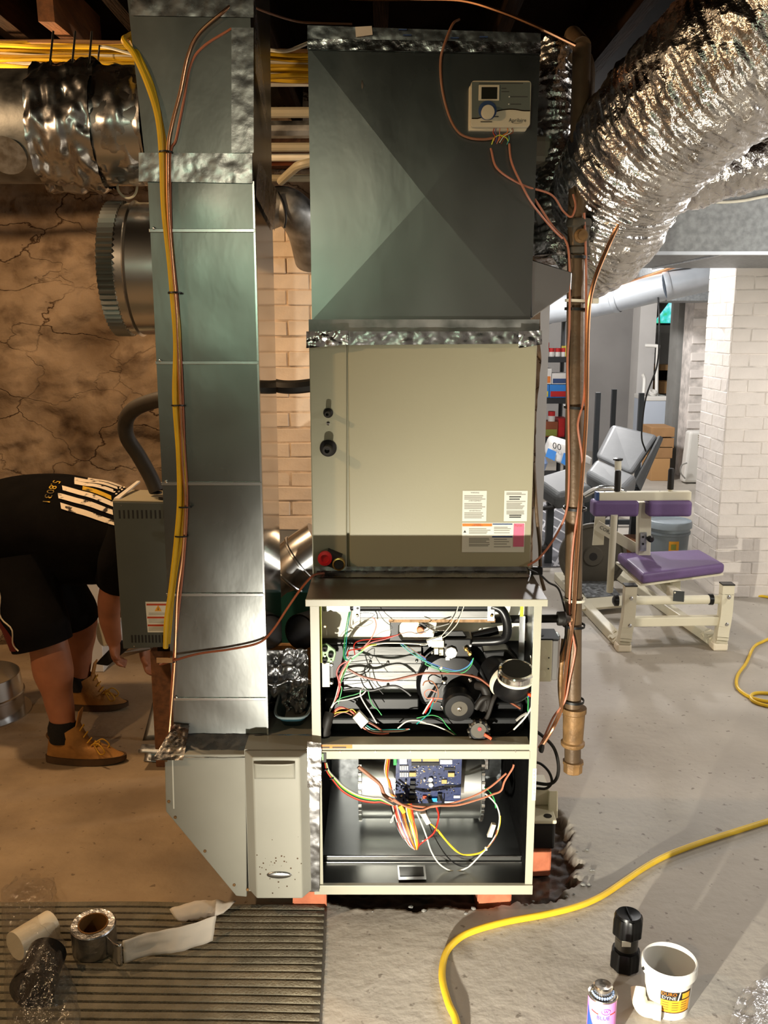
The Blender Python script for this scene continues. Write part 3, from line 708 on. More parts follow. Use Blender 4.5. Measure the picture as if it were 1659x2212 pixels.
# stickers
LYY = CYY - .0072
def sticker(px0, px1, py0, py1, m_, dy=0.):
    return MB().pbox(px0, px1, py0, py1, LYY - dy, .0008).build('sticker', m_, cl, smooth=0)
def rows(px0, px1, pys, parent, h=2.2, m_='print_grey', Y=LYY - .0004):
    for py in pys: MB().pbox(px0, px1 - random.uniform(0, 12), py, py + h, Y, .0003).build('print_line', m_, parent, smooth=0)
s1 = sticker(999, 1051, 1060, 1126, 'label_white'); rows(1003, 1049, [1070, 1073.5, 1077, 1087, 1090.5, 1094, 1097.5, 1107, 1110.5, 1114, 1117.5], s1)
for t_, py in (('WARNING', 1064.5), ('AVERTISSEMENT', 1082), ('ADVERTENCIA', 1103.5)): ftext(t_, .0052, 1026, py, LYY - .0006, 'print_dark', s1)
s2 = sticker(1089, 1139, 1060, 1126, 'label_white'); rows(1094, 1136, [1064, 1067, 1082, 1086, 1089, 1092, 1095, 1098, 1103, 1106, 1109], s2); rows(1100, 1130, [1072, 1077, 1112, 1116], s2, 2.6, 'print_dark')
s3 = sticker(998, 1133, 1129, 1193, 'label_white')
MB().pbox(999, 1063, 1131, 1137, LYY - .0006, .0004).build('orange_band', 'label_orange', s3, smooth=0)
ftext('WARNING', .0045, 1031, 1132.6, LYY - .001, 'print_dark', s3); ftext('AVERTISSEMENT', .0045, 1031, 1135.6, LYY - .001, 'print_dark', s3)
MB().pbox(1064, 1107, 1131, 1133.5, LYY - .0006, .0004).build('blue_band', 'label_blue', s3, smooth=0)
MB().pbox(1063, 1107, 1158, 1161, LYY - .0006, .0004).build('blue_band', 'label_blue', s3, smooth=0)
MB().pbox(1109, 1132, 1131, 1181, LYY - .0006, .0004).build('pink_panel', 'label_pink', s3, smooth=0)
ftext('Puron', .009, 1120, 1135.5, LYY - .001, 'label_red', s3)
rows(1013, 1060, [1141, 1144.5, 1148, 1151, 1162, 1165, 1168, 1171, 1175, 1178], s3); rows(1067, 1105, [1138, 1141, 1145, 1150, 1164, 1169, 1174, 1180], s3)
MB().prism([YP(1001, 1150.5, LYY - .0006), YP(1007, 1150.5, LYY - .0006), YP(1004, 1145, LYY - .0006)], (0, -.0003, 0)).build('hazard_mark', 'label_black', s3, smooth=0)
# humidifier control on the plenum
HY = PY - .014
hc = thing('humidity_controller', 'cream and grey digital humidity controller with dial on the plenum', 'controller', (YP(1080, 280, HY).x, HY, YP(1080, 283, HY).z))
def rrect(px0, px1, py0, py1, Y, th, rad=.008, nm='case', m_='ctrl_cream', parent=hc, tilt=0):
    A_ = YP(px0, py1, Y); C_ = YP(px1, py0, Y); x0, x1, z0, z1 = A_.x, C_.x, A_.z, C_.z; P_ = []
    for cxx, czz, s0 in ((x1 - rad, z1 - rad, 0), (x0 + rad, z1 - rad, 1), (x0 + rad, z0 + rad, 2), (x1 - rad, z0 + rad, 3)):
        for k in range(6):
            an = math.pi / 2 * (s0 + k / 5); P_.append((cxx + rad * math.cos(an), Y, czz + rad * math.sin(an)))
    return MB().prism(P_, (0, th, 0)).build(nm, m_, parent, smooth=0, bevel=.0015)
rrect(1012, 1141, 184, 282, HY - .006, .020, .006, 'back_case')
rrect(1016, 1148, 174, 274, HY - .028, .024, .009, 'front_case')
zcv = lambda u: 256 - 20 * math.sin(max(0, min(1, (u - .12) / .75)) * math.pi / 1.45) if u > .12 else 256
top_ = [YP(1019 + 126 * k / 20, zcv(k / 20), HY - .0285) for k in range(21)]
MB().prism([YP(1019, 177, HY - .0285)] + top_ + [YP(1145, 178, HY - .0285)], (0, -.0015, 0)).build('face_panel', 'ctrl_grey', hc, smooth=0)
MB().tube([p + Vector((0, -.001, 0)) for p in top_], .0014, 6).build('swoosh_line', 'wood_dark', hc)
MB().pbox(1034, 1079, 183, 217, HY - .0325, .004).build('screen_bezel', 'ctrl_cream', hc, smooth=0, bevel=.0015)
MB().pbox(1040, 1074, 188, 214, HY - .0332, .002).build('screen', 'lcd', hc, smooth=0)
kc = YP(1053, 244, HY - .030)
MB().lathe([(.0245, 0), (.0245, .0012)], kc + Vector((0, 0, .006)), (0, -1, 0), 40).build('dial_ring', 'label_blue', hc)
MB().lathe([(.0175, 0), (.0175, .016), (.0165, .018), (.012, .0185)], kc, (0, -1, 0), 40).build('dial', 'ctrl_cream', hc)
for q in ((1100, 209), (1099, 225)): MB().lathe([(.0018, 0), (.0015, .002)], YP(*q, HY - .030), (0, -1, 0), 8).build('status_light', 'label_white', hc)
ftext('Aprilaire', .0135, 1118, 260, HY - .0288, 'print_dark', hc)
wire(hc, [YP(1104, 264, HY - .0288), YP(1115, 266.5, HY - .0288), YP(1128, 265, HY - .0288)], .0004, 'print_dark', 'logo_underline')
for a_, b2, py in ((1103, 1140, 209), (1103, 1126, 225), (1083, 1094, 191), (1083, 1100, 198), (1068, 1077, 252), (1038, 1063, 263), (1035, 1130, 180)): MB().pbox(a_, b2, py - 1, py + 1, HY - .0302, .0003).build('print_line', 'print_dark', hc, smooth=0)
for k, (px, m2) in enumerate(((1068, 'w_red'), (1072, 'w_purple'), (1080, 'w_pink'), (1096, 'w_orange'), (1102, 'w_white'), (1106, 'w_brown'))):
    wire(hc, [YP(px, 276, HY - .01), YP(px - 3 + k, 286, HY - .012), YP(1069 + k * 5, 294, HY - .012), YP(1067 + k * 3, 305 + (k % 3) * 3, HY - .010)], .0012, m2)
wire(hc, [YP(1062, 312, HY), YP(1068, 298, HY - .01), YP(1080, 292, HY - .012), YP(1094, 298, HY - .012), YP(1098, 305, HY - .008)], .0016, 'lime')
wire(hc, [YP(1098, 290, HY - .01), YP(1100, 300, HY - .012), YP(1095, 312, HY - .006)], .0014, 'w_teal')
# ================================================================== furnace
FY = 2.48; FX0, FX1 = -.205, .437; FZ0, FZ1, FD = .076, .968, .72
fu = thing('furnace', 'open gas furnace with exposed wiring, inducer and blower in a cream cabinet', 'furnace', ((FX0 + FX1) / 2, FY + FD / 2, FZ0))
def fz(py, Y=FY): return YP(900, py, Y).z
def fx(px, py=1600, Y=FY): return YP(px, py, Y).x
def fpart(m_, name, material, **k): return m_.build(name, material, fu, **k)
# cabinet shell
fpart(MB().box(FX0 - .008, FX1 + .008, 2.445, FY + FD, FZ1 + .004, FZ1 + .017), 'lid', 'lid_grey', smooth=0)
fpart(MB().box(FX0 - .009, FX1 + .009, 2.438, 2.446, FZ1 - .002, FZ1 + .018), 'lid_edge', 'cab_white', smooth=0, bevel=.0015)
fpart(MB().box(FX0, FX0 + .003, FY, FY + FD, FZ0, FZ1 + .004), 'side_panel', 'cab_white', smooth=0)
fpart(MB().box(FX1 - .003, FX1, FY, FY + FD, FZ0, FZ1 + .004), 'side_panel', 'cab_white', smooth=0)
fpart(MB().box(FX0, FX0 + .026, FY - .004, FY, FZ0, FZ1), 'front_post', 'cab_white', smooth=0, bevel=.001)
fpart(MB().box(FX1 - .022, FX1, FY - .004, FY, FZ0, FZ1), 'front_post', 'cab_white', smooth=0, bevel=.001)
fpart(MB().box(FX0, FX1, FY + FD - .003, FY + FD, FZ0, FZ1 + .004), 'rear_panel', 'galv_dull', smooth=0)
fpart(MB().box(FX0, FX1, FY, FY + FD, FZ0, FZ0 + .003), 'bottom_panel', 'pan_steel', smooth=0)
zr0, zr1, zr2 = fz(1638), fz(1620), fz(1607)
fpart(MB().box(FX0 + .02, FX1 - .02, FY - .006, FY + .012, zr0, zr1 - .0008), 'middle_rail', 'cab_white', smooth=0, bevel=.0012)
fpart(MB().box(FX0 + .02, FX1 - .02, FY - .003, FY + .05, zr1 + .0008, zr2), 'middle_rail', 'cab_white', smooth=0, bevel=.0012)
for k in range(6): fpart(MB().lathe([(.003, 0), (.002, .003)], (FX0 + .08 + k * .1, FY - .006, zr1 - .002), (0, -1, 0), 8), 'screw', 'chrome')
fpart(MB().box(FX0, FX1, FY - .012, FY + .003, FZ0 - .002, fz(1908)), 'bottom_rail', 'cab_white', smooth=0, bevel=.0012)
st = fpart(MB().pbox(692, 761, 1609, 1617, FY - .0036, .0006), 'warning_sticker', 'label_orange', smooth=0)
MB().pbox(694, 712, 1613, 1616, FY - .004, .0003).build('print_line', 'print_dark', st, smooth=0); MB().pbox(718, 748, 1613, 1616, FY - .004, .0003).build('print_line', 'print_dark', st, smooth=0)
st = fpart(MB().pbox(1150, 1158, 1660, 1729, FY - .0048, .0006), 'serial_sticker', 'label_white', smooth=0)
for k in range(7): MB().pbox(1152.5, 1155.5, 1664 + k * 8, 1669 + k * 8, FY - .0052, .0003).build('print_line', 'print_grey', st, smooth=0)

# ---- upper compartment
VY = 2.70
zd = zr2 - .004
fpart(MB().box(FX0 + .003, FX1 - .003, FY + .012, FY + FD - .01, zd - .006, zd), 'blower_deck', 'black_metal', smooth=0)
fpart(MB().box(FX0 + .003, FX1 - .003, VY, VY + .004, YP(900, 1384, VY).z, FZ1), 'vestibule_panel', 'inner_white', smooth=0)
fpart(MB().box(FX0 + .003, FX1 - .003, VY + .002, VY + .008, zd, YP(900, 1384, VY).z), 'vestibule_lower', 'black_metal', smooth=0)
fpart(MB().box(FX0 + .003, FX0 + .006, FY + .01, VY, zd, YP(700, 1490, 2.55).z), 'side_liner', 'dark_insul', smooth=0)
fpart(MB().box(FX1 - .006, FX1 - .003, FY + .02, VY, zd, FZ1), 'side_liner', 'galv_dull', smooth=0)
ky = 2.66
for k in range(6):
    z1_, z0_ = YP(820, 1398 + k * 18.2, ky).z, YP(820, 1398 + (k + 1) * 18.2 - 1.6, ky).z
    fpart(MB().hexa([(YP(742, 1450, ky).x, ky - .002, z0_), (YP(910, 1450, ky).x, ky - .002, z0_), (YP(910, 1450, ky).x, ky + .02, z0_), (YP(742, 1450, ky).x, ky + .02, z0_),
                     (YP(742, 1450, ky).x, ky + .003, z1_), (YP(910, 1450, ky).x, ky + .003, z1_), (YP(910, 1450, ky).x, ky + .02, z1_), (YP(742, 1450, ky).x, ky + .02, z1_)]), 'heat_exchanger_slat', 'hx_steel', smooth=0, bevel=.001)
for q in ((800, 1430), (838, 1431), (838, 1480), (900, 1428)): fpart(MB().lathe([(.005, 0), (.004, .004), (.002, .005)], YP(*q, ky - .003), (0, -1, 0), 8), 'bolt', 'chrome')
fpart(MB().tube([YP(694, 1387, 2.692), YP(1050, 1389, 2.692)], .012, 14), 'collector_pipe', 'black_plastic')
fpart(MB().box(YP(700, 1500, 2.62).x, YP(905, 1500, 2.62).x, 2.615, 2.69, YP(800, 1532, 2.62).z, YP(800, 1507, 2.62).z), 'collector_box', 'black_metal', smooth=0, bevel=.004)
fpart(MB().box(YP(700, 1560, 2.60).x, YP(1130, 1560, 2.60).x, 2.58, 2.69, YP(800, 1580, 2.60).z, YP(800, 1545, 2.60).z), 'drain_trough', 'black_metal', smooth=0, bevel=.006)
# burner manifold
MY = 2.585
man = fpart(MB().tube([YP(757, 1311, MY), YP(1070, 1311, MY)], .0105, 16), 'manifold_pipe', 'black_metal')
MB().box(YP(775, 1325, MY).x, YP(1055, 1325, MY).x, MY - .004, MY + .05, YP(900, 1334, MY).z, YP(900, 1319, MY).z).build('burner_box', 'hx_steel', man, smooth=0, bevel=.001)
MB().box(YP(775, 1335, MY).x, YP(1055, 1335, MY).x, MY - .006, MY + .03, YP(900, 1336.5, MY).z, YP(900, 1334, MY).z).build('burner_lip', 'inner_white', man, smooth=0)
MB().box(YP(840, 1340, MY).x, YP(1070, 1340, MY).x, MY + .002, MY + .04, YP(900, 1345, MY).z, YP(900, 1337, MY).z).build('burner_shield', 'rust_brown', man, smooth=0)
for pa, pb in ((763, 778), (1053, 1069)):
    br = fpart(MB().pbox(pa, pb, 1299, 1342, MY - .013, .004), 'manifold_bracket', 'galv_dull', smooth=0, bevel=.001)
    for py in (1303, 1329): MB().lathe([(.0042, 0), (.0042, .004), (.002, .006)], YP((pa + pb) / 2 + 1, py, MY - .013), (0, -1, 0), 10).build('screw', 'brass', br)
    MB().lathe([(.004, 0), (.004, .001)], YP((pa + pb) / 2 + 2, 1314, MY - .013), (0, -1, 0), 12).build('hole', 'label_black', br)
for px in (806, 855, 905, 948, 1002, 1040): fpart(MB().lathe([(.003, 0), (.003, .003)], YP(px, 1301, MY - .012), (0, -1, 0), 8), 'rivet', 'chrome')
fpart(MB().tube(catmull([YP(1062, 1308, MY), YP(1082, 1316, MY - .006), YP(1093, 1336, MY - .008), YP(1096, 1362, MY), YP(1090, 1378, MY + .01), YP(1068, 1384, MY + .02), YP(1020, 1386, MY + .03)], 8), .0135, 16), 'intake_elbow', 'black_plastic')
fpart(MB().tube([YP(1020, 1374, 2.63), YP(1075, 1361, 2.64)], .013, 12), 'intake_stub', 'black_plastic')
fpart(MB().hexa([YP(935, 1380, 2.60), YP(1012, 1380, 2.60), YP(1012, 1380, 2.66), YP(935, 1380, 2.66), YP(939, 1363, 2.60), YP(1000, 1362, 2.60), YP(1000, 1362, 2.66), YP(939, 1363, 2.66)]), 'gas_valve_body', 'black_plastic', smooth=0, bevel=.003)
gv = fpart(MB().pbox(958, 1018, 1380, 1420, 2.585, .07), 'gas_valve', 'black_plastic', smooth=0, bevel=.004)
MB().lathe([(.0175, 0), (.0175, .010), (.012, .012)], YP(974, 1408, 2.585), (0, -1, 0), 8).build('valve_knob', 'white_plastic', gv)
MB().pbox(962, 972, 1419, 1427, 2.58, .02).build('valve_port', 'galv_smooth', gv, smooth=0, bevel=.001)
for q in ((1006, 1400), (1014, 1410)): MB().lathe([(.0062, 0), (.0062, .012), (.004, .014)], YP(*q, 2.585), (0, -1, 0), 14).build('terminal', 'brass', gv)
MB().tube([YP(1006, 1400, 2.572), YP(1014, 1410, 2.572)], .003, 8).build('terminal_bridge', 'brass', gv)
for q in ((1016, 1394),): MB().lathe([(.004, 0), (.003, .006)], YP(*q, 2.585), (0, -1, 0), 10).build('valve_screw', 'white_plastic', gv)
im = fpart(MB().slab([YP(921, 1385, 2.572), YP(955, 1374, 2.572), YP(958, 1392, 2.572), YP(926, 1398, 2.572)], (0, .014, 0)), 'igniter_connector', 'galv_smooth', smooth=0, bevel=.001)
MB().pbox(932, 959, 1384, 1399, 2.570, .03).build('plug_housing', 'tie_white', im, smooth=0, bevel=.001)
MB().pbox(938, 947, 1401, 1414, 2.572, .03).build('plug_housing', 'tie_white', im, smooth=0, bevel=.001)
MB().pbox(949, 958, 1403, 1416, 2.572, .03).build('plug_housing', 'ctrl_cream', im, smooth=0, bevel=.001)
for q in ((933, 1410), (951, 1412), (961, 1398)): MB().lathe([(.004, 0), (.003, .004)], YP(*q, 2.574), (0, -1, 0), 8).build('screw', 'chrome', im)
ro = fpart(MB().slab([YP(893, 1345, VY - .004), YP(911, 1342, VY - .004), YP(914, 1362, VY - .004), YP(893, 1363, VY - .004)], (0, .003, 0)), 'limit_plate', 'brass', smooth=0)
MB().lathe([(.011, 0), (.011, .014), (.009, .016)], YP(908, 1359, VY - .004), (0, -1, 0), 20).build('limit_switch', 'orange_cap', ro)
MB().lathe([(.013, 0), (.013, .006)], YP(913, 1351, VY - .004), (0, -1, 0), 16).build('limit_back', 'black_plastic', ro)
fpart(MB().prism([YP(*q, 2.68) for q in ((845, 1335), (870, 1335), (868, 1345), (862, 1352), (861, 1372), (870, 1385), (840, 1385), (844, 1370), (842, 1350))], (0, .02, 0)), 'flame_bracket', 'black_metal', smooth=0, bevel=.002)
# draft inducer
IY = 2.64
ind = fpart(MB().lathe([(.098, 0), (.104, .012), (.104, .042), (.092, .056), (.05, .060), (.035, .060)], YP(972, 1468, IY + .04), (0, -1, .04), 56), 'inducer_housing', 'black_plastic', smooth=30)
MB().lathe([(.108, 0), (.108, .008)], YP(972, 1468, IY + .034), (0, -1, .04), 56).build('housing_rim', 'black_plastic', ind)
for k in range(7):
    an = .35 + k * .9; MB().lathe([(.0055, 0), (.0055, .006), (.003, .008)], YP(972, 1468, IY + .026) + Vector((.098 * math.cos(an), 0, .098 * math.sin(an))), (0, -1, 0), 10).build('housing_screw', 'chrome', ind)
mo = YP(985, 1498, IY - .02); md_ = Vector((.04, -1, -.13)).normalized()
MB().lathe([(.040, 0), (.041, .03), (.038, .034), (.046, .040), (.047, .078), (.042, .086), (.020, .087), (.020, .084), (.0, .084)], mo, md_, 40).build('inducer_motor', 'black_plastic', ind, smooth=30)
MB().lathe([(.024, 0), (.024, .0012), (.017, .0014)], mo + md_ * .0865, md_, 32).build('motor_cap', 'plate_iron', ind)
MB().lathe([(.007, 0), (.006, .008), (.003, .009), (.003, .004)], mo + md_ * .084, md_, 14).build('shaft_nut', 'can_metal', ind)
for q in ((959, 1472), (1015, 1468), (956, 1527), (1052, 1500)): MB().lathe([(.007, 0), (.007, .008), (.004, .011)], YP(*q, IY - .03), (0, -1, 0), 8).build('mount_bolt', 'chrome', ind)
MB().slab([YP(1042, 1408, 2.60), YP(1098, 1404, 2.60), YP(1124, 1430, 2.60), YP(1062, 1450, 2.60)], (0, .06, 0)).build('outlet_flange', 'black_plastic', ind, smooth=0, bevel=.006)
el = catmull([YP(1066, 1440, 2.62), YP(1084, 1462, 2.575), YP(1102, 1480, 2.535), YP(1112, 1478, 2.515), YP(1115, 1452, 2.505)], 8)
MB().tube(el, [.046 if i < 9 else .049 for i in range(len(el))], 36).build('vent_elbow', 'black_plastic', ind)
ec = el[-1]; ed = (el[-1] - el[-6]).normalized()
MB().lathe([(.0515, -.014), (.0525, -.008), (.0515, -.001), (.0525, .006), (.050, .010), (.044, .012), (.042, .010)], ec, (ed.x * .3, -.25, .95), 40, caps=False).build('steel_clamp', 'chrome', ind)
MB().lathe([(.052, -.022), (.053, -.014), (.050, -.013)], ec, (ed.x * .3, -.25, .95), 40, caps=False).build('clamp_gasket', 'tie_white', ind)
MB().lathe([(.043, 0), (.043, .0107)], ec, (ed.x * .3, -.25, .95), 36).build('vent_bore', 'label_black', ind)
q = el[12]; ed2 = (el[13] - el[11]).normalized()
MB().lathe([(.0505, -.010), (.0515, -.004), (.0515, .004), (.0505, .010)], q, ed2, 40, caps=False).build('coupling_band', 'tie_white', ind)
MB().lathe([(.004, 0), (.004, .012)], YP(1081, 1440, 2.52), (0, -1, 0), 8).build('clamp_screw', 'brass', ind)
MB().tube(catmull([YP(1030, 1480, 2.58), YP(1046, 1486, 2.56), YP(1052, 1512, 2.56), YP(1044, 1535, 2.57)], 6), .013, 12).build('drain_hose', 'black_rubber', ind)
MB().tube(catmull([YP(1028, 1530, 2.55), YP(1040, 1512, 2.545), YP(1054, 1508, 2.55), YP(1054, 1530, 2.56)], 6), .009, 12).build('drain_hose', 'black_rubber', ind)
MB().tube(catmull([YP(1072, 1498, 2.54), YP(1064, 1515, 2.53), YP(1054, 1545, 2.53), YP(1045, 1558, 2.54)], 6), .0065, 10).build('pressure_hose', 'black_rubber', ind)
ps = fpart(MB().lathe([(.029, 0), (.031, .006), (.031, .014), (.026, .018), (.022, .018)], YP(1034, 1576, 2.525), (0, -1, .12), 36), 'pressure_switch', 'black_plastic')
for k in range(11):
    an = .3 + k * .57; MB().lathe([(.004, 0), (.004, .016), (.002, .018)], YP(1034, 1576, 2.525) + Vector((.030 * math.cos(an), 0, .030 * math.sin(an))), (0, -1, 0), 8).build('clip', 'plate_iron', ps)
MB().lathe([(.022, 0), (.022, .002)], YP(1034, 1578, 2.506), (0, -1, .12), 30).build('switch_face', 'plate_iron', ps)
MB().lathe([(.0055, 0), (.0055, .001)], YP(1036, 1575, 2.5035), (0, -1, .12), 16).build('red_dot', 'red_plastic', ps)
MB().slab([YP(1047, 1583, 2.50), YP(1062, 1592, 2.50), YP(1060, 1597, 2.50), YP(1045, 1588, 2.50)], (0, -.006, 0)).build('spade_terminal', 'orange_plastic', ps, smooth=0)
MB().pbox(1095, 1130, 1520, 1592, 2.64, .04).build('condensate_trap', 'black_plastic', ind, smooth=0, bevel=.006)
fpart(MB().pbox(1070, 1127, 1518, 1590, 2.63, .05), 'condensate_trap', 'black_plastic', smooth=0, bevel=.006)
for q in ((1136, 1480), (1134, 1488), (1152, 1503)): fpart(MB().lathe([(.0065, 0), (.0055, .010), (.004, .018), (.0025, .019)], YP(*q, 2.492), (-.8, -.2, .35), 10), 'wire_nut', 'orange_plastic')
# left fittings
fpart(MB().pbox(686, 695, 1299, 1432, 2.52, .006), 'gasket_strip', 'lime', smooth=0)
fpart(MB().pbox(1124, 1131, 1299, 1332, 2.60, .006), 'gasket_strip', 'lime', smooth=0)
fpart(MB().pbox(1121, 1133, 1332, 1440, 2.62, .008), 'gasket_post', 'galv_smooth', smooth=0)
fpart(MB().pbox(696, 712, 1432, 1484, 2.53, .004), 'white_plate', 'inner_white', smooth=0)
fpart(MB().pbox(679, 686, 1372, 1484, 2.49, .004), 'door_latch', 'cab_white', smooth=0, bevel=.001)
fpart(MB().box(YP(698, 1314, VY - .003).x, YP(756, 1314, VY - .003).x, VY - .006, VY - .001, YP(720, 1319, VY).z, YP(720, 1305, VY).z), 'vestibule_rib', 'galv_smooth', smooth=0)
gs = fpart(MB().prism([YP(*q, 2.535) for q in ((693, 1402), (697, 1393), (705, 1390), (724, 1404), (726, 1412), (722, 1428), (714, 1432), (695, 1434))], (0, .008, 0)), 'gasket_plate', 'green_seal', smooth=0, bevel=.002)
for q in ((702, 1400), (715, 1413), (702, 1425)): MB().lathe([(.0078, 0), (.0078, .012), (.004, .013), (.0035, .006)], YP(*q, 2.535), (0, -1, 0), 16).build('gasket_port', 'black_rubber', gs)
for q in ((702, 1417), (715, 1428), (701, 1436), (702, 1353)): fpart(MB().lathe([(.003, 0), (.0025, .003)], YP(*q, 2.53), (0, -1, 0), 8), 'screw', 'brass')
for q in ((716, 1435), (716, 1474)): fpart(MB().lathe([(.006, 0), (.006, .006), (.003, .008)], YP(*q, 2.54), (0, -1, 0), 10), 'bolt', 'chrome')
fpart(MB().pbox(712, 720, 1436, 1473, 2.55, .006), 'latch_bar', 'black_metal', smooth=0)
fpart(MB().tube(catmull([YP(700, 1602, 2.54), YP(702, 1580, 2.53), YP(708, 1555, 2.53), YP(712, 1540, 2.54)], 5), [.018] * 6 + [.015] * 10, 12), 'grommet_sleeve', 'black_rubber')

# ---- wiring, points read from enlarged crops of the photograph
def za(*pts, d=2.55): return [YP(660 + x / 6.38, 1280 + y / 6.38, d + (r[0] if r else 0)) for x, y, *r in pts]
def zb(*pts, d=2.55): return [YP(880 + x / 5.53, 1280 + y / 5.53, d + (r[0] if r else 0)) for x, y, *r in pts]
def zc(*pts, d=2.58): return [YP(680 + x / 6.38, 1620 + y / 6.38, d + (r[0] if r else 0)) for x, y, *r in pts]
def ze(*pts, d=2.56): return [YP(840 + x / 6.144, 1620 + y / 6.144, d + (r[0] if r else 0)) for x, y, *r in pts]
W = lambda pts, r, m_, nm='wire': wire(fu, pts, r, m_, nm)
W(za((580, 1050), (720, 1130), (900, 1190), (1150, 1215), (1450, 1150), (1659, 1110)) + zb((330, 965), (600, 970), (820, 1010), (950, 1090), (1070, 1200), (1200, 1290), (1350, 1385)), .0035, 'w_brown')
W(za((600, 270), (560, 480), (535, 700), (525, 880), (570, 930), (640, 920)), .0014, 'w_green')
W(za((620, 260), (580, 480), (560, 700), (545, 880), (590, 940)), .0014, 'w_teal')
W(za((560, 950), (470, 1010), (430, 1110), (460, 1250), (440, 1440)), .0024, 'w_red')
W(za((600, 930), (540, 1020), (470, 1150), (480, 1280), (440, 1420), (400, 1500)), .0022, 'w_red')
W(za((640, 920), (570, 1000), (500, 1120), (460, 1260), (400, 1480), (330, 1620)), .0014, 'w_white')
W(za((700, 870), (600, 980), (530, 1130), (480, 1270), (500, 1330), (450, 1540)), .0016, 'w_green')
W(za((720, 860), (620, 930), (520, 1090), (470, 1230)), .0014, 'w_yellow')
W(za((790, 800), (700, 870), (600, 940)), .0030, 'w_green', 'wire_bundle')
W(za((600, 920), (800, 790), (970, 715), (1200, 695), (1659, 715)) + zb((150, 625), (260, 610)), .0022, 'w_white')
W(za((760, 820), (860, 740), (980, 715)), .0028, 'lime')
W(za((680, 860), (670, 720), (760, 660), (1000, 635), (1200, 600), (1290, 575)), .0016, 'w_red')
W(za((800, 760), (900, 690), (1100, 640), (1280, 580)), .0020, 'w_red')
W(za((580, 880), (600, 800), (760, 770), (900, 690)), .0018, 'w_red')
W(za((800, 750), (900, 640), (970, 480), (960, 380), (920, 340)), .0014, 'w_pink')
W(za((470, 610), (560, 510), (760, 380), (930, 400), (830, 460), (700, 465)), .0008, 'w_grey')
W(za((1000, 250), (1080, 380), (1190, 470), (1190, 500)), .0011, 'w_black')
W(za((960, 600), (1060, 540), (1190, 510)), .0008, 'w_grey')
W(za((1290, 570), (1440, 545), (1520, 560), (1659, 550)), .0010, 'w_tan')
W(zb((100, 490), (240, 450), (260, 400), (180, 370)), .0012, 'w_black')
W(zb((260, 415), (380, 400), (500, 370), (450, 390), (300, 430)), .0010, 'w_grey')
W(zb((620, 120), (580, 250), (520, 380), (400, 530), (380, 560)), .0014, 'w_white')
W(zb((690, 120), (640, 260), (590, 380), (480, 500), (420, 540)), .0014, 'w_white')
W(za((1310, 715), (1450, 830), (1560, 890), (1659, 940)) + zb((100, 760), (260, 850), (400, 910), (560, 940), (700, 900), (770, 830), (780, 790)), .0015, 'w_teal')
W(za((1330, 705), (1470, 800), (1659, 920)) + zb((130, 770), (300, 850), (450, 900), (600, 930), (720, 880), (780, 800)), .0014, 'w_blue')
W(za((1350, 715), (1500, 820), (1659, 950)) + zb((220, 860), (400, 930), (560, 965), (680, 950), (760, 870), (790, 780)), .0014, 'w_green')
W(za((1400, 740), (1520, 820), (1659, 900)), .0012, 'w_brown')
W(za((330, 1640), (420, 1510), (600, 1470), (760, 1420), (830, 1350), (800, 1310), (760, 1350), (760, 1430), (830, 1560), (890, 1650), (980, 1800)), .0020, 'w_white')
W(za((370, 1560), (480, 1460), (700, 1400), (820, 1340), (860, 1340), (880, 1440), (930, 1560), (990, 1610), (1050, 1690)), .0014, 'w_green')
W(za((840, 1230), (780, 1150), (880, 1090), (890, 1180), (960, 1280), (1070, 1400)), .0010, 'w_black')
W(za((530, 1210), (680, 1150), (820, 1150), (840, 1230), (530, 1270)), .0010, 'w_black')
W(za((760, 1180), (800, 1280), (860, 1340)), .0016, 'w_black')
W(za((520, 1340), (700, 1320), (900, 1350), (1100, 1300), (1250, 1290), (1380, 1360), (1450, 1420)), .0036, 'w_black')
W(za((300, 1790), (350, 1700), (450, 1610), (560, 1600), (680, 1680)), .0024, 'w_orange')
W(za((300, 1780), (380, 1650), (480, 1580), (620, 1630), (700, 1700)), .0024, 'w_red')
W(za((290, 1790), (370, 1720), (520, 1650), (640, 1690)), .0020, 'w_brown')
W(za((700, 1660), (640, 1610), (560, 1640), (420, 1660), (320, 1760)), .0018, 'w_yellow')
cn = fpart(MB().slab([YP(660 + x / 6.38, 1280 + y / 6.38, 2.535) for x, y in ((648, 1730), (740, 1640), (870, 1780), (770, 1880))], (0, .018, 0)), 'molex_connector', 'tie_white', smooth=0, bevel=.0015)
W(za((790, 1860), (900, 1930), (1050, 1950), (1150, 1940)), .0022, 'w_pink')
W(za((820, 1850), (930, 1910), (1100, 1920), (1300, 1915), (1420, 1890)), .0018, 'w_white')
W(za((840, 1830), (960, 1890), (1200, 1890), (1440, 1885)), .0018, 'w_teal')
W(za((1060, 1910), (1250, 1900), (1430, 1880)), .0018, 'w_pink')
W(za((870, 1790), (960, 1840), (1060, 1910)), .0032, 'w_brown')
W(za((1270, 1870), (1400, 1775), (1550, 1765), (1659, 1800)) + zb((150, 1555), (300, 1580), (450, 1640), (560, 1700)), .0020, 'w_white')
W(zb((110, 1500), (200, 1480), (300, 1465), (400, 1500), (470, 1590), (560, 1680), (680, 1770), (850, 1790), (930, 1740)), .0014, 'w_green')
W(zb((185, 1110), (210, 1065), (290, 1060), (350, 1130), (370, 1230), (330, 1310), (300, 1290)), .0018, 'w_tan')
W(zb((350, 1190), (260, 1160), (205, 1200), (230, 1260), (300, 1260), (420, 1270)), .0018, 'w_pink')
W(zb((310, 1260), (270, 1340), (210, 1440)), .0024, 'w_red')
W(zb((300, 1270), (250, 1340), (185, 1450)), .0022, 'w_white')
W(zb((310, 1300), (280, 1390), (250, 1450), (110, 1570)), .0018, 'w_teal')
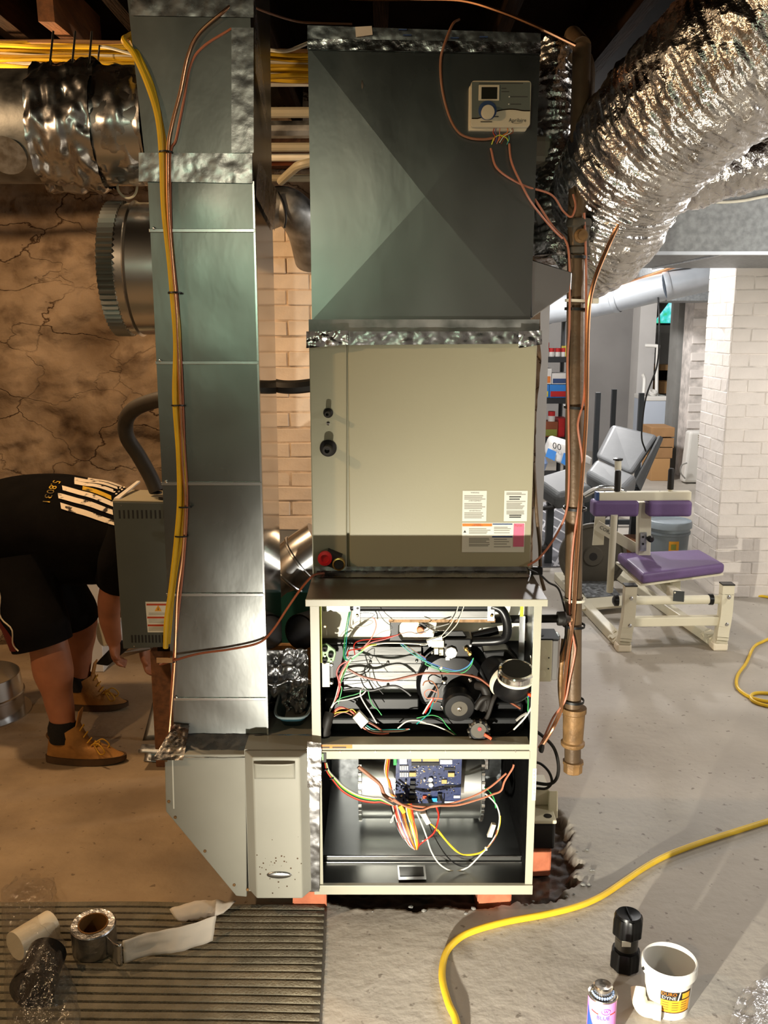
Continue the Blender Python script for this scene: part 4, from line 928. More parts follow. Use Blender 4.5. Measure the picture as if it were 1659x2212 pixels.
W(zb((1410, 1170), (1440, 1270), (1440, 1420)), .0016, 'w_green')
W(zb((1430, 1180), (1450, 1250)), .0016, 'w_blue')
W(zb((1440, 1175), (1490, 1240), (1480, 1370), (1400, 1500), (1270, 1640)), .0026, 'w_white')
W(zb((1300, 1530), (1360, 1480), (1430, 1440)), .0040, 'w_grey')
W(zb((1270, 1640), (1150, 1710), (1000, 1750)), .0016, 'w_black')
W(zb((930, 1650), (960, 1700), (1000, 1720)), .0026, 'w_brown')
W(zb((1470, 750), (1490, 900), (1510, 1000), (1500, 700), (1530, 620)), .0014, 'w_white')
for q in (za((620, 930), d=2.545)[0], zb((400, 900), d=2.545)[0]): fpart(MB().lathe([(.005, -.003), (.005, .003)], q, (1, 0, -.6), 10), 'cable_tie', 'tie_white')

# ---- lower compartment
LB = 3.12
fpart(MB().box(FX0 + .004, FX1 - .004, LB, LB + .006, FZ0, zd - .006), 'blower_back', 'galv_dull', smooth=0)
fpart(MB().box(FX0 + .004, FX0 + .016, FY + .03, LB, FZ0, zd - .006), 'insulation_liner', 'dark_insul', smooth=0)
fpart(MB().box(FX1 - .014, FX1 - .004, FY + .006, LB, FZ0, zd - .006), 'insulation_liner', 'dark_insul', smooth=0)
zs = .112; ysh = ZP(900, 1849, zs).y
fpart(MB().box(FX0 + .016, FX1 - .014, ysh, LB, zs - .004, zs), 'blower_shelf', 'blower_steel', smooth=0)
fpart(MB().box(FX0 + .016, FX1 - .014, ysh - .004, ysh, FZ0 + .004, zs + .004), 'shelf_lip', 'pan_steel', smooth=0, bevel=.0015)
fpart(MB().tube([(FX0 + .016, ysh - .005, zs + .002), (FX1 - .014, ysh - .005, zs + .002)], .0022, 8), 'shelf_rail', 'chrome')
fpart(MB().tube([(FX0 + .016, ysh - .012, zs - .014), (FX1 - .014, ysh - .012, zs - .014)], .0022, 8), 'shelf_rail', 'chrome')
fpart(MB().hexa([(FX0 + .005, FY + .002, FZ0 + .006), (FX1 - .005, FY + .002, FZ0 + .006), (FX1 - .014, ysh - .006, FZ0 + .004), (FX0 + .016, ysh - .006, FZ0 + .004),
                 (FX0 + .005, FY + .002, FZ0 + .011), (FX1 - .005, FY + .002, FZ0 + .011), (FX1 - .014, ysh - .006, FZ0 + .022), (FX0 + .016, ysh - .006, FZ0 + .022)]), 'front_pan', 'pan_steel', smooth=0)
yb_, rb = 2.83, .135; xb0, xb1 = YP(775, 1700, 2.76).x, YP(1043, 1700, 2.76).x
zb_ = YP(900, 1766, yb_ - .06).z + .118
bl = fpart(MB().lathe([(rb - .004, 0), (rb + .004, .001), (rb + .004, .010), (rb, .012), (rb, xb1 - xb0 - .012), (rb + .004, xb1 - xb0 - .010), (rb + .004, xb1 - xb0 - .001), (rb - .004, xb1 - xb0)], (xb0, yb_, zb_), (1, 0, 0), 72), 'blower_housing', 'blower_steel', smooth=30)
for side in (xb0 + .005, xb1 - .005):
    for k in range(11):
        an = math.pi * (.72 + .06 * k); MB().box(side - .005, side + .005, yb_ + math.cos(an) * (rb + .004) - .004, yb_ + math.cos(an) * (rb + .004) + .003, zb_ + math.sin(an) * (rb + .004) - .004, zb_ + math.sin(an) * (rb + .004) + .004).build('crimp_tab', 'chrome', bl, smooth=0)
MB().pbox(1045, 1057, 1640, 1664, 2.74, .05).build('motor_capacitor', 'galv_smooth', bl, smooth=0, bevel=.004)
MB().box(xb0 + .02, xb1 - .02, yb_ + .02, LB, zs, zb_).build('blower_scroll', 'blower_steel', bl, smooth=0)
# control board
CBY = 2.635
cb0, cb1 = YP(852, 1735, CBY), YP(997, 1625, CBY)
tilt = lambda px, py, off=0.: YP(px, py, CBY - off + (1735 - py) * .00012)
cbp = [tilt(853, 1736), tilt(995, 1734), tilt(998, 1628), tilt(856, 1628)]
cb = fpart(MB().slab(cbp, (0, .003, 0)), 'control_board', 'pcb', smooth=0)
def chip(px0, px1, py0, py1, th, m_, nm='component'):
    a_ = tilt(px0, py1, th); b2 = tilt(px1, py0, th)
    MB().box(a_.x, b2.x, a_.y, a_.y + th + .001, a_.z, b2.z).build(nm, m_, cb, smooth=0, bevel=.0006 if th > .004 else 0)
ez = lambda x, y: (840 + x / 6.144, 1620 + y / 6.144)
def ech(x0, x1, y0, y1, th, m_, nm='component'):
    a_ = ez(x0, y0); b2 = ez(x1, y1); chip(a_[0], b2[0], a_[1], b2[1], th, m_, nm)
ech(140, 240, 115, 190, .012, 'relay_white', 'relay'); ech(60, 105, 115, 205, .014, 'w_green', 'terminal_block')
for k in range(5): ech(145 + k * 24, 162 + k * 24, 210, 270, .006, 'relay_white', 'fuse_clip'); ech(145 + k * 24, 162 + k * 24, 300, 360, .006, 'relay_white', 'fuse_clip')
ech(300, 430, 115, 155, .010, 'pin_tan', 'pin_header'); ech(450, 665, 115, 155, .010, 'pin_tan', 'pin_header'); ech(270, 360, 300, 355, .010, 'pin_tan', 'pin_header'); ech(785, 870, 305, 360, .010, 'pin_tan', 'pin_header')
ech(700, 770, 395, 450, .006, 'pin_tan', 'pin_header'); ech(300, 670, 165, 210, .003, 'chip', 'chip'); ech(735, 880, 235, 270, .003, 'chip', 'chip'); ech(740, 890, 465, 490, .003, 'chip', 'chip')
for y in (410, 470, 530, 600, 660): ech(285 - (y - 410) * .1, 350, y, y + 45, .014, 'chip', 'relay')
ech(570, 640, 640, 690, .010, 'led_blue', 'blue_relay'); ech(650, 700, 580, 680, .010, 'chip', 'relay'); ech(530, 570, 650, 700, .010, 'chip', 'relay'); ech(450, 500, 610, 650, .008, 'label_red', 'component')
ech(860, 945, 605, 640, .004, 'relay_white', 'board_label'); ech(740, 870, 683, 705, .004, 'relay_white', 'board_label'); ech(680, 840, 130, 190, .004, 'relay_white', 'resistor_row')
for q in ((552, 380, .0072), (556, 450, .0072), (470, 385, .0035)):
    p_ = tilt(*ez(q[0], q[1]), .002); MB().lathe([(q[2], 0), (q[2], .009), (q[2] * .8, .010)], p_, (0, -1, 0), 16).build('capacitor', 'relay_white', cb)
random.seed(11)
for k in range(150):
    x, y = random.uniform(300, 930), random.uniform(170, 690); wd, hh = random.choice(((14, 9), (8, 14), (26, 9), (10, 10)))
    ech(x, x + wd, y, y + hh, random.uniform(.0015, .004), random.choice(('relay_white', 'chip', 'chip', 'pin_tan', 'chrome')))
for k in range(24):
    x, y = random.uniform(60, 260), random.uniform(380, 690); ech(x, x + 16, y, y + 16, random.uniform(.003, .010), random.choice(('chip', 'relay_white', 'chip', 'brass')))
lsw = fpart(MB().pbox(688, 705, 1626, 1647, FY - .008, .012), 'door_switch', 'label_black', smooth=0, bevel=.001)
MB().pbox(691, 699, 1628, 1643, FY - .012, .005).build('switch_rocker', 'green_seal', lsw, smooth=0, bevel=.001)
# wires of the lower compartment
for k, m2 in enumerate(('w_red', 'w_pink', 'w_black', 'w_green', 'w_yellow', 'w_white', 'w_grey')):
    o_ = (k - 3) * 10
    W(zc((140 + k * 4, 175), (165 + k * 6, 290), (230 + k * 10, 390), (400 + o_ * .6, 540 - o_), (600, 650 - o_ * 1.3), (800, 690 - o_ * 1.2), (900, 690 - o_), (1000, 730 - o_ * .5), (1090, 770), d=2.53), .0020, m2)
for x, y in ((150, 265), (230, 385)): fpart(MB().lathe([(.008, -.002), (.008, .002)], YP(680 + x / 6.38, 1620 + y / 6.38, 2.53), (.4, 0, -1), 12), 'cable_tie', 'tie_black')
W(zc((600, 230), (750, 350), (900, 480), (960, 620), (1080, 700), d=2.56), .0060, 'w_tan', 'ribbon_cable')
fan = ('w_black', 'w_white', 'w_red', 'w_pink', 'w_white', 'w_purple', 'w_brown', 'w_orange', 'w_orange', 'w_black', 'w_white', 'w_yellow', 'w_yellow', 'w_orange', 'w_red')
for k, m2 in enumerate(fan):
    t = k / (len(fan) - 1)
    W(zc((1050 + 280 * t, 770 - 30 * t, .02), (1085 + 270 * t, 900, 0), (1150 + 250 * t + 20 * math.sin(k * 2.1), 1100, -.02), (1270 + 160 * t, 1290, -.03), (1370 + 40 * t, 1370, -.02), d=2.55), .0022, m2)
fpart(MB().slab([YP(680 + x / 6.38, 1620 + y / 6.38, 2.53) for x, y in ((1145, 790), (1200, 765), (1255, 860), (1210, 890))], (0, .012, 0)), 'yellow_splice', 'w_yellow', smooth=0, bevel=.001)
fpart(MB().slab([YP(840 + x / 6.144, 1620 + y / 6.144, 2.53) for x, y in ((415, 855), (490, 845), (560, 975), (500, 1000))], (0, .014, 0)), 'molex_connector', 'tie_white', smooth=0, bevel=.001)
fpart(MB().slab([YP(840 + x / 6.144, 1620 + y / 6.144, 2.53) for x, y in ((1370, 990), (1425, 1000), (1370, 1165), (1305, 1160))], (0, .014, 0)), 'molex_connector', 'tie_white', smooth=0, bevel=.001)
W(ze((550, 980), (650, 1060), (780, 1220), (940, 1370), (1060, 1390), (1220, 1360), (1310, 1290)), .0022, 'w_yellow')
W(ze((570, 990), (700, 1140), (850, 1310), (960, 1380), (1100, 1395), (1260, 1340), (1400, 1180), (1470, 1000), (1480, 870)), .0020, 'w_yellow')
W(ze((360, 820), (430, 970), (500, 1150), (560, 1340), (680, 1520), (860, 1610), (1040, 1560), (1200, 1410), (1350, 1240), (1440, 1080), (1470, 900), (1440, 760), (1380, 670), (1270, 570)), .0024, 'w_white')
W(ze((490, 790), (540, 1000), (620, 1180), (760, 1400), (900, 1520), (1030, 1550), (1110, 1510)), .0018, 'w_black')
W(ze((1270, 490), (1350, 570), (1400, 660), (1420, 770)), .0020, 'w_green')
W(ze((630, 750), (660, 880), (620, 1050), (570, 1130), (450, 1220), (370, 1290)), .0028, 'w_red')
W(ze((680, 750), (670, 860), (600, 1060), (470, 1170)), .0020, 'w_black')
W(ze((640, 1040), (660, 1120)), .0022, 'w_black'); W(ze((510, 1170), (640, 1140)), .0018, 'w_black')
W(ze((440, 1210), (520, 1190)), .0020, 'w_white')
W(ze((0, 630), (130, 710), (300, 740), (500, 760), (650, 745), (900, 690), (1150, 600), (1350, 490), (1560, 310), d=2.54), .0030, 'w_copper')
W(ze((60, 650), (200, 740), (420, 800), (600, 745), (900, 735), (1180, 660), (1380, 590), (1490, 540), (1540, 410), (1640, 250), (1659, 190), d=2.53), .0030, 'w_copper')
W(zc((1040, 1000), (1060, 950), (1090, 890), (1070, 980), (1045, 1005), d=2.53), .0014, 'w_white')
for k, m2 in enumerate(('w_white', 'w_pink', 'w_yellow', 'w_red', 'w_tan')): W(zc((980 + 14 * k, 120), (960 + 12 * k, 280 + 20 * k), (1000 + 10 * k, 430), (1030 + 14 * k, 600), (1060 + 16 * k, 640), d=2.60), .0014, m2)
W(ze((1310, 1290), (1400, 1180), (1440, 1060)), .0026, 'w_brown')
fpart(MB().lathe([(.006, -.003), (.006, .003)], ze((1290, 1310))[0], (1, 0, .5), 10), 'cable_tie', 'tie_white')
zpn = FZ0 + .017; lp = [ZP(858, 1872, zpn), ZP(918, 1872, zpn), ZP(921, 1903, zpn - .003), ZP(861, 1904, zpn - .003)]
rp2 = fpart(MB().slab([p + Vector((0, 0, .004)) for p in lp], (0, 0, .0012)), 'rating_plate', 'galv_smooth', smooth=0)
MB().slab([ZP(862, 1876, zpn) + Vector((0, 0, .0056)), ZP(914, 1876, zpn) + Vector((0, 0, .0056)), ZP(916, 1894, zpn) + Vector((0, 0, .004)), ZP(864, 1895, zpn) + Vector((0, 0, .004))], (0, 0, .0004)).build('plate_print', 'lcd', rp2, smooth=0)
fpart(MB().lathe([(.003, 0), (.003, .008), (.005, .008), (.005, .012)], ZP(880, 1860, zpn), (1, -.2, .3), 8), 'loose_screw', 'chrome')
# tape between furnace lid and coil
strip((-.20, CYY - .012, FZ1 + .022), (.425, CYY - .012, FZ1 + .022), (.430, CYY - .012, YP(900, 1222, CYY).z), (-.212, CYY - .012, YP(900, 1222, CYY).z), 110, 10, .008, (0, -.9, .4), 81.).build('foil_tape', 'foil_tape', fu, smooth=60)
strip((-.20, CYY - .05, FZ1 + .018), (.43, CYY - .05, FZ1 + .018), (.43, CYY - .008, FZ1 + .030), (-.20, CYY - .008, FZ1 + .030), 100, 8, .006, (0, -.3, 1), 91.).build('foil_tape', 'foil_tape', fu, smooth=60)

# ================================================================== things around the furnace
def obrick(label, c, sx, sy, sz, rz=0.):
    bm = bmesh.new(); bmesh.ops.create_cube(bm, size=1.)
    for v in bm.verts: v.co = Vector((v.co.x * sx, v.co.y * sy, (v.co.z + .5) * sz)) + Vector([random.uniform(-.002, .002) for _ in range(3)])
    bmesh.ops.bevel(bm, geom=list(bm.edges), offset=.004, segments=2, affect='EDGES')
    me_ = bpy.data.meshes.new('brick'); bm.to_mesh(me_); bm.free(); me_.materials.append(G('brick_red'))
    o = bpy.data.objects.new('brick', me_); COL.objects.link(o); o.location = c; o.rotation_euler = (0, 0, rz); WL[o.name] = Vector(c); return tag(o, label, 'brick')
obrick('red brick propping the right front corner of the furnace', (YP(1067, 1940, 2.55).x, 2.59, -.042), .104, .10, .114)
obrick('red brick under the left corner of the furnace beside the mat', (YP(676, 1940, 2.52).x - .01, 2.57, -.004), .10, .12, .064)
obrick('red brick under the condensate pump', (.490, 2.83, -.045), .10, .17, .045 + YP(1180, 1836, 2.74).z, .05)
obrick('brick under the rear right of the furnace', (.30, 3.1, -.045), .10, .20, .118)
# condensate pump
zpb = YP(1180, 1836, 2.74).z
cp = thing('condensate_pump', 'black and cream condensate pump standing right of the furnace', 'pump', (.505, 2.82, zpb))
MB().box(.446, .552, 2.74, 2.93, zpb + .001, YP(1180, 1779, 2.74).z).build('tank', 'black_plastic', cp, smooth=0, bevel=.008)
zt2 = YP(1180, 1779, 2.74).z
MB().box(.444, .555, 2.737, 2.935, zt2 - .001, zt2 + .012).build('tank_lid', 'pump_cream', cp, smooth=0, bevel=.004)
MB().box(.446, .545, 2.83, 2.93, zt2 + .012, zt2 + .075).build('motor_base', 'pump_cream', cp, smooth=0, bevel=.006)
MB().hexa([YP(1183, 1768, 2.80), YP(1205, 1768, 2.80), YP(1205, 1768, 2.90), YP(1183, 1768, 2.90), YP(1185, 1708, 2.80), YP(1205, 1708, 2.80), YP(1205, 1708, 2.90), YP(1185, 1708, 2.90)]).build('motor_cover', 'pump_cream', cp, smooth=0, bevel=.004)
MB().lathe([(.013, 0), (.013, .0015)], Vector((.530, 2.765, zt2 + .012)), (0, 0, 1), 24).build('inlet_hole', 'label_black', cp)
MB().lathe([(.009, 0), (.009, .008), (.006, .012), (.006, .035)], Vector((.463, 2.775, zt2 + .012)), (0, 0, 1), 16).build('outlet_barb', 'black_plastic', cp)
wire(cp, [(.463, 2.775, zt2 + .04), (.464, 2.775, zt2 + .10), (.460, 2.79, zt2 + .19), (.45, 2.83, zt2 + .30)], .006, 'clear_pvc', 'drain_tube', 10)
wire(cp, path([(1146, 1645, 2.80), (1168, 1650, 2.80), (1186, 1668, 2.79), (1192, 1690, 2.79), (1180, 1703, 2.80), (1160, 1703, 2.82)]), .0045, 'black_rubber', 'power_cord', 8)
wire(cp, path([(1146, 1572, 2.80), (1172, 1590, 2.78), (1196, 1615, 2.77), (1206, 1650, 2.77), (1203, 1680, 2.78), (1186, 1694, 2.79), (1150, 1690, 2.82)]), .0055, 'black_rubber', 'power_cord', 8)
# junction box on the cabinet side
jb = thing('junction_box', 'cream electrical junction box with round knockouts on furnace side', 'junction box', (.49, 2.66, YP(1190, 1472, 2.64).z))
zj0, zj1 = YP(1190, 1470, 2.64).z, YP(1190, 1383, 2.64).z
MB().box(FX1 + .001, .520, 2.64, 2.72, zj0, zj1).build('box_body', 'galv_smooth', jb, smooth=0, bevel=.003)
MB().box(FX1 + .001, .522, 2.642, 2.735, zj1 + .0005, zj1 + .004).build('box_top', 'black_metal', jb, smooth=0)
MB().lathe([(.011, 0), (.011, .001)], Vector((.470, 2.675, zj1 + .0045)), (0, 0, 1), 20).build('knockout', 'label_black', jb)
MB().box(FX1 + .002, .500, 2.634, 2.6405, zj0 - .002, zj1 + .001).build('cover_plate', 'pump_cream', jb, smooth=0, bevel=.003)
for k in range(3): MB().lathe([(.0135, 0), (.0135, .0015), (.0125, .0018)], Vector((.470, 2.634, zj0 + .022 + k * .035)), (0, -1, 0), 24).build('knockout', 'pump_cream', jb)
for k in (0, 1): MB().lathe([(.002, 0), (.002, .0025)], Vector((.490, 2.634, zj0 + .04 + k * .034)), (0, -1, 0), 8).build('screw', 'label_black', jb)
MB().box(.522, .534, 2.69, 2.73, zj0 + .02, zj1 - .005).build('cable_clamp', 'galv_smooth', jb, smooth=0, bevel=.003)
# ================================================================== gas drop pipe and lines strapped to it
GP = [YP(1257, 100, 2.88), YP(1246, 470, 2.80), YP(1241, 900, 2.78), YP(1237, 1530, 2.78)]
gp = thing('gas_drop_pipe', 'brown steel gas drop pipe with capped drip leg right of the furnace', 'pipe', YP(1237, 1668, 2.78))
MB().tube(GP, .0265, 20).build('pipe', 'iron_brown', gp)
top = GP[0]
MB().tube([top, top + Vector((.02, .25, .10))], .0265, 16).build('pipe', 'iron_brown', gp)
MB().lathe([(.034, 0), (.036, .006), (.036, .02), (.031, .026), (.031, .075), (.036, .08), (.036, .095), (.033, .10)], YP(1249, 512, 2.80) + Vector((0, 0, -.05)), (0, 0, 1), 24).build('gas_cock', 'plate_iron', gp)
MB().lathe([(.020, 0), (.020, .012), (.013, .018), (.013, .03)], YP(1250, 512, 2.80) + Vector((0, -.028, 0)), (0, -1, 0), 20).build('valve_stem', 'rust_brown', gp)
b0, b1 = YP(1237, 1528, 2.78), YP(1237, 1610, 2.78); ln = (b0 - b1).length
MB().lathe([(.036, 0), (.038, .004), (.038, .012), (.032, .016), (.035, ln - .02), (.039, ln - .016), (.039, ln), (.028, ln + .002)], b1, (0, 0, 1), 24).build('coupling', 'rust_brown', gp)
MB().cyl(YP(1237, 1652, 2.78), b1, .026, 20).build('nipple', 'iron_brown', gp)
MB().lathe([(.026, 0), (.031, .004), (.031, .030), (.034, .032), (.034, .040), (.028, .042)], YP(1237, 1668, 2.78), (0, 0, 1), 10).build('pipe_cap', 'rust_brown', gp, smooth=20)
MB().tube([YP(1060, 1338, 2.70), YP(1208, 1336, 2.70)], .0125, 14).build('branch_pipe', 'black_iron', gp)
MB().lathe([(.021, 0), (.022, .004), (.022, .022), (.018, .026)], YP(1204, 1336, 2.70), (1, 0, 0), 20).build('branch_union', 'black_iron', gp)
MB().tube([YP(1212, 1336, 2.70), YP(1236, 1336, 2.77)], .014, 14).build('branch_pipe', 'black_iron', gp)
for py, m2, r in ((556, 'tie_black', .032), (668, 'tie_black', .034), (880, 'tie_black', .034), (1098, 'tie_black', .034), (1350, 'tie_black', .034), (1512, 'tie_black', .034), (650, 'tie_white', .033), (1294, 'tie_white', .033)):
    px = 1248 - (py - 500) * .0105; c_ = YP(px, py, 2.78 if py > 700 else 2.79)
    MB().lathe([(r, -.004), (r + .002, -.004), (r + .002, .004), (r, .004), (r, -.004)], c_, (.05, 0, 1), 20, caps=False).build('cable_tie', m2, gp)
    if m2 == 'tie_white' and py < 700: MB().box(c_.x + .03, c_.x + .058, c_.y - .03, c_.y - .018, c_.z - .008, c_.z + .008).build('tie_head', m2, gp, smooth=0, bevel=.003)
def line(name, label, cat, pts, r, m2, Y=None, n=8): return tag(MB().tube(catmull(path(pts, Y), 8), r, n).build(name, m2), label, cat)
line('copper_tube', 'bright copper tube running down the front of the gas drop pipe', 'copper tube',
     [(1350, 455, 2.80), (1310, 540, 2.77), (1280, 620, 2.75), (1270, 700, 2.745), (1266, 900, 2.745), (1256, 1050, 2.742), (1246, 1200, 2.74), (1238, 1330, 2.74), (1226, 1420, 2.735), (1219, 1480, 2.735), (1212, 1530, 2.735), (1195, 1570, 2.72), (1170, 1612, 2.66)], .0062, 'copper')
line('thermostat_wire', 'pinkish thermostat wire hugging the left of the gas drop pipe', 'wire',
     [(1155, 430, 2.74), (1195, 490, 2.76), (1222, 520, 2.77), (1230, 570, 2.765), (1230, 700, 2.76), (1226, 780, 2.755), (1228, 900, 2.755), (1229, 1040, 2.755), (1222, 1110, 2.755), (1196, 1165, 2.75), (1165, 1205, 2.70), (1140, 1222, 2.69)], .0034, 'w_copper')
line('thermostat_wire', 'pinkish thermostat wire hugging the right of the gas drop pipe', 'wire',
     [(1060, 320, 2.69), (1075, 365, 2.69), (1130, 400, 2.70), (1190, 420, 2.74), (1216, 455, 2.76), (1234, 468, 2.755), (1243, 445, 2.76), (1238, 420, 2.77)], .0030, 'w_copper')
line('thermostat_wire', 'pinkish thermostat wire weaving over the front of the gas drop pipe', 'wire',
     [(1262, 460, 2.77), (1266, 560, 2.765), (1266, 700, 2.755), (1262, 850, 2.75), (1250, 905, 2.745), (1249, 930, 2.742), (1258, 1000, 2.742), (1252, 1080, 2.742), (1240, 1160, 2.742), (1234, 1230, 2.742), (1230, 1330, 2.74), (1240, 1385, 2.74), (1242, 1410, 2.74), (1230, 1470, 2.735), (1220, 1515, 2.735), (1195, 1550, 2.725), (1172, 1600, 2.68), (1164, 1614, 2.62)], .0034, 'w_copper')
line('thermostat_wire', 'pinkish thermostat wire dropping from the controller to the gas pipe', 'wire',
     [(1100, 310, 2.69), (1105, 350, 2.688), (1125, 395, 2.69), (1150, 440, 2.70), (1190, 490, 2.74), (1215, 515, 2.76)], .0030, 'w_copper')
line('thermostat_wire', 'long pinkish wire looping over the plenum face into the controller', 'wire',
     [(992, 42, 2.74), (978, 52, 2.70), (962, 90, 2.688), (952, 130, 2.694), (955, 190, 2.694), (970, 250, 2.694), (990, 285, 2.692), (1015, 298, 2.690), (1045, 301, 2.690), (1066, 298, 2.690)], .0034, 'w_tan')
line('copper_tube', 'bright copper tube crossing under the joists above the plenum', 'copper tube',
     [(560, -24, 3.0), (760, -4, 2.95), (900, -2, 2.86), (1000, 2, 2.8), (1080, 25, 2.76), (1160, 58, 2.74), (1243, 98, 2.74)], .0055, 'copper')
line('thermostat_wire', 'thin pinkish wire strung from return duct to plenum top', 'wire', [(535, 10, 2.60), (580, 28, 2.75), (640, 46, 2.9), (690, 50, 2.95), (760, 52, 3.0)], .0032, 'w_tan')
line('condensate_line', 'dark refrigerant line hanging along the right side of the coil', 'pipe',
     [(1153, 1000, 2.78), (1156, 1060, 2.76), (1160, 1120, 2.75), (1166, 1180, 2.74), (1168, 1240, 2.74), (1176, 1275, 2.74)], .0055, 'iron_brown')
line('power_cable', 'thin black cable curling from the coil corner to the gas pipe', 'cable',
     [(1140, 1228, 2.69), (1165, 1240, 2.70), (1185, 1258, 2.72), (1205, 1270, 2.74), (1216, 1300, 2.75), (1224, 1345, 2.75), (1218, 1390, 2.75), (1206, 1420, 2.74)], .0032, 'w_black')
tag(MB().pbox(1149, 1173, 1226, 1243, 2.695, .02).build('cable_plug', 'black_plastic', smooth=0, bevel=.004), 'small black plug at the lower right coil corner', 'plug')
tag(MB().tube(catmull(path([(1218, 1380, 2.76), (1214, 1420, 2.75), (1210, 1480, 2.76), (1214, 1530, 2.77)]), 6), .008, 10).build('flexible_conduit', 'rust_brown'), 'rusty flexible conduit between junction box and gas pipe', 'conduit')
MB().lathe([(.010, 0), (.013, .004), (.013, .010), (.007, .012)], YP(1166, 1616, 2.60), (1, -.6, 0), 16).build('wire_grommet', 'black_rubber', fu)

# ================================================================== cables on the return duct face
DY = RY - .010
line('power_cable', 'thick yellow cable bundle strapped down the return duct face', 'cable',
     [(300, 66, 2.70), (278, 78, 2.62), (268, 88, 2.56), (290, 118, 2.548), (318, 180, 2.546), (340, 250, 2.546), (349, 330, 2.544), (354, 450, 2.545), (366, 560, 2.545), (373, 640, 2.544), (380, 740, 2.545), (378, 860, 2.544), (386, 980, 2.545), (388, 1080, 2.545), (382, 1160, 2.544), (370, 1270, 2.545), (360, 1340, 2.545), (358, 1400, 2.545)], .0078, 'nm_yellow')
line('power_cable', 'second yellow cable strapped behind the thick one on the return duct', 'cable',
     [(300, 66, 2.72), (284, 84, 2.60), (300, 120, 2.555), (330, 190, 2.552), (352, 290, 2.552), (358, 340, 2.551), (364, 470, 2.552), (376, 620, 2.552), (386, 720, 2.552), (388, 870, 2.552), (396, 980, 2.552), (400, 1060, 2.552), (392, 1160, 2.552), (376, 1260, 2.552), (364, 1390, 2.552)], .0060, 'nm_yellow')
line('copper_tube', 'small copper tube bowing down across the return duct', 'copper tube',
     [(530, -14, 2.62), (490, 18, 2.548), (430, 70, 2.545), (405, 120, 2.545), (388, 200, 2.545), (370, 270, 2.544), (362, 330, 2.542), (364, 470, 2.540), (378, 640, 2.541), (384, 760, 2.541), (390, 880, 2.541), (394, 1000, 2.541), (400, 1090, 2.541), (394, 1200, 2.541), (383, 1290, 2.541), (378, 1420, 2.54), (370, 1530, 2.54), (364, 1594, 2.53)], .0036, 'copper')
line('copper_tube', 'copper line beside the yellow cables ending at the boot tape', 'copper tube',
     [(500, 62, 2.556), (440, 100, 2.554), (412, 140, 2.554), (396, 220, 2.552), (380, 300, 2.551), (368, 340, 2.551), (370, 520, 2.551), (382, 640, 2.551), (392, 800, 2.551), (398, 960, 2.551), (404, 1080, 2.551), (398, 1200, 2.551), (386, 1320, 2.551), (374, 1440, 2.551), (366, 1590, 2.54)], .0032, 'w_copper')
for i, (px, py) in enumerate(((358, 330), (378, 633), (385, 876), (392, 1158), (400, 1095), (368, 1428))):
    tag(MB().lathe([(.017, -.002), (.019, -.002), (.019, .002), (.017, .002), (.017, -.002)], YP(px, py, 2.547), (0, .1, 1), 18, caps=False).build('zip_tie', 'tie_black'),
        ('topmost', 'second', 'third', 'fourth', 'small offset', 'lowest')[i] + ' black zip tie round the cables on the return duct', 'zip tie', 'zip ties on the return duct')
line('thermostat_wire', 'brown wire swinging from the return duct to the furnace lid', 'wire',
     [(345, 1436, 2.53), (372, 1428, 2.53), (430, 1412, 2.545), (500, 1402, 2.545), (560, 1388, 2.545), (590, 1360, 2.56), (620, 1315, 2.58), (650, 1272, 2.60), (676, 1244, 2.64), (700, 1238, 2.68)], .0034, 'w_brown')
tag(MB().pbox(338, 372, 1422, 1432, 2.525, .004).build('cable_tag', 'cardboard', smooth=0), 'small tan tag tied at the lower end of the yellow cables', 'tag')
# yellow cable runs stapled under the joists
nb = thing('cable_bundle', 'bundle of yellow household cables running under the joists', 'cable', (-.6, 3.42, 2.55))
random.seed(21)
for k in range(15):
    py = 88 + k * 4.6; yy = 3.40 + random.uniform(-.03, .05); pts = []
    for px in range(-160, 960, 80):
        pts.append(YP(px, py + random.uniform(-3.5, 3.5) + (8 if px > 500 else 0) + (px * .02), yy + random.uniform(-.01, .01)))
    wire(nb, pts, random.uniform(.005, .0075), 'nm_yellow' if k not in (0, 6, 11) else ('w_white' if k != 0 else 'cardboard'), 'cable')
wire(nb, path([(215, 100, 3.35), (240, 104, 3.35), (290, 118, 3.36), (340, 130, 3.38)]), .005, 'w_white', 'cable')
wire(nb, path([(540, 110, 3.34), (580, 108, 3.34), (620, 110, 3.34), (668, 92, 3.36)]), .006, 'w_white', 'cable')
wire(nb, path([(215, 98, 3.34), (212, 130, 3.30), (210, 165, 3.0)]), .003, 'w_black', 'tie_wire')
tag(MB().tube(path([(-160, 168, 3.5), (420, 160, 3.5), (960, 176, 3.5)]), .022, 10).build('water_pipe', 'rust_brown'), 'brown water pipe under the yellow cables', 'pipe')
for i, (py, r, m2, lb) in enumerate(((172, .020, 'tie_white', 'pale pipe'), (243, .016, 'hum_tan', 'tan pipe'), (280, .026, 'old_galv', 'grey pipe'), (318, .014, 'hum_tan', 'thin tan pipe'), (340, .012, 'tie_white', 'thin pale pipe'), (352, .009, 'w_brown', 'brown cable'), (385, .012, 'hum_tan', 'lowest tan pipe'))):
    tag(MB().tube(path([(-860, py + 4, 3.9 + i * .05), (600, py, 3.9 + i * .05), (780, py - 1, 3.9 + i * .05)]), r * 1.3, 10).build('overhead_pipe', m2), lb + ' running overhead in the gap between duct and plenum, ' + ('top', 'second', 'third', 'fourth', 'fifth', 'sixth', 'seventh')[i] + ' of seven', 'pipe')
tag(MB().tube(catmull(path([(606, 392, 4.2), (632, 368, 4.1), (650, 356, 4.0), (700, 345, 3.98)]), 6), .018, 10).build('overhead_hose', 'hum_tan'), 'tan hose bending up in the gap beside the plenum', 'hose')
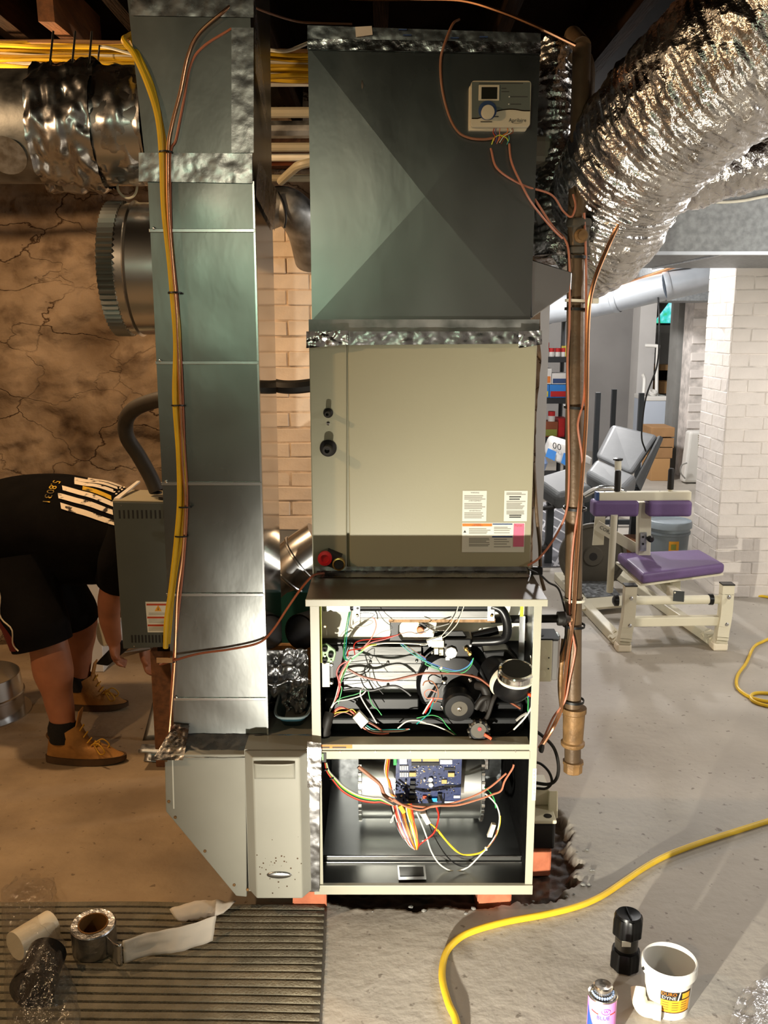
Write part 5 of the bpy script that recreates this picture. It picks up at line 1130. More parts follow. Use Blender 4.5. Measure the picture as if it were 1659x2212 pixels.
el_ = catmull(path([(575, 455, 4.3), (610, 445, 4.3), (640, 462, 4.3), (662, 500, 4.38), (676, 560, 4.5)]), 8)
tag(MB().tube(el_, .085, 24).build('flue_elbow', 'old_galv'), 'dark grey flue elbow above the cream chimney', 'pipe')
line('power_cable', 'dark cable drooping over the flue elbow', 'cable', [(600, 415, 4.21), (612, 440, 4.205), (617, 470, 4.205), (614, 492, 4.21)], .006, 'w_black')
line('power_cable', 'thin white loop hanging under the round return pipe', 'cable', [(252, 375, 2.80), (256, 412, 2.80), (276, 428, 2.80), (294, 415, 2.80), (298, 370, 2.80)], .0035, 'w_white')
line('refrigerant_line', 'black insulated refrigerant line crossing the chimney into the coil', 'pipe', [(560, 820, 3.15), (600, 834, 3.08), (640, 836, 3.05), (690, 830, 3.05)], .022, 'black_rubber')

# ================================================================== flexible ducts on the right
def flexduct(name, label, pts, radii, nl=260, na=96, amp=.010, pitch=.022, seed=0.):
    cp_ = catmull(path(pts), 12); L_ = [0.]
    for i in range(1, len(cp_)): L_.append(L_[-1] + (cp_[i] - cp_[i - 1]).length)
    R_ = []
    nseg = len(pts) - 1
    for i in range(len(cp_)):
        t = i / 12.; k = min(nseg - 1, int(t)); f = t - k; R_.append(radii[k] * (1 - f) + radii[min(k + 1, nseg)] * f)
    P2, RR = [], []; j = 0
    for i in range(nl):
        d = L_[-1] * i / (nl - 1)
        while j < len(L_) - 2 and L_[j + 1] < d: j += 1
        f = (d - L_[j]) / max(1e-9, L_[j + 1] - L_[j]); P2.append(cp_[j].lerp(cp_[j + 1], f)); RR.append(R_[j] * (1 - f) + R_[j + 1] * f)
    F = frames(P2); m_ = MB()
    for i in range(nl):
        t, a, b_ = F[i]; d = L_[-1] * i / (nl - 1)
        for k in range(na):
            an = 2 * math.pi * k / na; dirn = a * math.cos(an) + b_ * math.sin(an)
            q = P2[i] + dirn * RR[i]
            rid = math.sin((d / pitch + an / (2 * math.pi)) * 2 * math.pi)
            nn = noise.noise(q * 16 + Vector((seed, 0, 0))) + .7 * noise.noise(q * 36) + .45 * noise.noise(q * 75)
            lng = noise.noise(Vector((an * 2.2, d * 30, seed)))
            m_.v.append(P2[i] + dirn * (RR[i] + amp * (.13 * rid + .60 * nn + .75 * lng)))
    for i in range(nl - 1):
        for k in range(na): m_.f.append((i * na + k, i * na + (k + 1) % na, (i + 1) * na + (k + 1) % na, (i + 1) * na + k))
    m_.f.append(tuple(reversed(range(na)))); m_.f.append(tuple((nl - 1) * na + k for k in range(na)))
    return tag(m_.build(name, 'flex', smooth=70), label, 'flex duct')
flexduct('flex_duct', 'huge crinkled silver flex duct sweeping up to the upper right', [(1900, -160, 2.35), (1720, 20, 2.45), (1560, 150, 2.58), (1430, 270, 2.74), (1345, 385, 2.90), (1305, 480, 3.0), (1265, 535, 3.06), (1205, 575, 3.08)],
         [.205, .205, .205, .20, .195, .185, .165, .13], 300, 110, .011)
flexduct('flex_duct', 'narrow crumpled silver flex duct squeezed between plenum and gas pipe', [(1200, 100, 3.15), (1196, 200, 3.10), (1200, 300, 3.08), (1208, 400, 3.05), (1205, 480, 3.02), (1196, 560, 3.0)], [.055, .065, .062, .085, .095, .07], 160, 64, .011, seed=4.)
flexduct('flex_duct', 'silver flex duct lying along the trunk behind the huge one', [(1330, 440, 3.75), (1430, 400, 3.7), (1540, 365, 3.65), (1660, 330, 3.6), (1800, 310, 3.6), (2300, 300, 3.62), (2900, 300, 3.64), (3420, 300, 3.66)], [.11, .12, .12, .12, .12, .12, .12, .12], 420, 64, .012, seed=9.)
tag(MB().tube(catmull(path([(1240, 110, 2.95), (1262, 140, 2.95), (1262, 220, 2.95)]), 6), .03, 12).build('pipe_stub', 'iron_brown'), 'dark brown pipe end at the joists behind the gas pipe', 'pipe')
tag(MB().pbox(1140, 1192, 290, 352, 3.0, .10).build('insulation_wad', 'tie_white', smooth=0, bevel=.02), 'pale wad of insulation between plenum and narrow flex duct', 'insulation')
# trunk duct and branch pipe
tY = 4.5
td = thing('trunk_duct', 'wide grey galvanised trunk duct under the joists on the right', 'duct', (2.6, 5.1, 2.05))
MB().box(.98, 4.5, tY, 5.72, YP(1500, 546, tY).z, YP(1500, 398, tY).z).build('duct_shell', 'spangle', td, smooth=0, bevel=.003)
MB().box(.98, 4.5, tY - .004, tY + .03, YP(1500, 549, tY).z - .003, YP(1500, 543, tY).z).build('lower_flange', 'duct_light', td, smooth=0)
MB().box(YP(1490, 565, 5.0).x, YP(1490, 565, 5.0).x + .012, tY, 5.72, YP(1500, 546, tY).z - .008, YP(1500, 546, tY).z - .001).build('seam', 'galv_dull', td, smooth=0)
line('white_cable', 'slack white cable drooping across the trunk duct', 'cable', [(1440, 408, 4.491), (1480, 425, 4.491), (1540, 436, 4.491), (1600, 434, 4.491), (1680, 420, 4.491), (1860, 402, 4.491), (2300, 399, 4.49)], .007, 'w_white')
bp_ = thing('branch_pipe', 'light grey round branch pipe angling under the rear joists', 'pipe', YP(1400, 660, 7.2))
pp = path([(1180, 672, 7.4), (1262, 660, 7.2), (1330, 645, 7.0), (1440, 618, 6.8), (1545, 594, 6.75)])
for i in range(len(pp) - 1):
    MB().tube([pp[i], pp[i + 1]], .098 + .002 * (i % 2), 28).build('pipe_section', 'duct_light', bp_)
    MB().lathe([(.103, -.02), (.105, -.012), (.105, .012), (.103, .02)], pp[i], pp[i + 1] - pp[i], 28, caps=False).build('pipe_joint', 'duct_light', bp_)
line('copper_tube', 'thin copper line lying along the top of the branch pipe', 'copper tube', [(1262, 628, 7.15), (1330, 618, 6.95), (1400, 596, 6.85), (1470, 572, 6.7)], .012, 'copper')
line('black_wire', 'thin black wire hanging in front of the far window', 'wire', [(1419, 618, 6.85), (1423, 660, 6.72), (1424, 720, 6.65), (1419, 790, 6.65), (1395, 860, 6.7), (1386, 940, 6.75), (1395, 975, 6.8)], .006, 'w_black')
tag(MB().box(YP(1430, 640, 9.5).x, YP(1570, 640, 9.5).x, 9.5, 10.4, YP(1480, 650, 9.5).z, 2.68).build('soffit_duct', 'spangle', smooth=0, bevel=.003), 'flat grey duct above the far window', 'duct')
# ================================================================== humidifier
HYY = 3.22
hu = thing('steam_humidifier', 'dark grey steam humidifier cabinet with slotted vents behind return duct', 'humidifier', (YP(310, 1400, HYY).x, HYY + .1, YP(310, 1400, HYY).z))
q4 = [YP(266, 1402, HYY), YP(400, 1396, HYY), YP(372, 1086, HYY), YP(243, 1084, HYY)]
MB().slab(q4, (0, .19, 0)).build('cabinet', 'hum_grey', hu, smooth=0, bevel=.003)
tpz = YP(243, 1084, HYY).z
MB().slab([p + Vector((0, 0, .001)) for p in (YP(243, 1084, HYY), YP(372, 1086, HYY), YP(372, 1086, HYY) + Vector((0, .2, .003)), YP(243, 1084, HYY) + Vector((0, .2, .003)))], (0, 0, .004)).build('top_plate', 'hum_tan', hu, smooth=0)
MB().slab([YP(246, 1080, HYY + .02), YP(258, 1080, HYY + .02), YP(303, 1042, HYY + .24), YP(296, 1042, HYY + .24)], (0, 0, .006)).build('top_flap', 'paper_white', hu, smooth=0)
for row, (xa, ya, xb, yb) in enumerate(((256, 1102, 372, 1112), (283, 1372, 372, 1380))):
    for k in range(13):
        t = k / 12; px = xa + (xb - xa) * t; a_ = YP(px, ya, HYY - .001); hh = 18 if row == 0 else 16
        b2 = YP(px + 4.2, ya + hh, HYY - .001); MB().box(a_.x, b2.x, HYY - .0015, HYY + .001, b2.z, a_.z).build('vent_slot', 'label_black', hu, smooth=0)
for q in ((262, 1092), (290, 1396)): MB().lathe([(.003, 0), (.002, .002)], YP(*q, HYY), (0, -1, 0), 8).build('screw', 'chrome', hu)
ws = MB().slab([YP(319, 1366, HYY - .0015), YP(372, 1366, HYY - .0015), YP(367, 1300, HYY - .0015), YP(314, 1300, HYY - .0015)], (0, .001, 0)).build('warning_label', 'label_white', hu, smooth=0)
for py in (1304, 1332, 1349): MB().slab([YP(316 + (py - 1300) * .06, py + 4, HYY - .002), YP(370, py + 4, HYY - .002), YP(370, py, HYY - .002), YP(316 + (py - 1300) * .06, py, HYY - .002)], (0, .0005, 0)).build('red_band', 'label_red', ws, smooth=0)
MB().prism([YP(334, 1320, HYY - .002), YP(349, 1320, HYY - .002), YP(341.5, 1307, HYY - .002)], (0, -.0006, 0)).build('warning_triangle', 'label_yellow', ws, smooth=0)
MB().prism([YP(340.6, 1318, HYY - .0028), YP(342.4, 1318, HYY - .0028), YP(341.5, 1310, HYY - .0028)], (0, -.0003, 0)).build('warning_mark', 'label_black', ws, smooth=0)
for py in (1324, 1327, 1338, 1341, 1344, 1355, 1358, 1361): MB().pbox(321, 366, py, py + 1.2, HYY - .002, .0004).build('print_line', 'print_grey', ws, smooth=0)
MB().lathe([(.022, 0), (.022, .006), (.016, .008)], YP(337, 1066, HYY + .09), (0, 0, 1), 20).build('steam_outlet', 'black_plastic', hu)
MB().lathe([(.016, 0), (.016, .006)], YP(352, 1078, HYY + .03), (0, 0, 1), 20).build('drain_cap', 'black_plastic', hu)
tag(MB().tube(catmull(path([(338, 1060, 3.31), (325, 1030, 3.31), (300, 985, 3.30), (275, 945, 3.28), (272, 910, 3.26), (288, 885, 3.22), (325, 868, 3.16), (370, 858, 3.08), (420, 852, 3.0)]), 8), .027, 18).build('steam_hose', 'hose_dark'), 'thick black steam hose rising from the humidifier to the return duct', 'hose')
st_ = thing('humidifier_stand', 'reddish brick and board post carrying the humidifier behind the return duct', 'stand', (YP(370, 1640, 3.42).x, 3.45, 0))
MB().box(YP(326, 1450, 3.42).x, YP(420, 1450, 3.42).x, 3.42, 3.56, 0, YP(340, 1405, 3.42).z).build('brick_post', 'wood_mid', st_, smooth=0, bevel=.004)
MB().box(YP(336, 1300, 3.42).x, YP(420, 1300, 3.42).x, 3.412, 3.432, YP(340, 1405, 3.42).z, YP(340, 1050, 3.42).z).build('back_board', 'wood_dark', st_, smooth=0)

# ================================================================== clutter on the left
def sheet(u, v):
    a_ = ZP(308, 1600); b2 = ZP(385, 1600); c2 = YP(345, 1440, 3.74); d2 = YP(410, 1440, 3.74)
    p = a_.lerp(b2, u).lerp(c2.lerp(d2, u), v); return p + Vector((0, .03 * math.sin(v * 3), .006 * math.sin(u * 3)))
tag(MB().grid(sheet, 8, 16).build('sheet_metal', 'old_galv', smooth=60, solid=.0015), 'leaning sheet metal offcut beside the return duct', 'sheet metal')
def curl(u, v):
    x = YP(303, 1630, 3.42).x + .20 * u; an = math.pi * (.1 + 1.25 * v); return (x, 3.44 - .055 * math.cos(an) * .9, .030 + .042 * math.sin(an) + .012 * (1 - u) + .02 * (v < .12))
tag(MB().grid(curl, 10, 24).build('curled_sheet', 'galv_dull', smooth=60, solid=.002), 'curled grey metal strip on floor beside the boot', 'sheet metal')
mr = thing('metal_ring', 'shiny round galvanised duct collar lying on the floor behind the worker', 'duct collar', ZP(-20, 1500, 0) + Vector((0, .0, 0)))
mc = Vector((ZP(-30, 1480, 0).x + .10, 3.95, .0)); 
MB().lathe([(.20, .0), (.20, .08), (.206, .084), (.206, .094), (.20, .098), (.19, .18), (.186, .18), (.192, .0), (.20, .0)], mc, (0, 0, 1), 64, caps=False).build('collar_shell', 'galv_smooth', mr)
MB().lathe([(.23, 0), (.23, .006), (.18, .006), (.18, 0)], mc, (0, 0, 1), 64, caps=False).build('collar_flange', 'galv_smooth', mr)
tag(MB().box(YP(168, 1300, 4.5).x, YP(222, 1300, 4.5).x, 4.45, 4.62, .0, YP(190, 1250, 4.5).z).build('storage_bin', 'white_plastic', smooth=0, bevel=.004), 'pale storage bin standing behind the legs of the worker', 'bin')
pv = thing('pvc_pipe', 'white plastic pipe end sticking out below the humidifier', 'pipe', YP(225, 1395, 3.72))
MB().ring(YP(223, 1368, 3.72), YP(330, 1352, 3.9), .055, .008, 28).build('pipe', 'white_plastic', pv)
MB().lathe([(.050, 0), (.050, .004)], YP(223, 1368, 3.715), YP(330, 1352, 3.9) - YP(223, 1368, 3.72), 28).build('end_cap', 'ctrl_cream', pv)
tb_ = thing('tool_bag', 'dark tool and scrap metal held low in front of the worker', 'tool', YP(240, 1440, 3.75))
MB().slab([YP(205, 1436, 3.72), YP(232, 1440, 3.72), YP(282, 1398, 3.72), YP(258, 1382, 3.72)], (0, .06, 0)).build('tool_body', 'black_rubber', tb_, smooth=0, bevel=.008)
MB().slab([YP(240, 1428, 3.74), YP(330, 1402, 3.80), YP(326, 1394, 3.80), YP(250, 1412, 3.74)], (0, .04, 0)).build('scrap_strip', 'can_metal', tb_, smooth=0, bevel=.002)
# things wedged between return duct and furnace
ge = catmull(path([(560, 1290, 3.42), (610, 1255, 3.42), (650, 1215, 3.42), (700, 1180, 3.42)]), 8)
eb = thing('round_elbow', 'shiny galvanised elbow pipe behind the furnace lid', 'pipe', YP(620, 1320, 3.42))
MB().tube(ge, .105, 36).build('elbow_shell', 'galv_smooth', eb)
for i in (5, 11, 17):
    MB().lathe([(.107, -.006), (.111, -.003), (.111, .003), (.107, .006)], ge[i], ge[i + 1] - ge[i - 1], 36, caps=False).build('elbow_bead', 'galv_smooth', eb)
wire(eb, [YP(600, 1300, 3.42), (YP(600, 1325, 3.42).x, 3.46, .5), (YP(600, 1325, 3.42).x, 3.46, 0)], .03, 'galv_dull', 'support_leg', 12)
bpz = thing('black_pipe_end', 'black plastic drain pipe end behind the furnace post', 'pipe', YP(660, 1395, 3.1))
MB().ring(YP(648, 1365, 3.06), YP(720, 1340, 3.25), .062, .006, 28).build('pipe', 'abs_black', bpz)
tag(MB().box(-.40, -.24, 3.32, 3.36, 0, YP(620, 1280, 3.32).z).build('teal_board', 'teal', smooth=0), 'dark teal board standing behind the return boot', 'board')
tag(MB().box(-.62, -.22, 3.22, 3.25, 0, YP(620, 1395, 3.22).z).build('cardboard_sheet', 'tan_card', smooth=0), 'tan cardboard sheet behind the crumpled plastic', 'cardboard')
bn = thing('teal_tray', 'dark teal plastic tray resting on the return boot', 'tray', (YP(628, 1560, 2.62).x, 2.68, ztop + .005))
tc_ = Vector((YP(629, 1560, 2.62).x + .004, 2.70, ztop + .006))
def tray(u, v):
    an = 2 * math.pi * u; ca, sa = math.cos(an), math.sin(an); k = 1 / (abs(ca) ** 4 + abs(sa) ** 4) ** .25
    r = (.030 + .024 * v); return (tc_.x + ca * k * r * .98, tc_.y + sa * k * r * 2.4, tc_.z + .055 * v)
MB().grid(tray, 40, 8, closeu=True).build('tray_wall', 'teal_blue', bn, smooth=60, solid=.003)
MB().tube([tray(k / 40, 1.0) for k in range(41)], .004, 8, caps=False).build('tray_rim', 'teal_rim', bn)
MB().prism([tray(k / 40, .02) for k in range(40)], (0, 0, .003)).build('tray_floor', 'teal_blue', bn, smooth=0)
def crump(u, v):
    p = YP(586, 1540, 2.72).lerp(YP(668, 1540, 2.72), u).lerp(YP(590, 1405, 2.80).lerp(YP(664, 1400, 2.80), u), v)
    d = noise.noise(p * 24) + .7 * noise.noise(p * 52) ; return p + Vector((.006 * d, .035 * d, .010 * noise.noise(p * 40)))
tag(MB().grid(crump, 40, 60).build('crumpled_film', 'foil_tape', smooth=50, solid=.001), 'crumpled dark foil wrap stuffed between duct and furnace', 'foil wrap')

# ================================================================== worker bending over on the left
pe = thing('person', 'person bending over in black T-shirt, dark shorts and tan work boots', 'person', ZP(180, 1650))
def ell(p0, axis_pts, name=None): pass
def loft(pts, rad, n=28, side=Vector((0, 1, 0)), sub=6):
    """closed tube with elliptical sections: rad = (half width along side, half depth)"""
    pts = [Vector(p) for p in pts]; c_ = catmull(pts, sub); R = []
    for i in range(len(c_)):
        t = i / sub; k = min(len(pts) - 2, int(t)); f = t - k; f = f * f * (3 - 2 * f); R.append((rad[k][0] * (1 - f) + rad[k + 1][0] * f, rad[k][1] * (1 - f) + rad[k + 1][1] * f))
    S = []
    for i in range(len(c_)):
        t = (c_[min(i + 1, len(c_) - 1)] - c_[max(0, i - 1)]).normalized(); a = (side - t * side.dot(t)).normalized(); b_ = t.cross(a); S.append((c_[i], a, b_, R[i]))
    return S
def loft_mesh(m_, S, n=28, caps=True, off=0.):
    o = len(m_.v)
    for p, a, b_, (ra, rb_) in S:
        for k in range(n):
            an = 2 * math.pi * k / n; m_.v.append(p + a * math.cos(an) * (ra + off) + b_ * math.sin(an) * (rb_ + off))
    for i in range(len(S) - 1):
        for k in range(n): m_.f.append((o + i * n + k, o + i * n + (k + 1) % n, o + (i + 1) * n + (k + 1) % n, o + (i + 1) * n + k))
    if caps: m_.f.append(tuple(o + k for k in reversed(range(n)))); m_.f.append(tuple(o + (len(S) - 1) * n + k for k in range(n)))
def loft_pt(S, t, an, off=0.):
    f = t * (len(S) - 1); i = min(len(S) - 2, int(f)); g = f - i
    def at(j):
        p, a, b_, (ra, rb_) = S[j]; return p + a * math.cos(an) * (ra + off) + b_ * math.sin(an) * (rb_ + off)
    return at(i).lerp(at(i + 1), g)
Q = lambda px, py, Y: YP(px, py, Y)
hipc = Q(42, 1205, 3.72); chest = Q(215, 1150, 3.70); neck = Q(345, 1150, 3.68); head = Q(395, 1185, 3.68)
kn, an_n = Q(104, 1392, 3.50), Q(138, 1570, 3.47); kf, an_f = Q(172, 1330, 3.98), Q(172, 1462, 3.99)
hip_n, hip_f = Q(48, 1225, 3.58), Q(80, 1225, 3.86)
body = MB()
loft_mesh(body, loft([hipc + Vector((-.05, 0, -.01)), hipc, Q(120, 1165, 3.71), chest, Q(290, 1140, 3.69), neck], [(.10, .10), (.19, .17), (.19, .17), (.20, .17), (.20, .14), (.07, .07)]))
loft_mesh(body, loft([neck + Vector((-.04, 0, 0)), neck + Vector((.04, 0, -.02)), head], [(.06, .06), (.06, .06), (.055, .06)]))
loft_mesh(body, loft([head + Vector((-.02, 0, .085)), head + Vector((0, 0, .05)), head + Vector((.02, 0, -.02)), head + Vector((.045, 0, -.09)), head + Vector((.05, 0, -.12))], [(.02, .03), (.072, .085), (.078, .095), (.06, .07), (.02, .03)], sub=6))
loft_mesh(body, loft([hip_n, hip_n.lerp(kn, .5), kn, kn.lerp(an_n, .30), kn.lerp(an_n, .65), an_n, an_n + Vector((0, 0, -.05))], [(.10, .105), (.092, .10), (.068, .076), (.068, .080), (.052, .058), (.042, .047), (.042, .047)]))
loft_mesh(body, loft([hip_f, hip_f.lerp(kf, .5), kf, kf.lerp(an_f, .30), kf.lerp(an_f, .65), an_f, an_f + Vector((0, 0, -.05))], [(.10, .105), (.092, .10), (.066, .072), (.064, .072), (.050, .055), (.042, .046), (.042, .046)]))
for Yb, pts in ((0, [Q(285, 1150, 3.50), Q(262, 1215, 3.50), Q(240, 1285, 3.58), Q(236, 1330, 3.64), Q(246, 1385, 3.70)]), (1, [Q(300, 1150, 3.90), Q(300, 1230, 3.95), Q(300, 1300, 3.95), Q(305, 1350, 3.92), Q(310, 1390, 3.88)])):
    loft_mesh(body, loft(pts, [(.062, .065), (.056, .06), (.046, .050), (.040, .044), (.030, .034)]))
    w0 = pts[-1]; pd_ = (pts[-1] - pts[-2]).normalized()
    loft_mesh(body, loft([w0 - pd_ * .01, w0 + pd_ * .04, w0 + pd_ * .085], [(.028, .022), (.042, .022), (.040, .018)], n=16))
    sd = Vector((0, 1, 0)); cv = pd_.cross(sd)
    for j, (o_, ln_) in enumerate(((-.030, .060), (-.010, .075), (.010, .070), (.029, .055))):
        f0 = w0 + pd_ * .08 + sd * o_; loft_mesh(body, loft([f0 - pd_ * .01, f0 + pd_ * ln_ * .45 + cv * .004, f0 + pd_ * ln_ * .75 + cv * .020, f0 + pd_ * ln_ * .85 + cv * .040], [(.009, .009), (.009, .009), (.0085, .0085), (.007, .007)], n=10, sub=3), n=10)
    t0 = w0 + pd_ * .03 + sd * -.036; loft_mesh(body, loft([t0, t0 + sd * -.018 + pd_ * .03 + cv * .012, t0 + sd * -.014 + pd_ * .058 + cv * .028], [(.011, .011), (.010, .010), (.0075, .0075)], n=10, sub=3), n=10)
bo = body.build('body', 'skin', pe, smooth=180)
rm = bo.modifiers.new('remesh', 'REMESH'); rm.mode = 'VOXEL'; rm.voxel_size = .0085; rm.use_smooth_shade = True
sm_ = bo.modifiers.new('smooth', 'SMOOTH'); sm_.factor = .5; sm_.iterations = 3
# face and hair (head hangs behind the humidifier)
hr = MB(); loft_mesh(hr, loft([head + Vector((-.045, 0, .095)), head + Vector((-.02, 0, .065)), head + Vector((-.012, 0, .0)), head + Vector((-.01, 0, -.04))], [(.02, .03), (.078, .088), (.083, .096), (.07, .07)])); hr.build('hair', 'hair', pe)
nz = head + Vector((.115, 0, -.045))
MB().lathe([(.012, 0), (.014, .012), (.008, .03), (.002, .034)], nz + Vector((0, 0, -.01)), (.3, 0, 1), 12).build('nose', 'skin', pe)
for s_ in (-1, 1):
    MB().lathe([(.0, -.008), (.010, -.004), (.010, .004), (0, .008)], head + Vector((.095, s_ * .030, -.012)), (1, 0, 0), 14).build('eye', 'white_plastic', pe)
    MB().lathe([(.012, -.03), (.022, -.01), (.022, .012), (.010, .03)], head + Vector((.01, s_ * .082, -.03)), (.2, 0, 1), 12).build('ear', 'skin', pe)
MB().tube([head + Vector((.092, -.024, -.088)), head + Vector((.10, 0, -.086)), head + Vector((.092, .024, -.088))], .006, 8).build('mouth', 'food_red', pe)
# T-shirt
SH = loft([Q(-30, 1175, 3.72), Q(30, 1140, 3.72), Q(120, 1132, 3.71), Q(205, 1142, 3.70), Q(285, 1150, 3.69), Q(335, 1156, 3.68)], [(.19, .19), (.22, .205), (.235, .205), (.24, .195), (.235, .16), (.10, .09)], sub=10)
sh = MB(); loft_mesh(sh, SH, 48, caps=True)
def hang(u, v):      # loose cloth under the belly
    p = loft_pt(SH, .22 + .55 * u, math.pi * (1.15 + .7 * v)); k = math.sin(math.pi * v) ** .7 * math.sin(math.pi * min(1, u * 1.1 + .05)) ** .6
    return p + Vector((.015, 0, -.045 * k + .008 * noise.noise(p * 14)))
sh.grid(hang, 26, 20)
for pts in ([Q(285, 1150, 3.50), Q(266, 1205, 3.49), Q(252, 1258, 3.53)], [Q(300, 1150, 3.90), Q(300, 1210, 3.93), Q(300, 1262, 3.95)]):
    loft_mesh(sh, loft(pts, [(.085, .09), (.088, .092), (.080, .082)]), 28, caps=False)
shirt = sh.build('t_shirt', 'shirt', pe, smooth=80)
# flag print, stripe by stripe, on the back of the shirt; angle pi/2 region is up, toward camera = pi
def ang_of(t, px, py):     # find the angle whose surface point projects nearest to a pixel
    best = None
    for k in range(160):
        an = 2 * math.pi * k / 160; p = loft_pt(SH, t, an); d = p - Vector((0, 0, CAMH)); dep = d.y * _c - d.z * _s
        x = CX + FPX * d.x / dep; y = CY - FPX * (d.y * _s + d.z * _c) / dep
        e_ = (x - px) ** 2 + (y - py) ** 2 + (0 if p.y < 3.80 else 2000)
        if best is None or e_ < best[0]: best = (e_, an, t)
    return best
def locate(px, py):
    b = None
    for k in range(60):
        r = ang_of(.1 + .85 * k / 59, px, py)
        if b is None or r[0] < b[0]: b = r
    return b[2], b[1]
def pstrip(p0, p1, h, m2, nm, n=16):      # print strip from pixel p0 to p1 with pixel height h
    a0, a1, c0, c1 = locate(p0[0], p0[1] - h / 2), locate(p0[0], p0[1] + h / 2), locate(p1[0], p1[1] - h / 2), locate(p1[0], p1[1] + h / 2)
    def fn(u, v):
        t = (a0[0] * (1 - v) + a1[0] * v) * (1 - u) + (c0[0] * (1 - v) + c1[0] * v) * u; an = (a0[1] * (1 - v) + a1[1] * v) * (1 - u) + (c0[1] * (1 - v) + c1[1] * v) * u
        return loft_pt(SH, t, an, .004)
    return MB().grid(fn, n, 3).build(nm, m2, shirt, smooth=80)
for p0, p1, h, m2 in (((190, 1036, ), (262, 1052), 5, 'print_white'), ((160, 1036), (254, 1056), 6, 'print_white'), ((160, 1042), (246, 1063), 6, 'print_white'), ((178, 1056), (242, 1078), 7, 'print_yellow'),
                      ((134, 1056), (244, 1092), 10, 'print_white'), ((126, 1070), (245, 1109), 11, 'print_white'), ((132, 1092), (246, 1130), 13, 'print_white')):
    pstrip(p0, p1, h, m2, 'flag_stripe')
for q in ((262, 1058), (256, 1063), (250, 1068), (268, 1055), (246, 1062), (258, 1055)):
    t_, a_ = locate(*q); MB().lathe([(.005, 0), (.003, .001)], loft_pt(SH, t_, a_, .004), (0, -.5, .8), 5).build('star', 'print_white', shirt)
c0, c1 = locate(125, 1040), locate(97, 1086)
vs, fs = text_verts('5.8031', 1.)
wdt = max(v.x for v in vs) - min(v.x for v in vs); x0 = min(v.x for v in vs)
def lett(v):
    u = (v.x - x0) / wdt; base_t = c0[0] * (1 - u) + c1[0] * u; base_a = c0[1] * (1 - u) + c1[1] * u
    return loft_pt(SH, base_t + v.y * .040, base_a, .004)
MB().add([lett(v) for v in vs], fs).build('lettering', 'print_yellow', shirt, smooth=0)
# shorts
so = MB()
loft_mesh(so, loft([Q(-30, 1180, 3.72), Q(25, 1190, 3.72), Q(60, 1235, 3.72)], [(.19, .16), (.21, .19), (.20, .17)]), 36)
loft_mesh(so, loft([hip_n + Vector((0, 0, .04)), Q(58, 1290, 3.54), Q(78, 1345, 3.51), Q(92, 1392, 3.50)], [(.125, .135), (.125, .135), (.12, .125), (.115, .118)]), 32, caps=True)
loft_mesh(so, loft([hip_f + Vector((0, 0, .04)), Q(120, 1275, 3.90), Q(150, 1315, 3.95), Q(160, 1340, 3.97)], [(.125, .135), (.12, .125), (.11, .115), (.105, .11)]), 32, caps=True)
shorts = so.build('shorts', 'shorts', pe, smooth=80)
SN = loft([hip_n + Vector((0, 0, .04)), Q(58, 1290, 3.54), Q(78, 1345, 3.51), Q(92, 1392, 3.50)], [(.125, .135), (.125, .135), (.12, .125), (.115, .118)])
MB().grid(lambda u, v: loft_pt(SN, .35 + .6 * v, math.pi * (1.18 + .17 * u + .03 * math.sin(v * 6)), .003), 6, 14).build('red_panel', 'shorts_red', shorts, smooth=80)
MB().tube([loft_pt(SN, .02 + .93 * k / 20, math.pi * (1.14 + .03 * math.sin(k * .8)), .004) for k in range(21)], .003, 6).build('piping', 'piping', shorts)
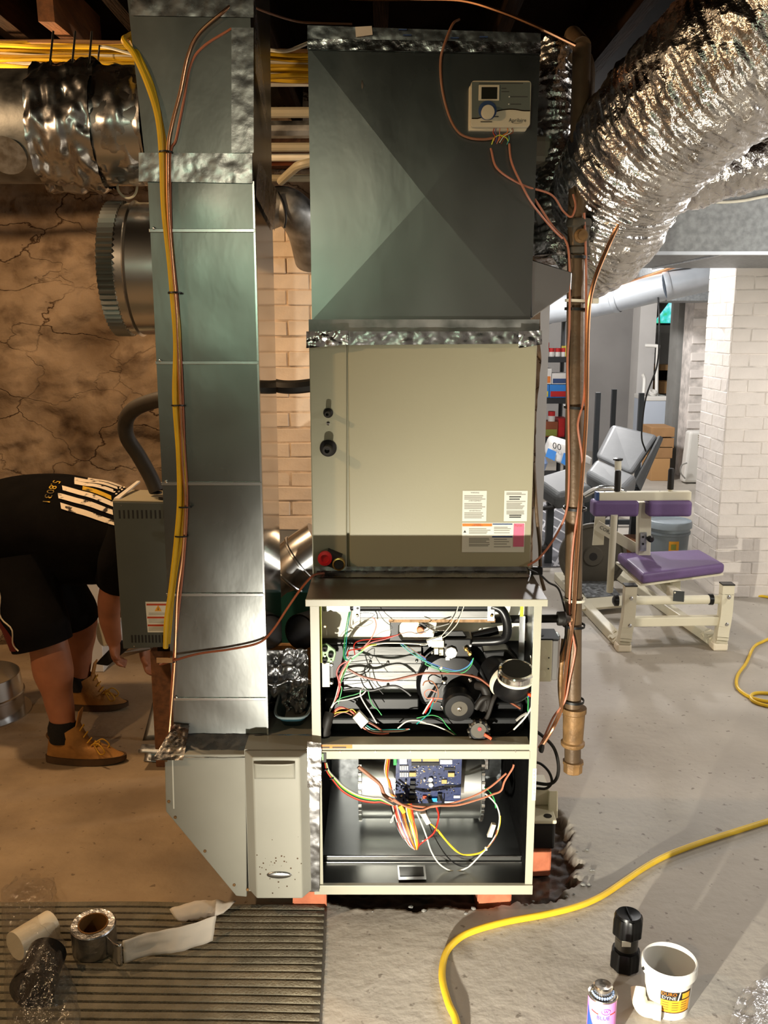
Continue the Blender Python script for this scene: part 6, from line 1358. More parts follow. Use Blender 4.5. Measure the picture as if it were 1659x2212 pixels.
# boots
def boot(nm_lbl, hx, tx, Yc, syp, wid, ank):
    hxw, txw = ZP(hx, syp).x, ZP(tx, syp).x; Ln = txw - hxw
    root = bpy.data.objects.new('work_boot', None)
    def outline(u, z, k=1.):   # sole outline at height; u in 0..1 around
        an = 2 * math.pi * u; x = .5 + .5 * math.cos(an); w_ = wid * (.78 + .22 * math.cos(an * 1 + 0)) * (1 if x > .0 else 1)
        return Vector((hxw + Ln * (.5 + .5 * k * math.cos(an)), Yc + w_ * k * math.sin(an) * (1 - .10 * math.cos(an)), z))
    sole = MB().grid(lambda u, v: outline(u, .002 + .030 * v + .012 * (max(0, math.cos(2 * math.pi * u)) ** 3) * (1 - v), 1.0), 40, 2, closeu=True)
    sole.prism([outline(k / 40, .030, 1.0) for k in range(40)], (0, 0, .002))
    so_ = sole.build('boot_sole', 'boot_sole', pe, smooth=50)
    def upper(u, v):
        an = 2 * math.pi * u; c_ = math.cos(an); s_ = math.sin(an)
        # front height profile: toe low, ankle high
        xs_ = hxw + Ln * (.5 + .5 * c_ * .97); hgt = .115 if True else 0
        top = Vector((ank.x + .060 * c_ + .01, Yc + .052 * s_, ank.z + .025 + .03 * max(0, c_)))
        bot = outline(u, .030, .97)
        t = v; e_ = t ** (.55 if c_ > 0 else .95)
        p = bot.lerp(top, t); p.x = bot.x + (top.x - bot.x) * (t ** (.62 if c_ > 0 else 1.))
        if c_ > 0: p.z = bot.z + (top.z - bot.z) * (t ** (1.0 + 1.25 * c_)) + .045 * c_ * math.sin(math.pi * min(1, t * 1.6)) * (1 - t)
        p.z += .002 * noise.noise(p * 40); return p
    up = MB().grid(upper, 44, 22, closeu=True); up_o = up.build('boot_upper', 'boot_tan', pe, smooth=70)
    def lx(u, v): return upper(u, v) + Vector((.004, 0, .005))
    for k in range(5):
        v = .42 + .12 * k
        MB().tube([lx(-.08 % 1, v), lx(.0, v + .03) + Vector((.004, 0, .006)), lx(.08, v)], .0032, 6).build('lace', 'lace', up_o)
    for s_ in (-1, 1):
        c_ = lx(0, .62) + Vector((.01, s_ * .004 - .02, .004)); MB().tube(catmull([c_, c_ + Vector((.03, s_ * .02 - .01, .012)), c_ + Vector((.055, s_ * .028 - .015, -.015)), c_ + Vector((.03, s_ * .015 - .012, -.03)), c_], 6), .003, 6).build('lace', 'lace', up_o)
    tg = upper(0, 1.0)
    MB().slab([tg + Vector((-.015, -.03, -.05)), tg + Vector((-.015, .03, -.05)), tg + Vector((.012, .026, .055)), tg + Vector((.012, -.026, .055))], (-.006, 0, .002)).build('tongue', 'boot_tan', up_o, smooth=0, bevel=.003)
    MB().lathe([(.052, -.03), (.058, -.005), (.056, .03), (.048, .055)], Vector((ank.x, Yc, ank.z + .01)), (0, 0, 1), 28).build('sock', 'sock', pe)
    MB().tube([upper((.5 + .25 * (k / 12 - .5)) % 1, .82) + Vector((-.002, -.001, 0)) for k in range(13)], .010, 8).build('padded_collar', 'boot_dark', up_o)
    bpy.data.objects.remove(root)
boot('near', 94, 270, 3.47, 1652, .058, Q(136, 1588, 3.47))
boot('far', 134, 278, 4.00, 1530, .056, Q(172, 1478, 4.00))
# ================================================================== purple exercise bench
ex = thing('exercise_bench', 'cream steel exercise bench with purple vinyl seat and chest pads', 'exercise bench', (1.55, 5.2, 0))
def ep(m_, nm, m2, **k): return m_.build(nm, m2, ex, **k)
fl_, fr_ = ZP(1345, 1405), ZP(1552, 1402); rl_, rr_ = ZP(1205, 1255), ZP(1335, 1250)
fl_.z = fr_.z = rl_.z = rr_.z = .03
for a_, b2 in ((fl_, rl_), (fr_, rr_)):
    ep(MB().beam(a_ + (b2 - a_) * .06, b2, .055, .055), 'base_rail', 'cream_metal', smooth=0, bevel=.006)
    c0_ = a_ + (b2 - a_) * .10; up_ = catmull([c0_, a_ + Vector((0, 0, .015)), a_ + Vector((.008, -.01, .09)), a_ + Vector((.020, 0, .18)), a_ + Vector((.024, .01, .33))], 6)
    m_ = MB()
    for i in range(len(up_) - 1): m_.beam(up_[i], up_[i + 1] + (up_[i + 1] - up_[i]) * .1, .062, .055, up=(0, 1, 0.02))
    ep(m_, 'front_post', 'cream_metal', smooth=0)
    ep(MB().beam(up_[-1], up_[-1] + Vector((0, 0, .006)), .066, .060, up=(0, 1, 0)), 'post_cap', 'black_plastic', smooth=0)
    ep(MB().box(a_.x - .04, a_.x + .04, a_.y - .035, a_.y + .045, .0, .045), 'foot_pad', 'pvc', smooth=0, bevel=.01)
    for dz in (.27, .12): ep(MB().lathe([(.011, 0), (.011, .006), (.006, .010)], a_ + Vector((.022, -.03, dz)), (0, -1, 0), 10), 'bolt', 'galv_smooth')
    ep(MB().lathe([(.03, 0), (.03, .02), (.015, .03)], a_ + Vector((-.03 if a_ is fl_ else -.04, .03, .24)), (-1, 0, 0), 16), 'pivot_boss', 'black_plastic')
ep(MB().beam(fl_ + Vector((.03, .01, .13)), fr_ + Vector((0, .01, .13)), .045, .05), 'front_crossbar', 'cream_metal', smooth=0, bevel=.005)
ep(MB().tube([fl_ + Vector((.03, .03, .24)), fr_ + Vector((0, .03, .24))], .024, 16), 'roller_tube', 'cream_metal')
ep(MB().beam(YP(1466, 1288, 4.78), YP(1380, 1225, 6.1), .05, .05), 'spine_tube', 'cream_metal', smooth=0, bevel=.005)
ep(MB().beam(YP(1466, 1288, 4.775), YP(1466, 1288, 4.79), .056, .056), 'spine_cap', 'black_plastic', smooth=0)
ep(MB().beam(rl_ + Vector((-.02, 0, .0)), rr_ + Vector((.25, 0, .0)), .05, .05), 'rear_crossbar', 'cream_metal', smooth=0, bevel=.005)
ep(MB().box(ZP(1255, 1295).x, ZP(1330, 1295).x, ZP(1300, 1310).y, ZP(1300, 1275).y, .05, .062), 'foot_plate', 'galv_dull', smooth=0)
ep(MB().slab([ZP(1256, 1320, .03), ZP(1345, 1312, .03), ZP(1345, 1290, .06), ZP(1256, 1298, .06)], (0, 0, .012)), 'foot_plate_lip', 'cream_metal', smooth=0)
# seat
sz_ = YP(1385, 1240, 4.9).z; s4 = [YP(1387, 1240, 4.9), ZP(1567, 1217, sz_), ZP(1512, 1186, sz_), ZP(1333, 1193, sz_)]
ep(MB().slab([p + Vector((0, 0, -.06)) for p in s4], (0, 0, .06)), 'seat_pad', 'purple', smooth=0, bevel=.02, bseg=4)
ep(MB().slab([p * 1 + Vector((0, .02, -.075)) for p in s4], (0, 0, .012)), 'seat_board', 'cream_metal', smooth=0)
ep(MB().beam(YP(1455, 1248, 5.1), YP(1455, 1300, 5.1), .06, .06, up=(0, 1, 0)), 'seat_post', 'cream_metal', smooth=0)
# mast, top bar, pads, handles
TYY = 5.35
ep(MB().beam(YP(1391, 1083, TYY), YP(1388, 1250, TYY), .075, .06, up=(0, 1, 0)), 'mast', 'cream_metal', smooth=0, bevel=.005)
ep(MB().beam(YP(1390, 1150, TYY - .04), YP(1389, 1190, TYY - .04), .036, .01, up=(0, 1, 0)), 'adjuster_plate', 'galv_dull', smooth=0)
for py in (1160, 1175): ep(MB().lathe([(.007, 0), (.007, .002)], YP(1389, py, TYY - .046), (0, -1, 0), 12), 'adjuster_hole', 'label_black')
ep(MB().lathe([(.006, 0), (.006, .03), (.019, .032), (.019, .05), (.012, .055)], YP(1398, 1161, TYY - .03), (.2, -1, 0), 16), 'adjuster_knob', 'black_plastic')
ep(MB().tube([YP(1327, 1112, TYY - .1), YP(1317, 1278, TYY - .02)], .020, 16), 'brace_tube', 'cream_metal')
ep(MB().beam(YP(1292, 1072, TYY - .05), YP(1491, 1070, TYY - .05), .05, .052), 'top_bar', 'cream_metal', smooth=0, bevel=.005)
ep(MB().beam(YP(1286, 1072, TYY - .05), YP(1292, 1072, TYY - .05), .051, .053), 'bar_cap', 'label_blue', smooth=0)
for pa, pb in ((1282, 1381), (1401, 1496)): ep(MB().pbox(pa, pb, 1083, 1117, TYY - .10, .11), 'chest_pad', 'purple', smooth=0, bevel=.018, bseg=4)
for px, ya, yb in ((1333, 1012, 1062), (1448, 1010, 1058)):
    ep(MB().lathe([(.010, 0), (.018, .004), (.018, .115), (.013, .125)], YP(px, yb, TYY - .05), (0, 0, 1), 18), 'hand_grip', 'black_rubber')
    ep(MB().cyl(YP(px, yb + 6, TYY - .05), YP(px, yb - 2, TYY - .05), .013, 12), 'grip_stub', 'cream_metal')
for px in (1306, 1352, 1425, 1470): ep(MB().lathe([(.006, 0), (.004, .006)], YP(px, 1063, TYY - .05), (0, 0, 1), 8), 'bolt', 'galv_smooth')
ep(MB().tube([YP(1335, 1014, TYY + .25), YP(1335, 995, TYY + .25)], .020, 14), 'pin_tube', 'cream_metal'); ep(MB().tube([YP(1335, 1080, TYY + .25), YP(1335, 1012, TYY + .25)], .018, 14), 'pin_tube', 'cream_metal')
ep(MB().lathe([(.014, 0), (.03, .006), (.03, .016), (.012, .02)], YP(1335, 996, TYY + .25), (0, 0, 1), 8), 'pin_knob', 'black_plastic')
ep(MB().slab([YP(1280, 1178, TYY + .15), YP(1304, 1177, TYY + .15), YP(1308, 1114, TYY + .15), YP(1286, 1114, TYY + .15)], (0, .012, 0)), 'arm_bracket', 'cream_metal', smooth=0)
am0, am1 = YP(1288, 1134, TYY + .12), YP(1382, 1190, TYY + .05)
ep(MB().beam(am0, am1, .012, .060, up=(0, 0, 1)), 'curved_arm', 'cream_metal', smooth=0)
dm = (am1 - am0).normalized(); um = Vector((0, 0, 1)) - dm * dm.z; um.normalize(); oc = am0 + dm * .062 + Vector((0, -.010, .002))
text('CORB', .030, lambda x, y: oc + dm * x + um * y, 'print_dark', ex)
# weight plate leaning behind it
wpz = thing('weight_plate', 'large dark grey weight plate standing behind the purple exercise bench', 'weight plate', (YP(1285, 1120, 5.95).x, 5.97, 0))
wc = Vector((YP(1285, 1120, 5.95).x, 5.98, .222))
MB().lathe([(.222, 0), (.222, .03), (.20, .034), (.19, .022), (.07, .022), (.06, .034), (.026, .034)], wc, (0, -1, 0), 56).build('plate_disc', 'plate_iron', wpz)
MB().lathe([(.027, 0), (.027, .035)], wc, (0, -1, 0), 24).build('centre_hole', 'label_black', wpz)
tag(MB().lathe([(.11, 0), (.13, .20), (.11, .21)], Vector((YP(1370, 1150, 6.55).x, 6.56, 0)), (0, 0, 1), 20).build('wicker_bin', 'wood_mid'), 'brown bin half hidden behind the bench mast', 'bin')
# five gallon bucket
bc_ = Vector((YP(1449, 1150, 6.35).x, 6.4, 0))
bk = thing('lidded_bucket', 'grey lidded five gallon bucket between exercise bench and brick pier', 'bucket', bc_)
MB().lathe([(.125, 0), (.140, .28), (.148, .285), (.148, .30), (.142, .302), (.143, .33)], bc_, (0, 0, 1), 48).build('bucket_body', 'bucket_grey', bk)
MB().lathe([(.150, .325), (.156, .33), (.156, .36), (.150, .375), (.135, .378), (.13, .37), (.0, .37)], bc_, (0, 0, 1), 48).build('bucket_lid', 'bucket_lid', bk)
def onb(x, y, r=.1385): an = x / r; return (bc_.x + math.sin(an) * r, bc_.y - math.cos(an) * r, bc_.z + y)
MB().grid(lambda u, v: onb(-.035 + .07 * u, .16 + .09 * v, .139), 8, 2).build('bucket_label', 'label_yellow', bk, smooth=60)
MB().grid(lambda u, v: onb(-.02 + .035 * u, .19 + .04 * v, .1405), 8, 2).build('label_mark', 'food_green', bk, smooth=60)

# ================================================================== grey recliner bench behind
rb_ = thing('reclining_bench', 'grey padded reclining weight bench in the middle of the rear room', 'bench', (YP(1310, 1100, 6.9).x, 7.1, 0))
def pad(q, th, nm='pad', m2='grey_leather', bv=.04): return MB().slab([YP(*p) for p in q], th).build(nm, m2, rb_, smooth=0, bevel=bv, bseg=4)
pad([(1286, 985, 7.05), (1366, 1026, 6.75), (1424, 940, 7.15), (1322, 915, 7.45)], (.03, .13, -.04), 'backrest')
pad([(1264, 1018, 6.75), (1342, 1062, 6.45), (1378, 1026, 6.62), (1288, 988, 6.95)], (.02, .08, -.13), 'lumbar_pad')
pad([(1150, 1030, 6.6), (1205, 1070, 6.35), (1285, 1052, 6.5), (1225, 1008, 6.8)], (0, .02, -.12), 'seat_pad', 'dark_leather')
MB().slab([YP(1372, 1040, 6.70), YP(1384, 1062, 6.68), YP(1434, 946, 7.12), YP(1424, 940, 7.14)], (.02, .12, -.02)).build('back_frame', 'dark_leather', rb_, smooth=0, bevel=.01)
MB().tube(catmull(path([(1262, 1070, 6.45), (1290, 1056, 6.42), (1320, 1054, 6.42), (1345, 1060, 6.42)]), 6), .02, 12).build('chrome_bar', 'chrome', rb_)
wire(rb_, path([(1160, 1100, 6.4), (1200, 1094, 6.42), (1226, 1082, 6.5)]), .014, 'black_rubber', 'foot_bar', 10)
for a_, b2 in (((1330, 1060, 6.6), 6.62), ((1375, 1050, 6.75), 6.8), ((1190, 1060, 6.6), 6.62), ((1270, 1050, 6.7), 6.72)):
    p = YP(*a_); MB().beam(p, (p.x, b2, 0), .05, .05, up=(0, 1, 0)).build('leg', 'rack_dark', rb_, smooth=0)
rk = thing('weight_rack', 'dark steel weight rack uprights rising behind the grey bench', 'rack', (YP(1330, 1000, 8.2).x, 8.2, 0))
for px, py, yy in ((1292, 848, 7.9), (1327, 841, 8.5), (1386, 849, 7.9)):
    p = YP(px, py, yy); MB().box(p.x - .02, p.x + .02, yy - .02, yy + .02, 0, p.z).build('upright', 'rack_dark', rk, smooth=0)
MB().box(YP(1292, 848, 7.9).x, YP(1386, 849, 7.9).x, 7.88, 7.92, .02, .06).build('base_bar', 'rack_dark', rk, smooth=0)
MB().beam((YP(1292, 848, 7.9).x, 7.9, .04), (YP(1327, 841, 8.5).x, 8.5, .04), .04, .04).build('base_bar', 'rack_dark', rk, smooth=0)
# rug with trellis lines
rz = .008
rg = thing('area_rug', 'dark grey rug with pale trellis lines under the grey bench', 'rug', (YP(1220, 1150, 6.6).x, 7, 0))
r4 = [ZP(1120, 1226, rz), ZP(1296, 1221, rz), ZP(1205, 1085, rz), ZP(1090, 1085, rz)]
MB().slab([p - Vector((0, 0, rz - .001)) for p in r4], (0, 0, rz)).build('rug_pile', 'rug', rg, smooth=0)
for k in range(9):
    for s_ in (0, 1):
        u0 = -.6 + k * .26; a_ = lambda u, v: (r4[0].lerp(r4[1], u)).lerp(r4[3].lerp(r4[2], u), v) + Vector((0, 0, .0025))
        P_ = [(u0 + (t if s_ == 0 else 1.0 - t) * 1.1, t) for t in [i / 12 for i in range(13)]]; P_ = [q for q in P_ if .02 < q[0] < .98]
        if len(P_) > 2: MB().tube([a_(*q) for q in P_], .012, 4, ey=.15).build('trellis_line', 'rug_line', rg)
tag(MB().pbox(1162, 1188, 1180, 1196, 6.5, .25).build('hand_weight', 'black_rubber', smooth=0, bevel=.02), 'black hand weight on the rug beside the coil cabinet', 'weight')

# ================================================================== pantry shelf
SY = 9.2
sf = thing('storage_shelf', 'black plastic storage shelf stacked with groceries against the rear wall', 'shelf', (YP(1190, 1035, SY).x, SY + .2, 0))
sx0, sx1 = YP(1140, 850, SY).x, YP(1233, 850, SY).x
shz = []
for ya, yb in ((680, 695), (771, 783), (860, 872), (945, 957), (1030, 1042)):
    z1_, z0_ = YP(1190, ya, SY).z, YP(1190, yb, SY).z; shz.append(z1_); MB().box(sx0, sx1, SY, SY + .42, z0_, z1_).build('shelf_board', 'shelf_black', sf, smooth=0, bevel=.004)
for x in (sx0 + .02, sx1 - .02):
    for y in (SY + .02, SY + .40): MB().tube([(x, y, 0), (x, y, shz[0])], .022, 12).build('post', 'shelf_black', sf)
def goods(kind, px0, px1, pyt, sh_, m2, label, cat, band=None, round_=False, dz=0., grp=None):
    x0, x1 = YP(px0, 850, SY + .03).x, YP(px1, 850, SY + .03).x; zt_ = YP(1190, pyt, SY + .03).z; z0_ = shz[sh_] + .001 + dz
    root = thing(kind, label, cat, ((x0 + x1) / 2, SY + .1, z0_), grp)
    if round_:
        r = (x1 - x0) / 2; c_ = Vector(((x0 + x1) / 2, SY + .03 + r, z0_)); H_ = zt_ - z0_
        MB().lathe([(r, 0), (r, H_ * .95), (r * .92, H_)], c_, (0, 0, 1), 18).build('container', m2, root)
        if band: MB().lathe([(r * 1.02, H_ * .55), (r * 1.02, H_)], c_, (0, 0, 1), 18).build('label_band', band, root)
    else:
        MB().box(x0, x1, SY + .03, SY + .24, z0_, zt_).build('carton', m2, root, smooth=0, bevel=.002)
        if band: MB().box(x0 + .01, x1 - .01, SY + .027, SY + .03, z0_ + (zt_ - z0_) * .08, z0_ + (zt_ - z0_) * .5).build('label_panel', band, root, smooth=0)
    return root
goods('wooden_crate', 1196, 1232, 663, 0, 'food_orange', 'orange crate at the right end of the top shelf', 'crate')
goods('cardboard_carton', 1160, 1195, 660, 0, 'food_brown', 'brown carton at the left end of the top shelf', 'carton')
goods('food_jar', 1168, 1184, 740, 1, 'food_white', 'white jar with red lid on the second shelf', 'jar', 'food_red', True)
for i, px in enumerate((1184, 1197, 1210)): goods('food_can', px, px + 12, 752, 1, 'food_white', ('left', 'middle', 'right')[i] + ' of three red and white cans on the second shelf', 'can', 'food_red', True, grp='red and white cans')
goods('food_box', 1218, 1233, 748, 1, 'food_yellow', 'pale yellow box at the right of the second shelf', 'box')
goods('cereal_box', 1150, 1190, 796, 2, 'food_white', 'white food box with orange picture on the third shelf', 'box', 'food_orange', dz=YP(1190, 830, SY + .03).z - shz[2])
goods('snack_bag', 1191, 1234, 806, 2, 'food_white', 'white and navy snack pack on the third shelf', 'box', 'label_blue', dz=YP(1190, 830, SY + .03).z - shz[2])
goods('snack_box', 1150, 1186, 831, 2, 'food_blue', 'blue snack box with yellow picture, lower left of third shelf', 'box', 'food_yellow')
goods('snack_box', 1187, 1228, 831, 2, 'food_blue', 'blue snack box with red top, lower right of third shelf', 'box', 'food_red')
goods('cardboard_tray', 1156, 1176, 911, 3, 'food_brown', 'left brown cardboard tray on the fourth shelf', 'carton', 'food_white')
goods('cardboard_tray', 1178, 1208, 911, 3, 'food_brown', 'right brown cardboard tray on the fourth shelf', 'carton', 'food_green')
goods('red_tin', 1209, 1228, 904, 3, 'food_red', 'tall red tin on the fourth shelf', 'tin', 'red_plastic')
tzz = YP(1190, 911, SY + .03).z - shz[3]
goods('spice_jar', 1159, 1176, 887, 3, 'food_orange', 'red topped jar standing on the left cardboard tray', 'jar', 'food_red', True, dz=tzz)
goods('spice_jar', 1187, 1202, 889, 3, 'food_white', 'white and red jar standing on the right cardboard tray', 'jar', 'food_red', True, dz=tzz)
pb_ = thing('paper_towel_pack', 'white and blue pack of paper goods lying on the grey bench', 'package', YP(1225, 1010, 7.1))
MB().slab([YP(1177, 988, 7.0), YP(1228, 1012, 7.0), YP(1240, 968, 7.05), YP(1190, 953, 7.05)], (.02, .22, .03)).build('pack', 'food_white', pb_, smooth=0, bevel=.03, bseg=3)
MB().slab([YP(1178, 986, 6.985), YP(1198, 996, 6.985), YP(1202, 976, 7.005), YP(1184, 968, 7.005)], (0, .004, 0)).build('blue_print', 'food_blue', pb_, smooth=0)
MB().slab([YP(1212, 1000, 6.985), YP(1230, 1010, 6.985), YP(1238, 985, 7.005), YP(1218, 978, 7.005)], (0, .004, 0)).build('blue_print', 'food_blue', pb_, smooth=0)
text('00', .07, lambda x, y: YP(1203, 965, 7.01) + Vector((x, 0, y - x * .3)), 'print_dark', pb_)
tag(MB().slab([YP(1262, 1000, 7.15), YP(1276, 1006, 7.15), YP(1280, 990, 7.15), YP(1264, 984, 7.15)], (0, .15, 0)).build('paper_packet', 'food_white', smooth=0, bevel=.01), 'small white packet right of the gas pipe on the grey bench', 'package')
tag(MB().lathe([(.0, 0), (.09, .03), (.11, .09), (.08, .15), (.0, .18)], YP(1152, 1010, 7.2) + Vector((0, 0, -.05)), (0, 0, 1), 20).build('plastic_bag', 'food_lightblue'), 'light blue plastic bag beside the coil cabinet', 'bag')
# far things
wa = thing('laundry_machine', 'pale blue white laundry machine in the far opening', 'appliance', (YP(1418, 960, 11.2).x, 11.4, 0))
MB().box(YP(1392, 900, 11.2).x, YP(1441, 900, 11.2).x, 11.2, 11.7, 0, YP(1418, 858, 11.2).z).build('machine_body', 'washer', wa, smooth=0, bevel=.01)
MB().box(YP(1391, 900, 11.2).x, YP(1442, 900, 11.2).x, 11.19, 11.7, YP(1418, 866, 11.2).z, YP(1418, 856, 11.2).z).build('machine_lid', 'white_plastic', wa, smooth=0, bevel=.01)
MB().lathe([(.05, 0), (.05, .03), (.035, .035), (.03, .0)], YP(1410, 850, 11.3), (0, -.6, 1), 20).build('hose_port', 'white_plastic', wa)
wire(wa, path([(1418, 858, 11.3), (1419, 800, 11.4), (1421, 755, 11.4), (1421, 748, 11.4), (1395, 746, 11.5)]), .022, 'white_plastic', 'vent_pipe', 12)
wire(wa, path([(1390, 850, 11.25), (1392, 820, 11.3), (1388, 808, 11.3)]), .022, 'white_plastic', 'vent_pipe', 12)
for i, (pa, pb2, ya, yb, m2, lb) in enumerate(((1406, 1456, 923, 944, 'cardboard', 'topmost'), (1416, 1456, 946, 968, 'cardboard', 'second'), (1414, 1454, 964, 990, 'cardboard', 'third'), (1410, 1450, 990, 1012, 'tan_card', 'lowest'))):
    tag(MB().box(YP(pa, 960, 10.3).x, YP(pb2, 960, 10.3).x, 10.3, 10.7, YP(1430, yb, 10.3).z if i < 3 else 0, YP(1430, ya, 10.3).z - .004).build('cardboard_box', m2, smooth=0, bevel=.004), lb + ' of the brown cardboard boxes stacked behind the grey bench', 'box', 'cardboard boxes behind the bench')
fs2 = thing('rear_shelf', 'wooden shelf unit with boards in the far opening', 'shelf', (YP(1440, 900, 12.6).x, 12.7, 0))
for ya, yb, m2 in ((788, 800, 'tan_card'), (824, 850, 'tan_card')): MB().box(YP(1400, 820, 12.6).x, YP(1452, 820, 12.6).x, 12.6, 12.9, YP(1430, yb, 12.6).z, YP(1430, ya, 12.6).z).build('board', m2, fs2, smooth=0)
MB().box(YP(1392, 820, 12.9).x, YP(1456, 820, 12.9).x, 12.92, 12.95, YP(1430, 852, 12.9).z, YP(1430, 798, 12.9).z).build('back_panel', 'wood_dark', fs2, smooth=0)
for px in (1401, 1453): MB().box(YP(px, 820, 12.6).x - .02, YP(px, 820, 12.6).x + .02, 12.6, 12.64, 0, YP(1430, 760, 12.6).z).build('post', 'tan_card', fs2, smooth=0)
tag(MB().box(YP(1452, 750, 13.5).x, YP(1472, 750, 13.5).x, 13.5, 13.55, YP(1460, 772, 13.5).z, YP(1460, 735, 13.5).z).build('wall_board', 'food_orange', smooth=0), 'orange board hanging under the far window', 'board')
tag(MB().tube(path([(1392, 702, 13.86), (1438, 640, 13.5)]), .09, 14).build('window_pipe', 'post_grey'), 'grey pipe slanting across the far window', 'pipe')
ht = thing('wall_heater', 'white slatted heater standing at the brick wall behind the pier', 'heater', (YP(1500, 1035, 10.1).x, 10.2, 0))
MB().slab([(YP(1479, 1000, 10.1).x, 10.1, .01), (YP(1524, 1000, 10.1).x, 10.1, .01), (YP(1524, 1000, 10.1).x, 10.1, YP(1500, 932, 10.1).z), (YP(1486, 1000, 10.1).x, 10.1, YP(1500, 932, 10.1).z)], (0, .16, 0)).build('heater_case', 'white_plastic', ht, smooth=0, bevel=.03, bseg=3)
for k in range(12): MB().pbox(1508, 1520, 940 + k * 4.2, 942 + k * 4.2, 10.095, .006).build('vent_slat', 'hum_tan', ht, smooth=0)
line('heater_cable', 'thin grey cable from the white heater to the floor', 'cable', [(1484, 1000, 10.05), (1473, 1005, 10.05), (1470, 1020, 10.05), (1480, 1034, 10.05)], .008, 'w_grey')
# ================================================================== foreground
# ribbed mat
mt = MB(); my0, my1, mx0, mx1 = 1.70, 2.515, -1.75, -.178; nrib = 27; rp_ = (my1 - my0) / nrib
prof = []
for k in range(nrib):
    y = my0 + k * rp_; prof += [(y, .006), (y + .007, .006), (y + .0082, .018), (y + rp_ * .5, .0195), (y + rp_ - .0012, .018)]
prof.append((my1, .012))
NXM = 60
def matfn(u, v):
    i = min(len(prof) - 1, int(round(v * (len(prof) - 1)))); y, z = prof[i]; x = mx0 + (mx1 + (2.515 - y) * .035 - mx0) * u
    return (x, y + (x + .9) * -.012 + .006 * noise.noise(Vector((x * 2, y * 2, 0))), z + .004 * noise.noise(Vector((x * 3, y * 3, 7))))
mt.grid(matfn, NXM, len(prof) - 1)
mo_ = mt.build('floor_mat', 'mat_grey', smooth=30); md = mo_.modifiers.new('solid', 'SOLIDIFY'); md.thickness = .014; md.offset = -1
tag(mo_, 'grey ribbed rubber mat on the floor in front of the boot', 'mat')
MT = .022
# foil tape roll with its liner
trc = ZP(207, 2055, MT) ; trc = Vector((YP(205, 2040, 2.30).x, 2.30, MT))
tr2 = thing('tape_roll', 'roll of silver foil tape standing on the ribbed mat', 'tape roll', trc)
ax_ = Vector((.02, -.10, 1)).normalized(); RO = .060; HT = .076
MB().lathe([(RO, 0), (RO + .001, .004), (RO, .03), (RO + .001, HT - .003), (RO - .002, HT), (.041, HT - .001), (.041, .0), (RO, 0)], trc + Vector((0, 0, .006)), ax_, 56, caps=False).build('foil_winding', 'tape_roll', tr2, smooth=30)
MB().lathe([(.041, .0), (.041, HT + .001), (.037, HT + .001), (.037, 0), (.041, 0)], trc + Vector((0, 0, .006)), ax_, 48, caps=False).build('cardboard_core', 'tape_core', tr2, smooth=30)
def lin_(u, v):
    a_ = ZP(268, 2082, MT + .004); b2 = ZP(458, 2035, MT + .004)
    p = a_.lerp(b2, u); n_ = Vector((.25, 1, 0)).normalized(); h_ = .070 * v
    p = p + Vector((0, 0, h_ * (1 - .15 * u))) + n_ * (.030 * v * u + .010 * math.sin(u * 7) * (1 - v * .4) + .006 * noise.noise(Vector((u * 7, v * 4, 1))))
    return p
MB().grid(lin_, 30, 8).build('paper_liner', 'paper_white', tr2, smooth=50, solid=.0006)
def flap(u, v):
    a_ = ZP(265, 2085, MT + .004); b2 = trc + Vector((RO * .75, -RO * .7, .004)); p = b2.lerp(a_, u); return p + Vector((.012 * math.sin(u * 3.1), -.020 * math.sin(math.pi * u), .066 * v))
MB().grid(flap, 14, 8).build('foil_end', 'foil', tr2, smooth=60, solid=.0006)
def lin2(u, v):
    p = ZP(395, 1992, .030).lerp(ZP(470, 1978, .026), u).lerp(ZP(366, 1964, .060).lerp(ZP(510, 1940, .050), u), v)
    return p + Vector((0, -.012 * math.sin(math.pi * v), .012 * math.sin(u * 4) * v + .006 * noise.noise(Vector((u * 9, v * 5, 4)))))
MB().grid(lin2, 24, 6).build('paper_liner', 'paper_white', tr2, smooth=50, solid=.0006)
# plastic bag with black fittings
bgc = ZP(72, 2120, MT)
bg = thing('plastic_fitting_bag', 'clear plastic bag holding black and white pipe fittings on the mat', 'bag', bgc)
def bag(u, v):
    ctl = [(100, 2290, .02), (92, 2200, .07), (82, 2110, .085), (70, 2040, .075), (60, 1985, .05), (62, 1930, .035), (75, 1895, .015)]
    c_ = catmull([ZP(a_, b2, MT + h_ * .55) for a_, b2, h_ in ctl], 6); i = v * (len(c_) - 1); k = min(len(c_) - 2, int(i)); p = c_[k].lerp(c_[k + 1], i - k)
    wv = [.085, .09, .085, .078, .075, .08, .055]; hv = [.02, .06, .07, .06, .04, .022, .004]
    j = v * 6; jj = min(5, int(j)); f = j - jj; w_ = wv[jj] * (1 - f) + wv[jj + 1] * f; h2 = hv[jj] * (1 - f) + hv[jj + 1] * f
    an = 2 * math.pi * u; d = noise.noise(Vector((math.cos(an) * 3, math.sin(an) * 3, v * 9))) + .5 * noise.noise(Vector((math.cos(an) * 7, math.sin(an) * 7, v * 22)))
    z = p.z + math.sin(an) * (h2 + .010 * d); return (p.x + math.cos(an) * (w_ + .012 * d), p.y + .01 * d, max(z, MT + .002))
MB().grid(bag, 48, 60, closeu=True).build('bag_film', 'bag_film', bg, smooth=70)
fc_ = ZP(85, 2160, MT); MB().ring(fc_ + Vector((-.005, -.02, .050)), fc_ + Vector((-.01, .10, .062)), .050, .010, 32).build('black_fitting', 'abs_black', bg)
MB().ring(fc_ + Vector((-.005, -.028, .050)), fc_ + Vector((-.005, .012, .052)), .057, .008, 32).build('black_fitting', 'abs_black', bg)
MB().lathe([(.041, 0), (.041, .004)], fc_ + Vector((-.006, .03, .052)), (0, 1, .06), 32).build('fitting_bore', 'label_black', bg)
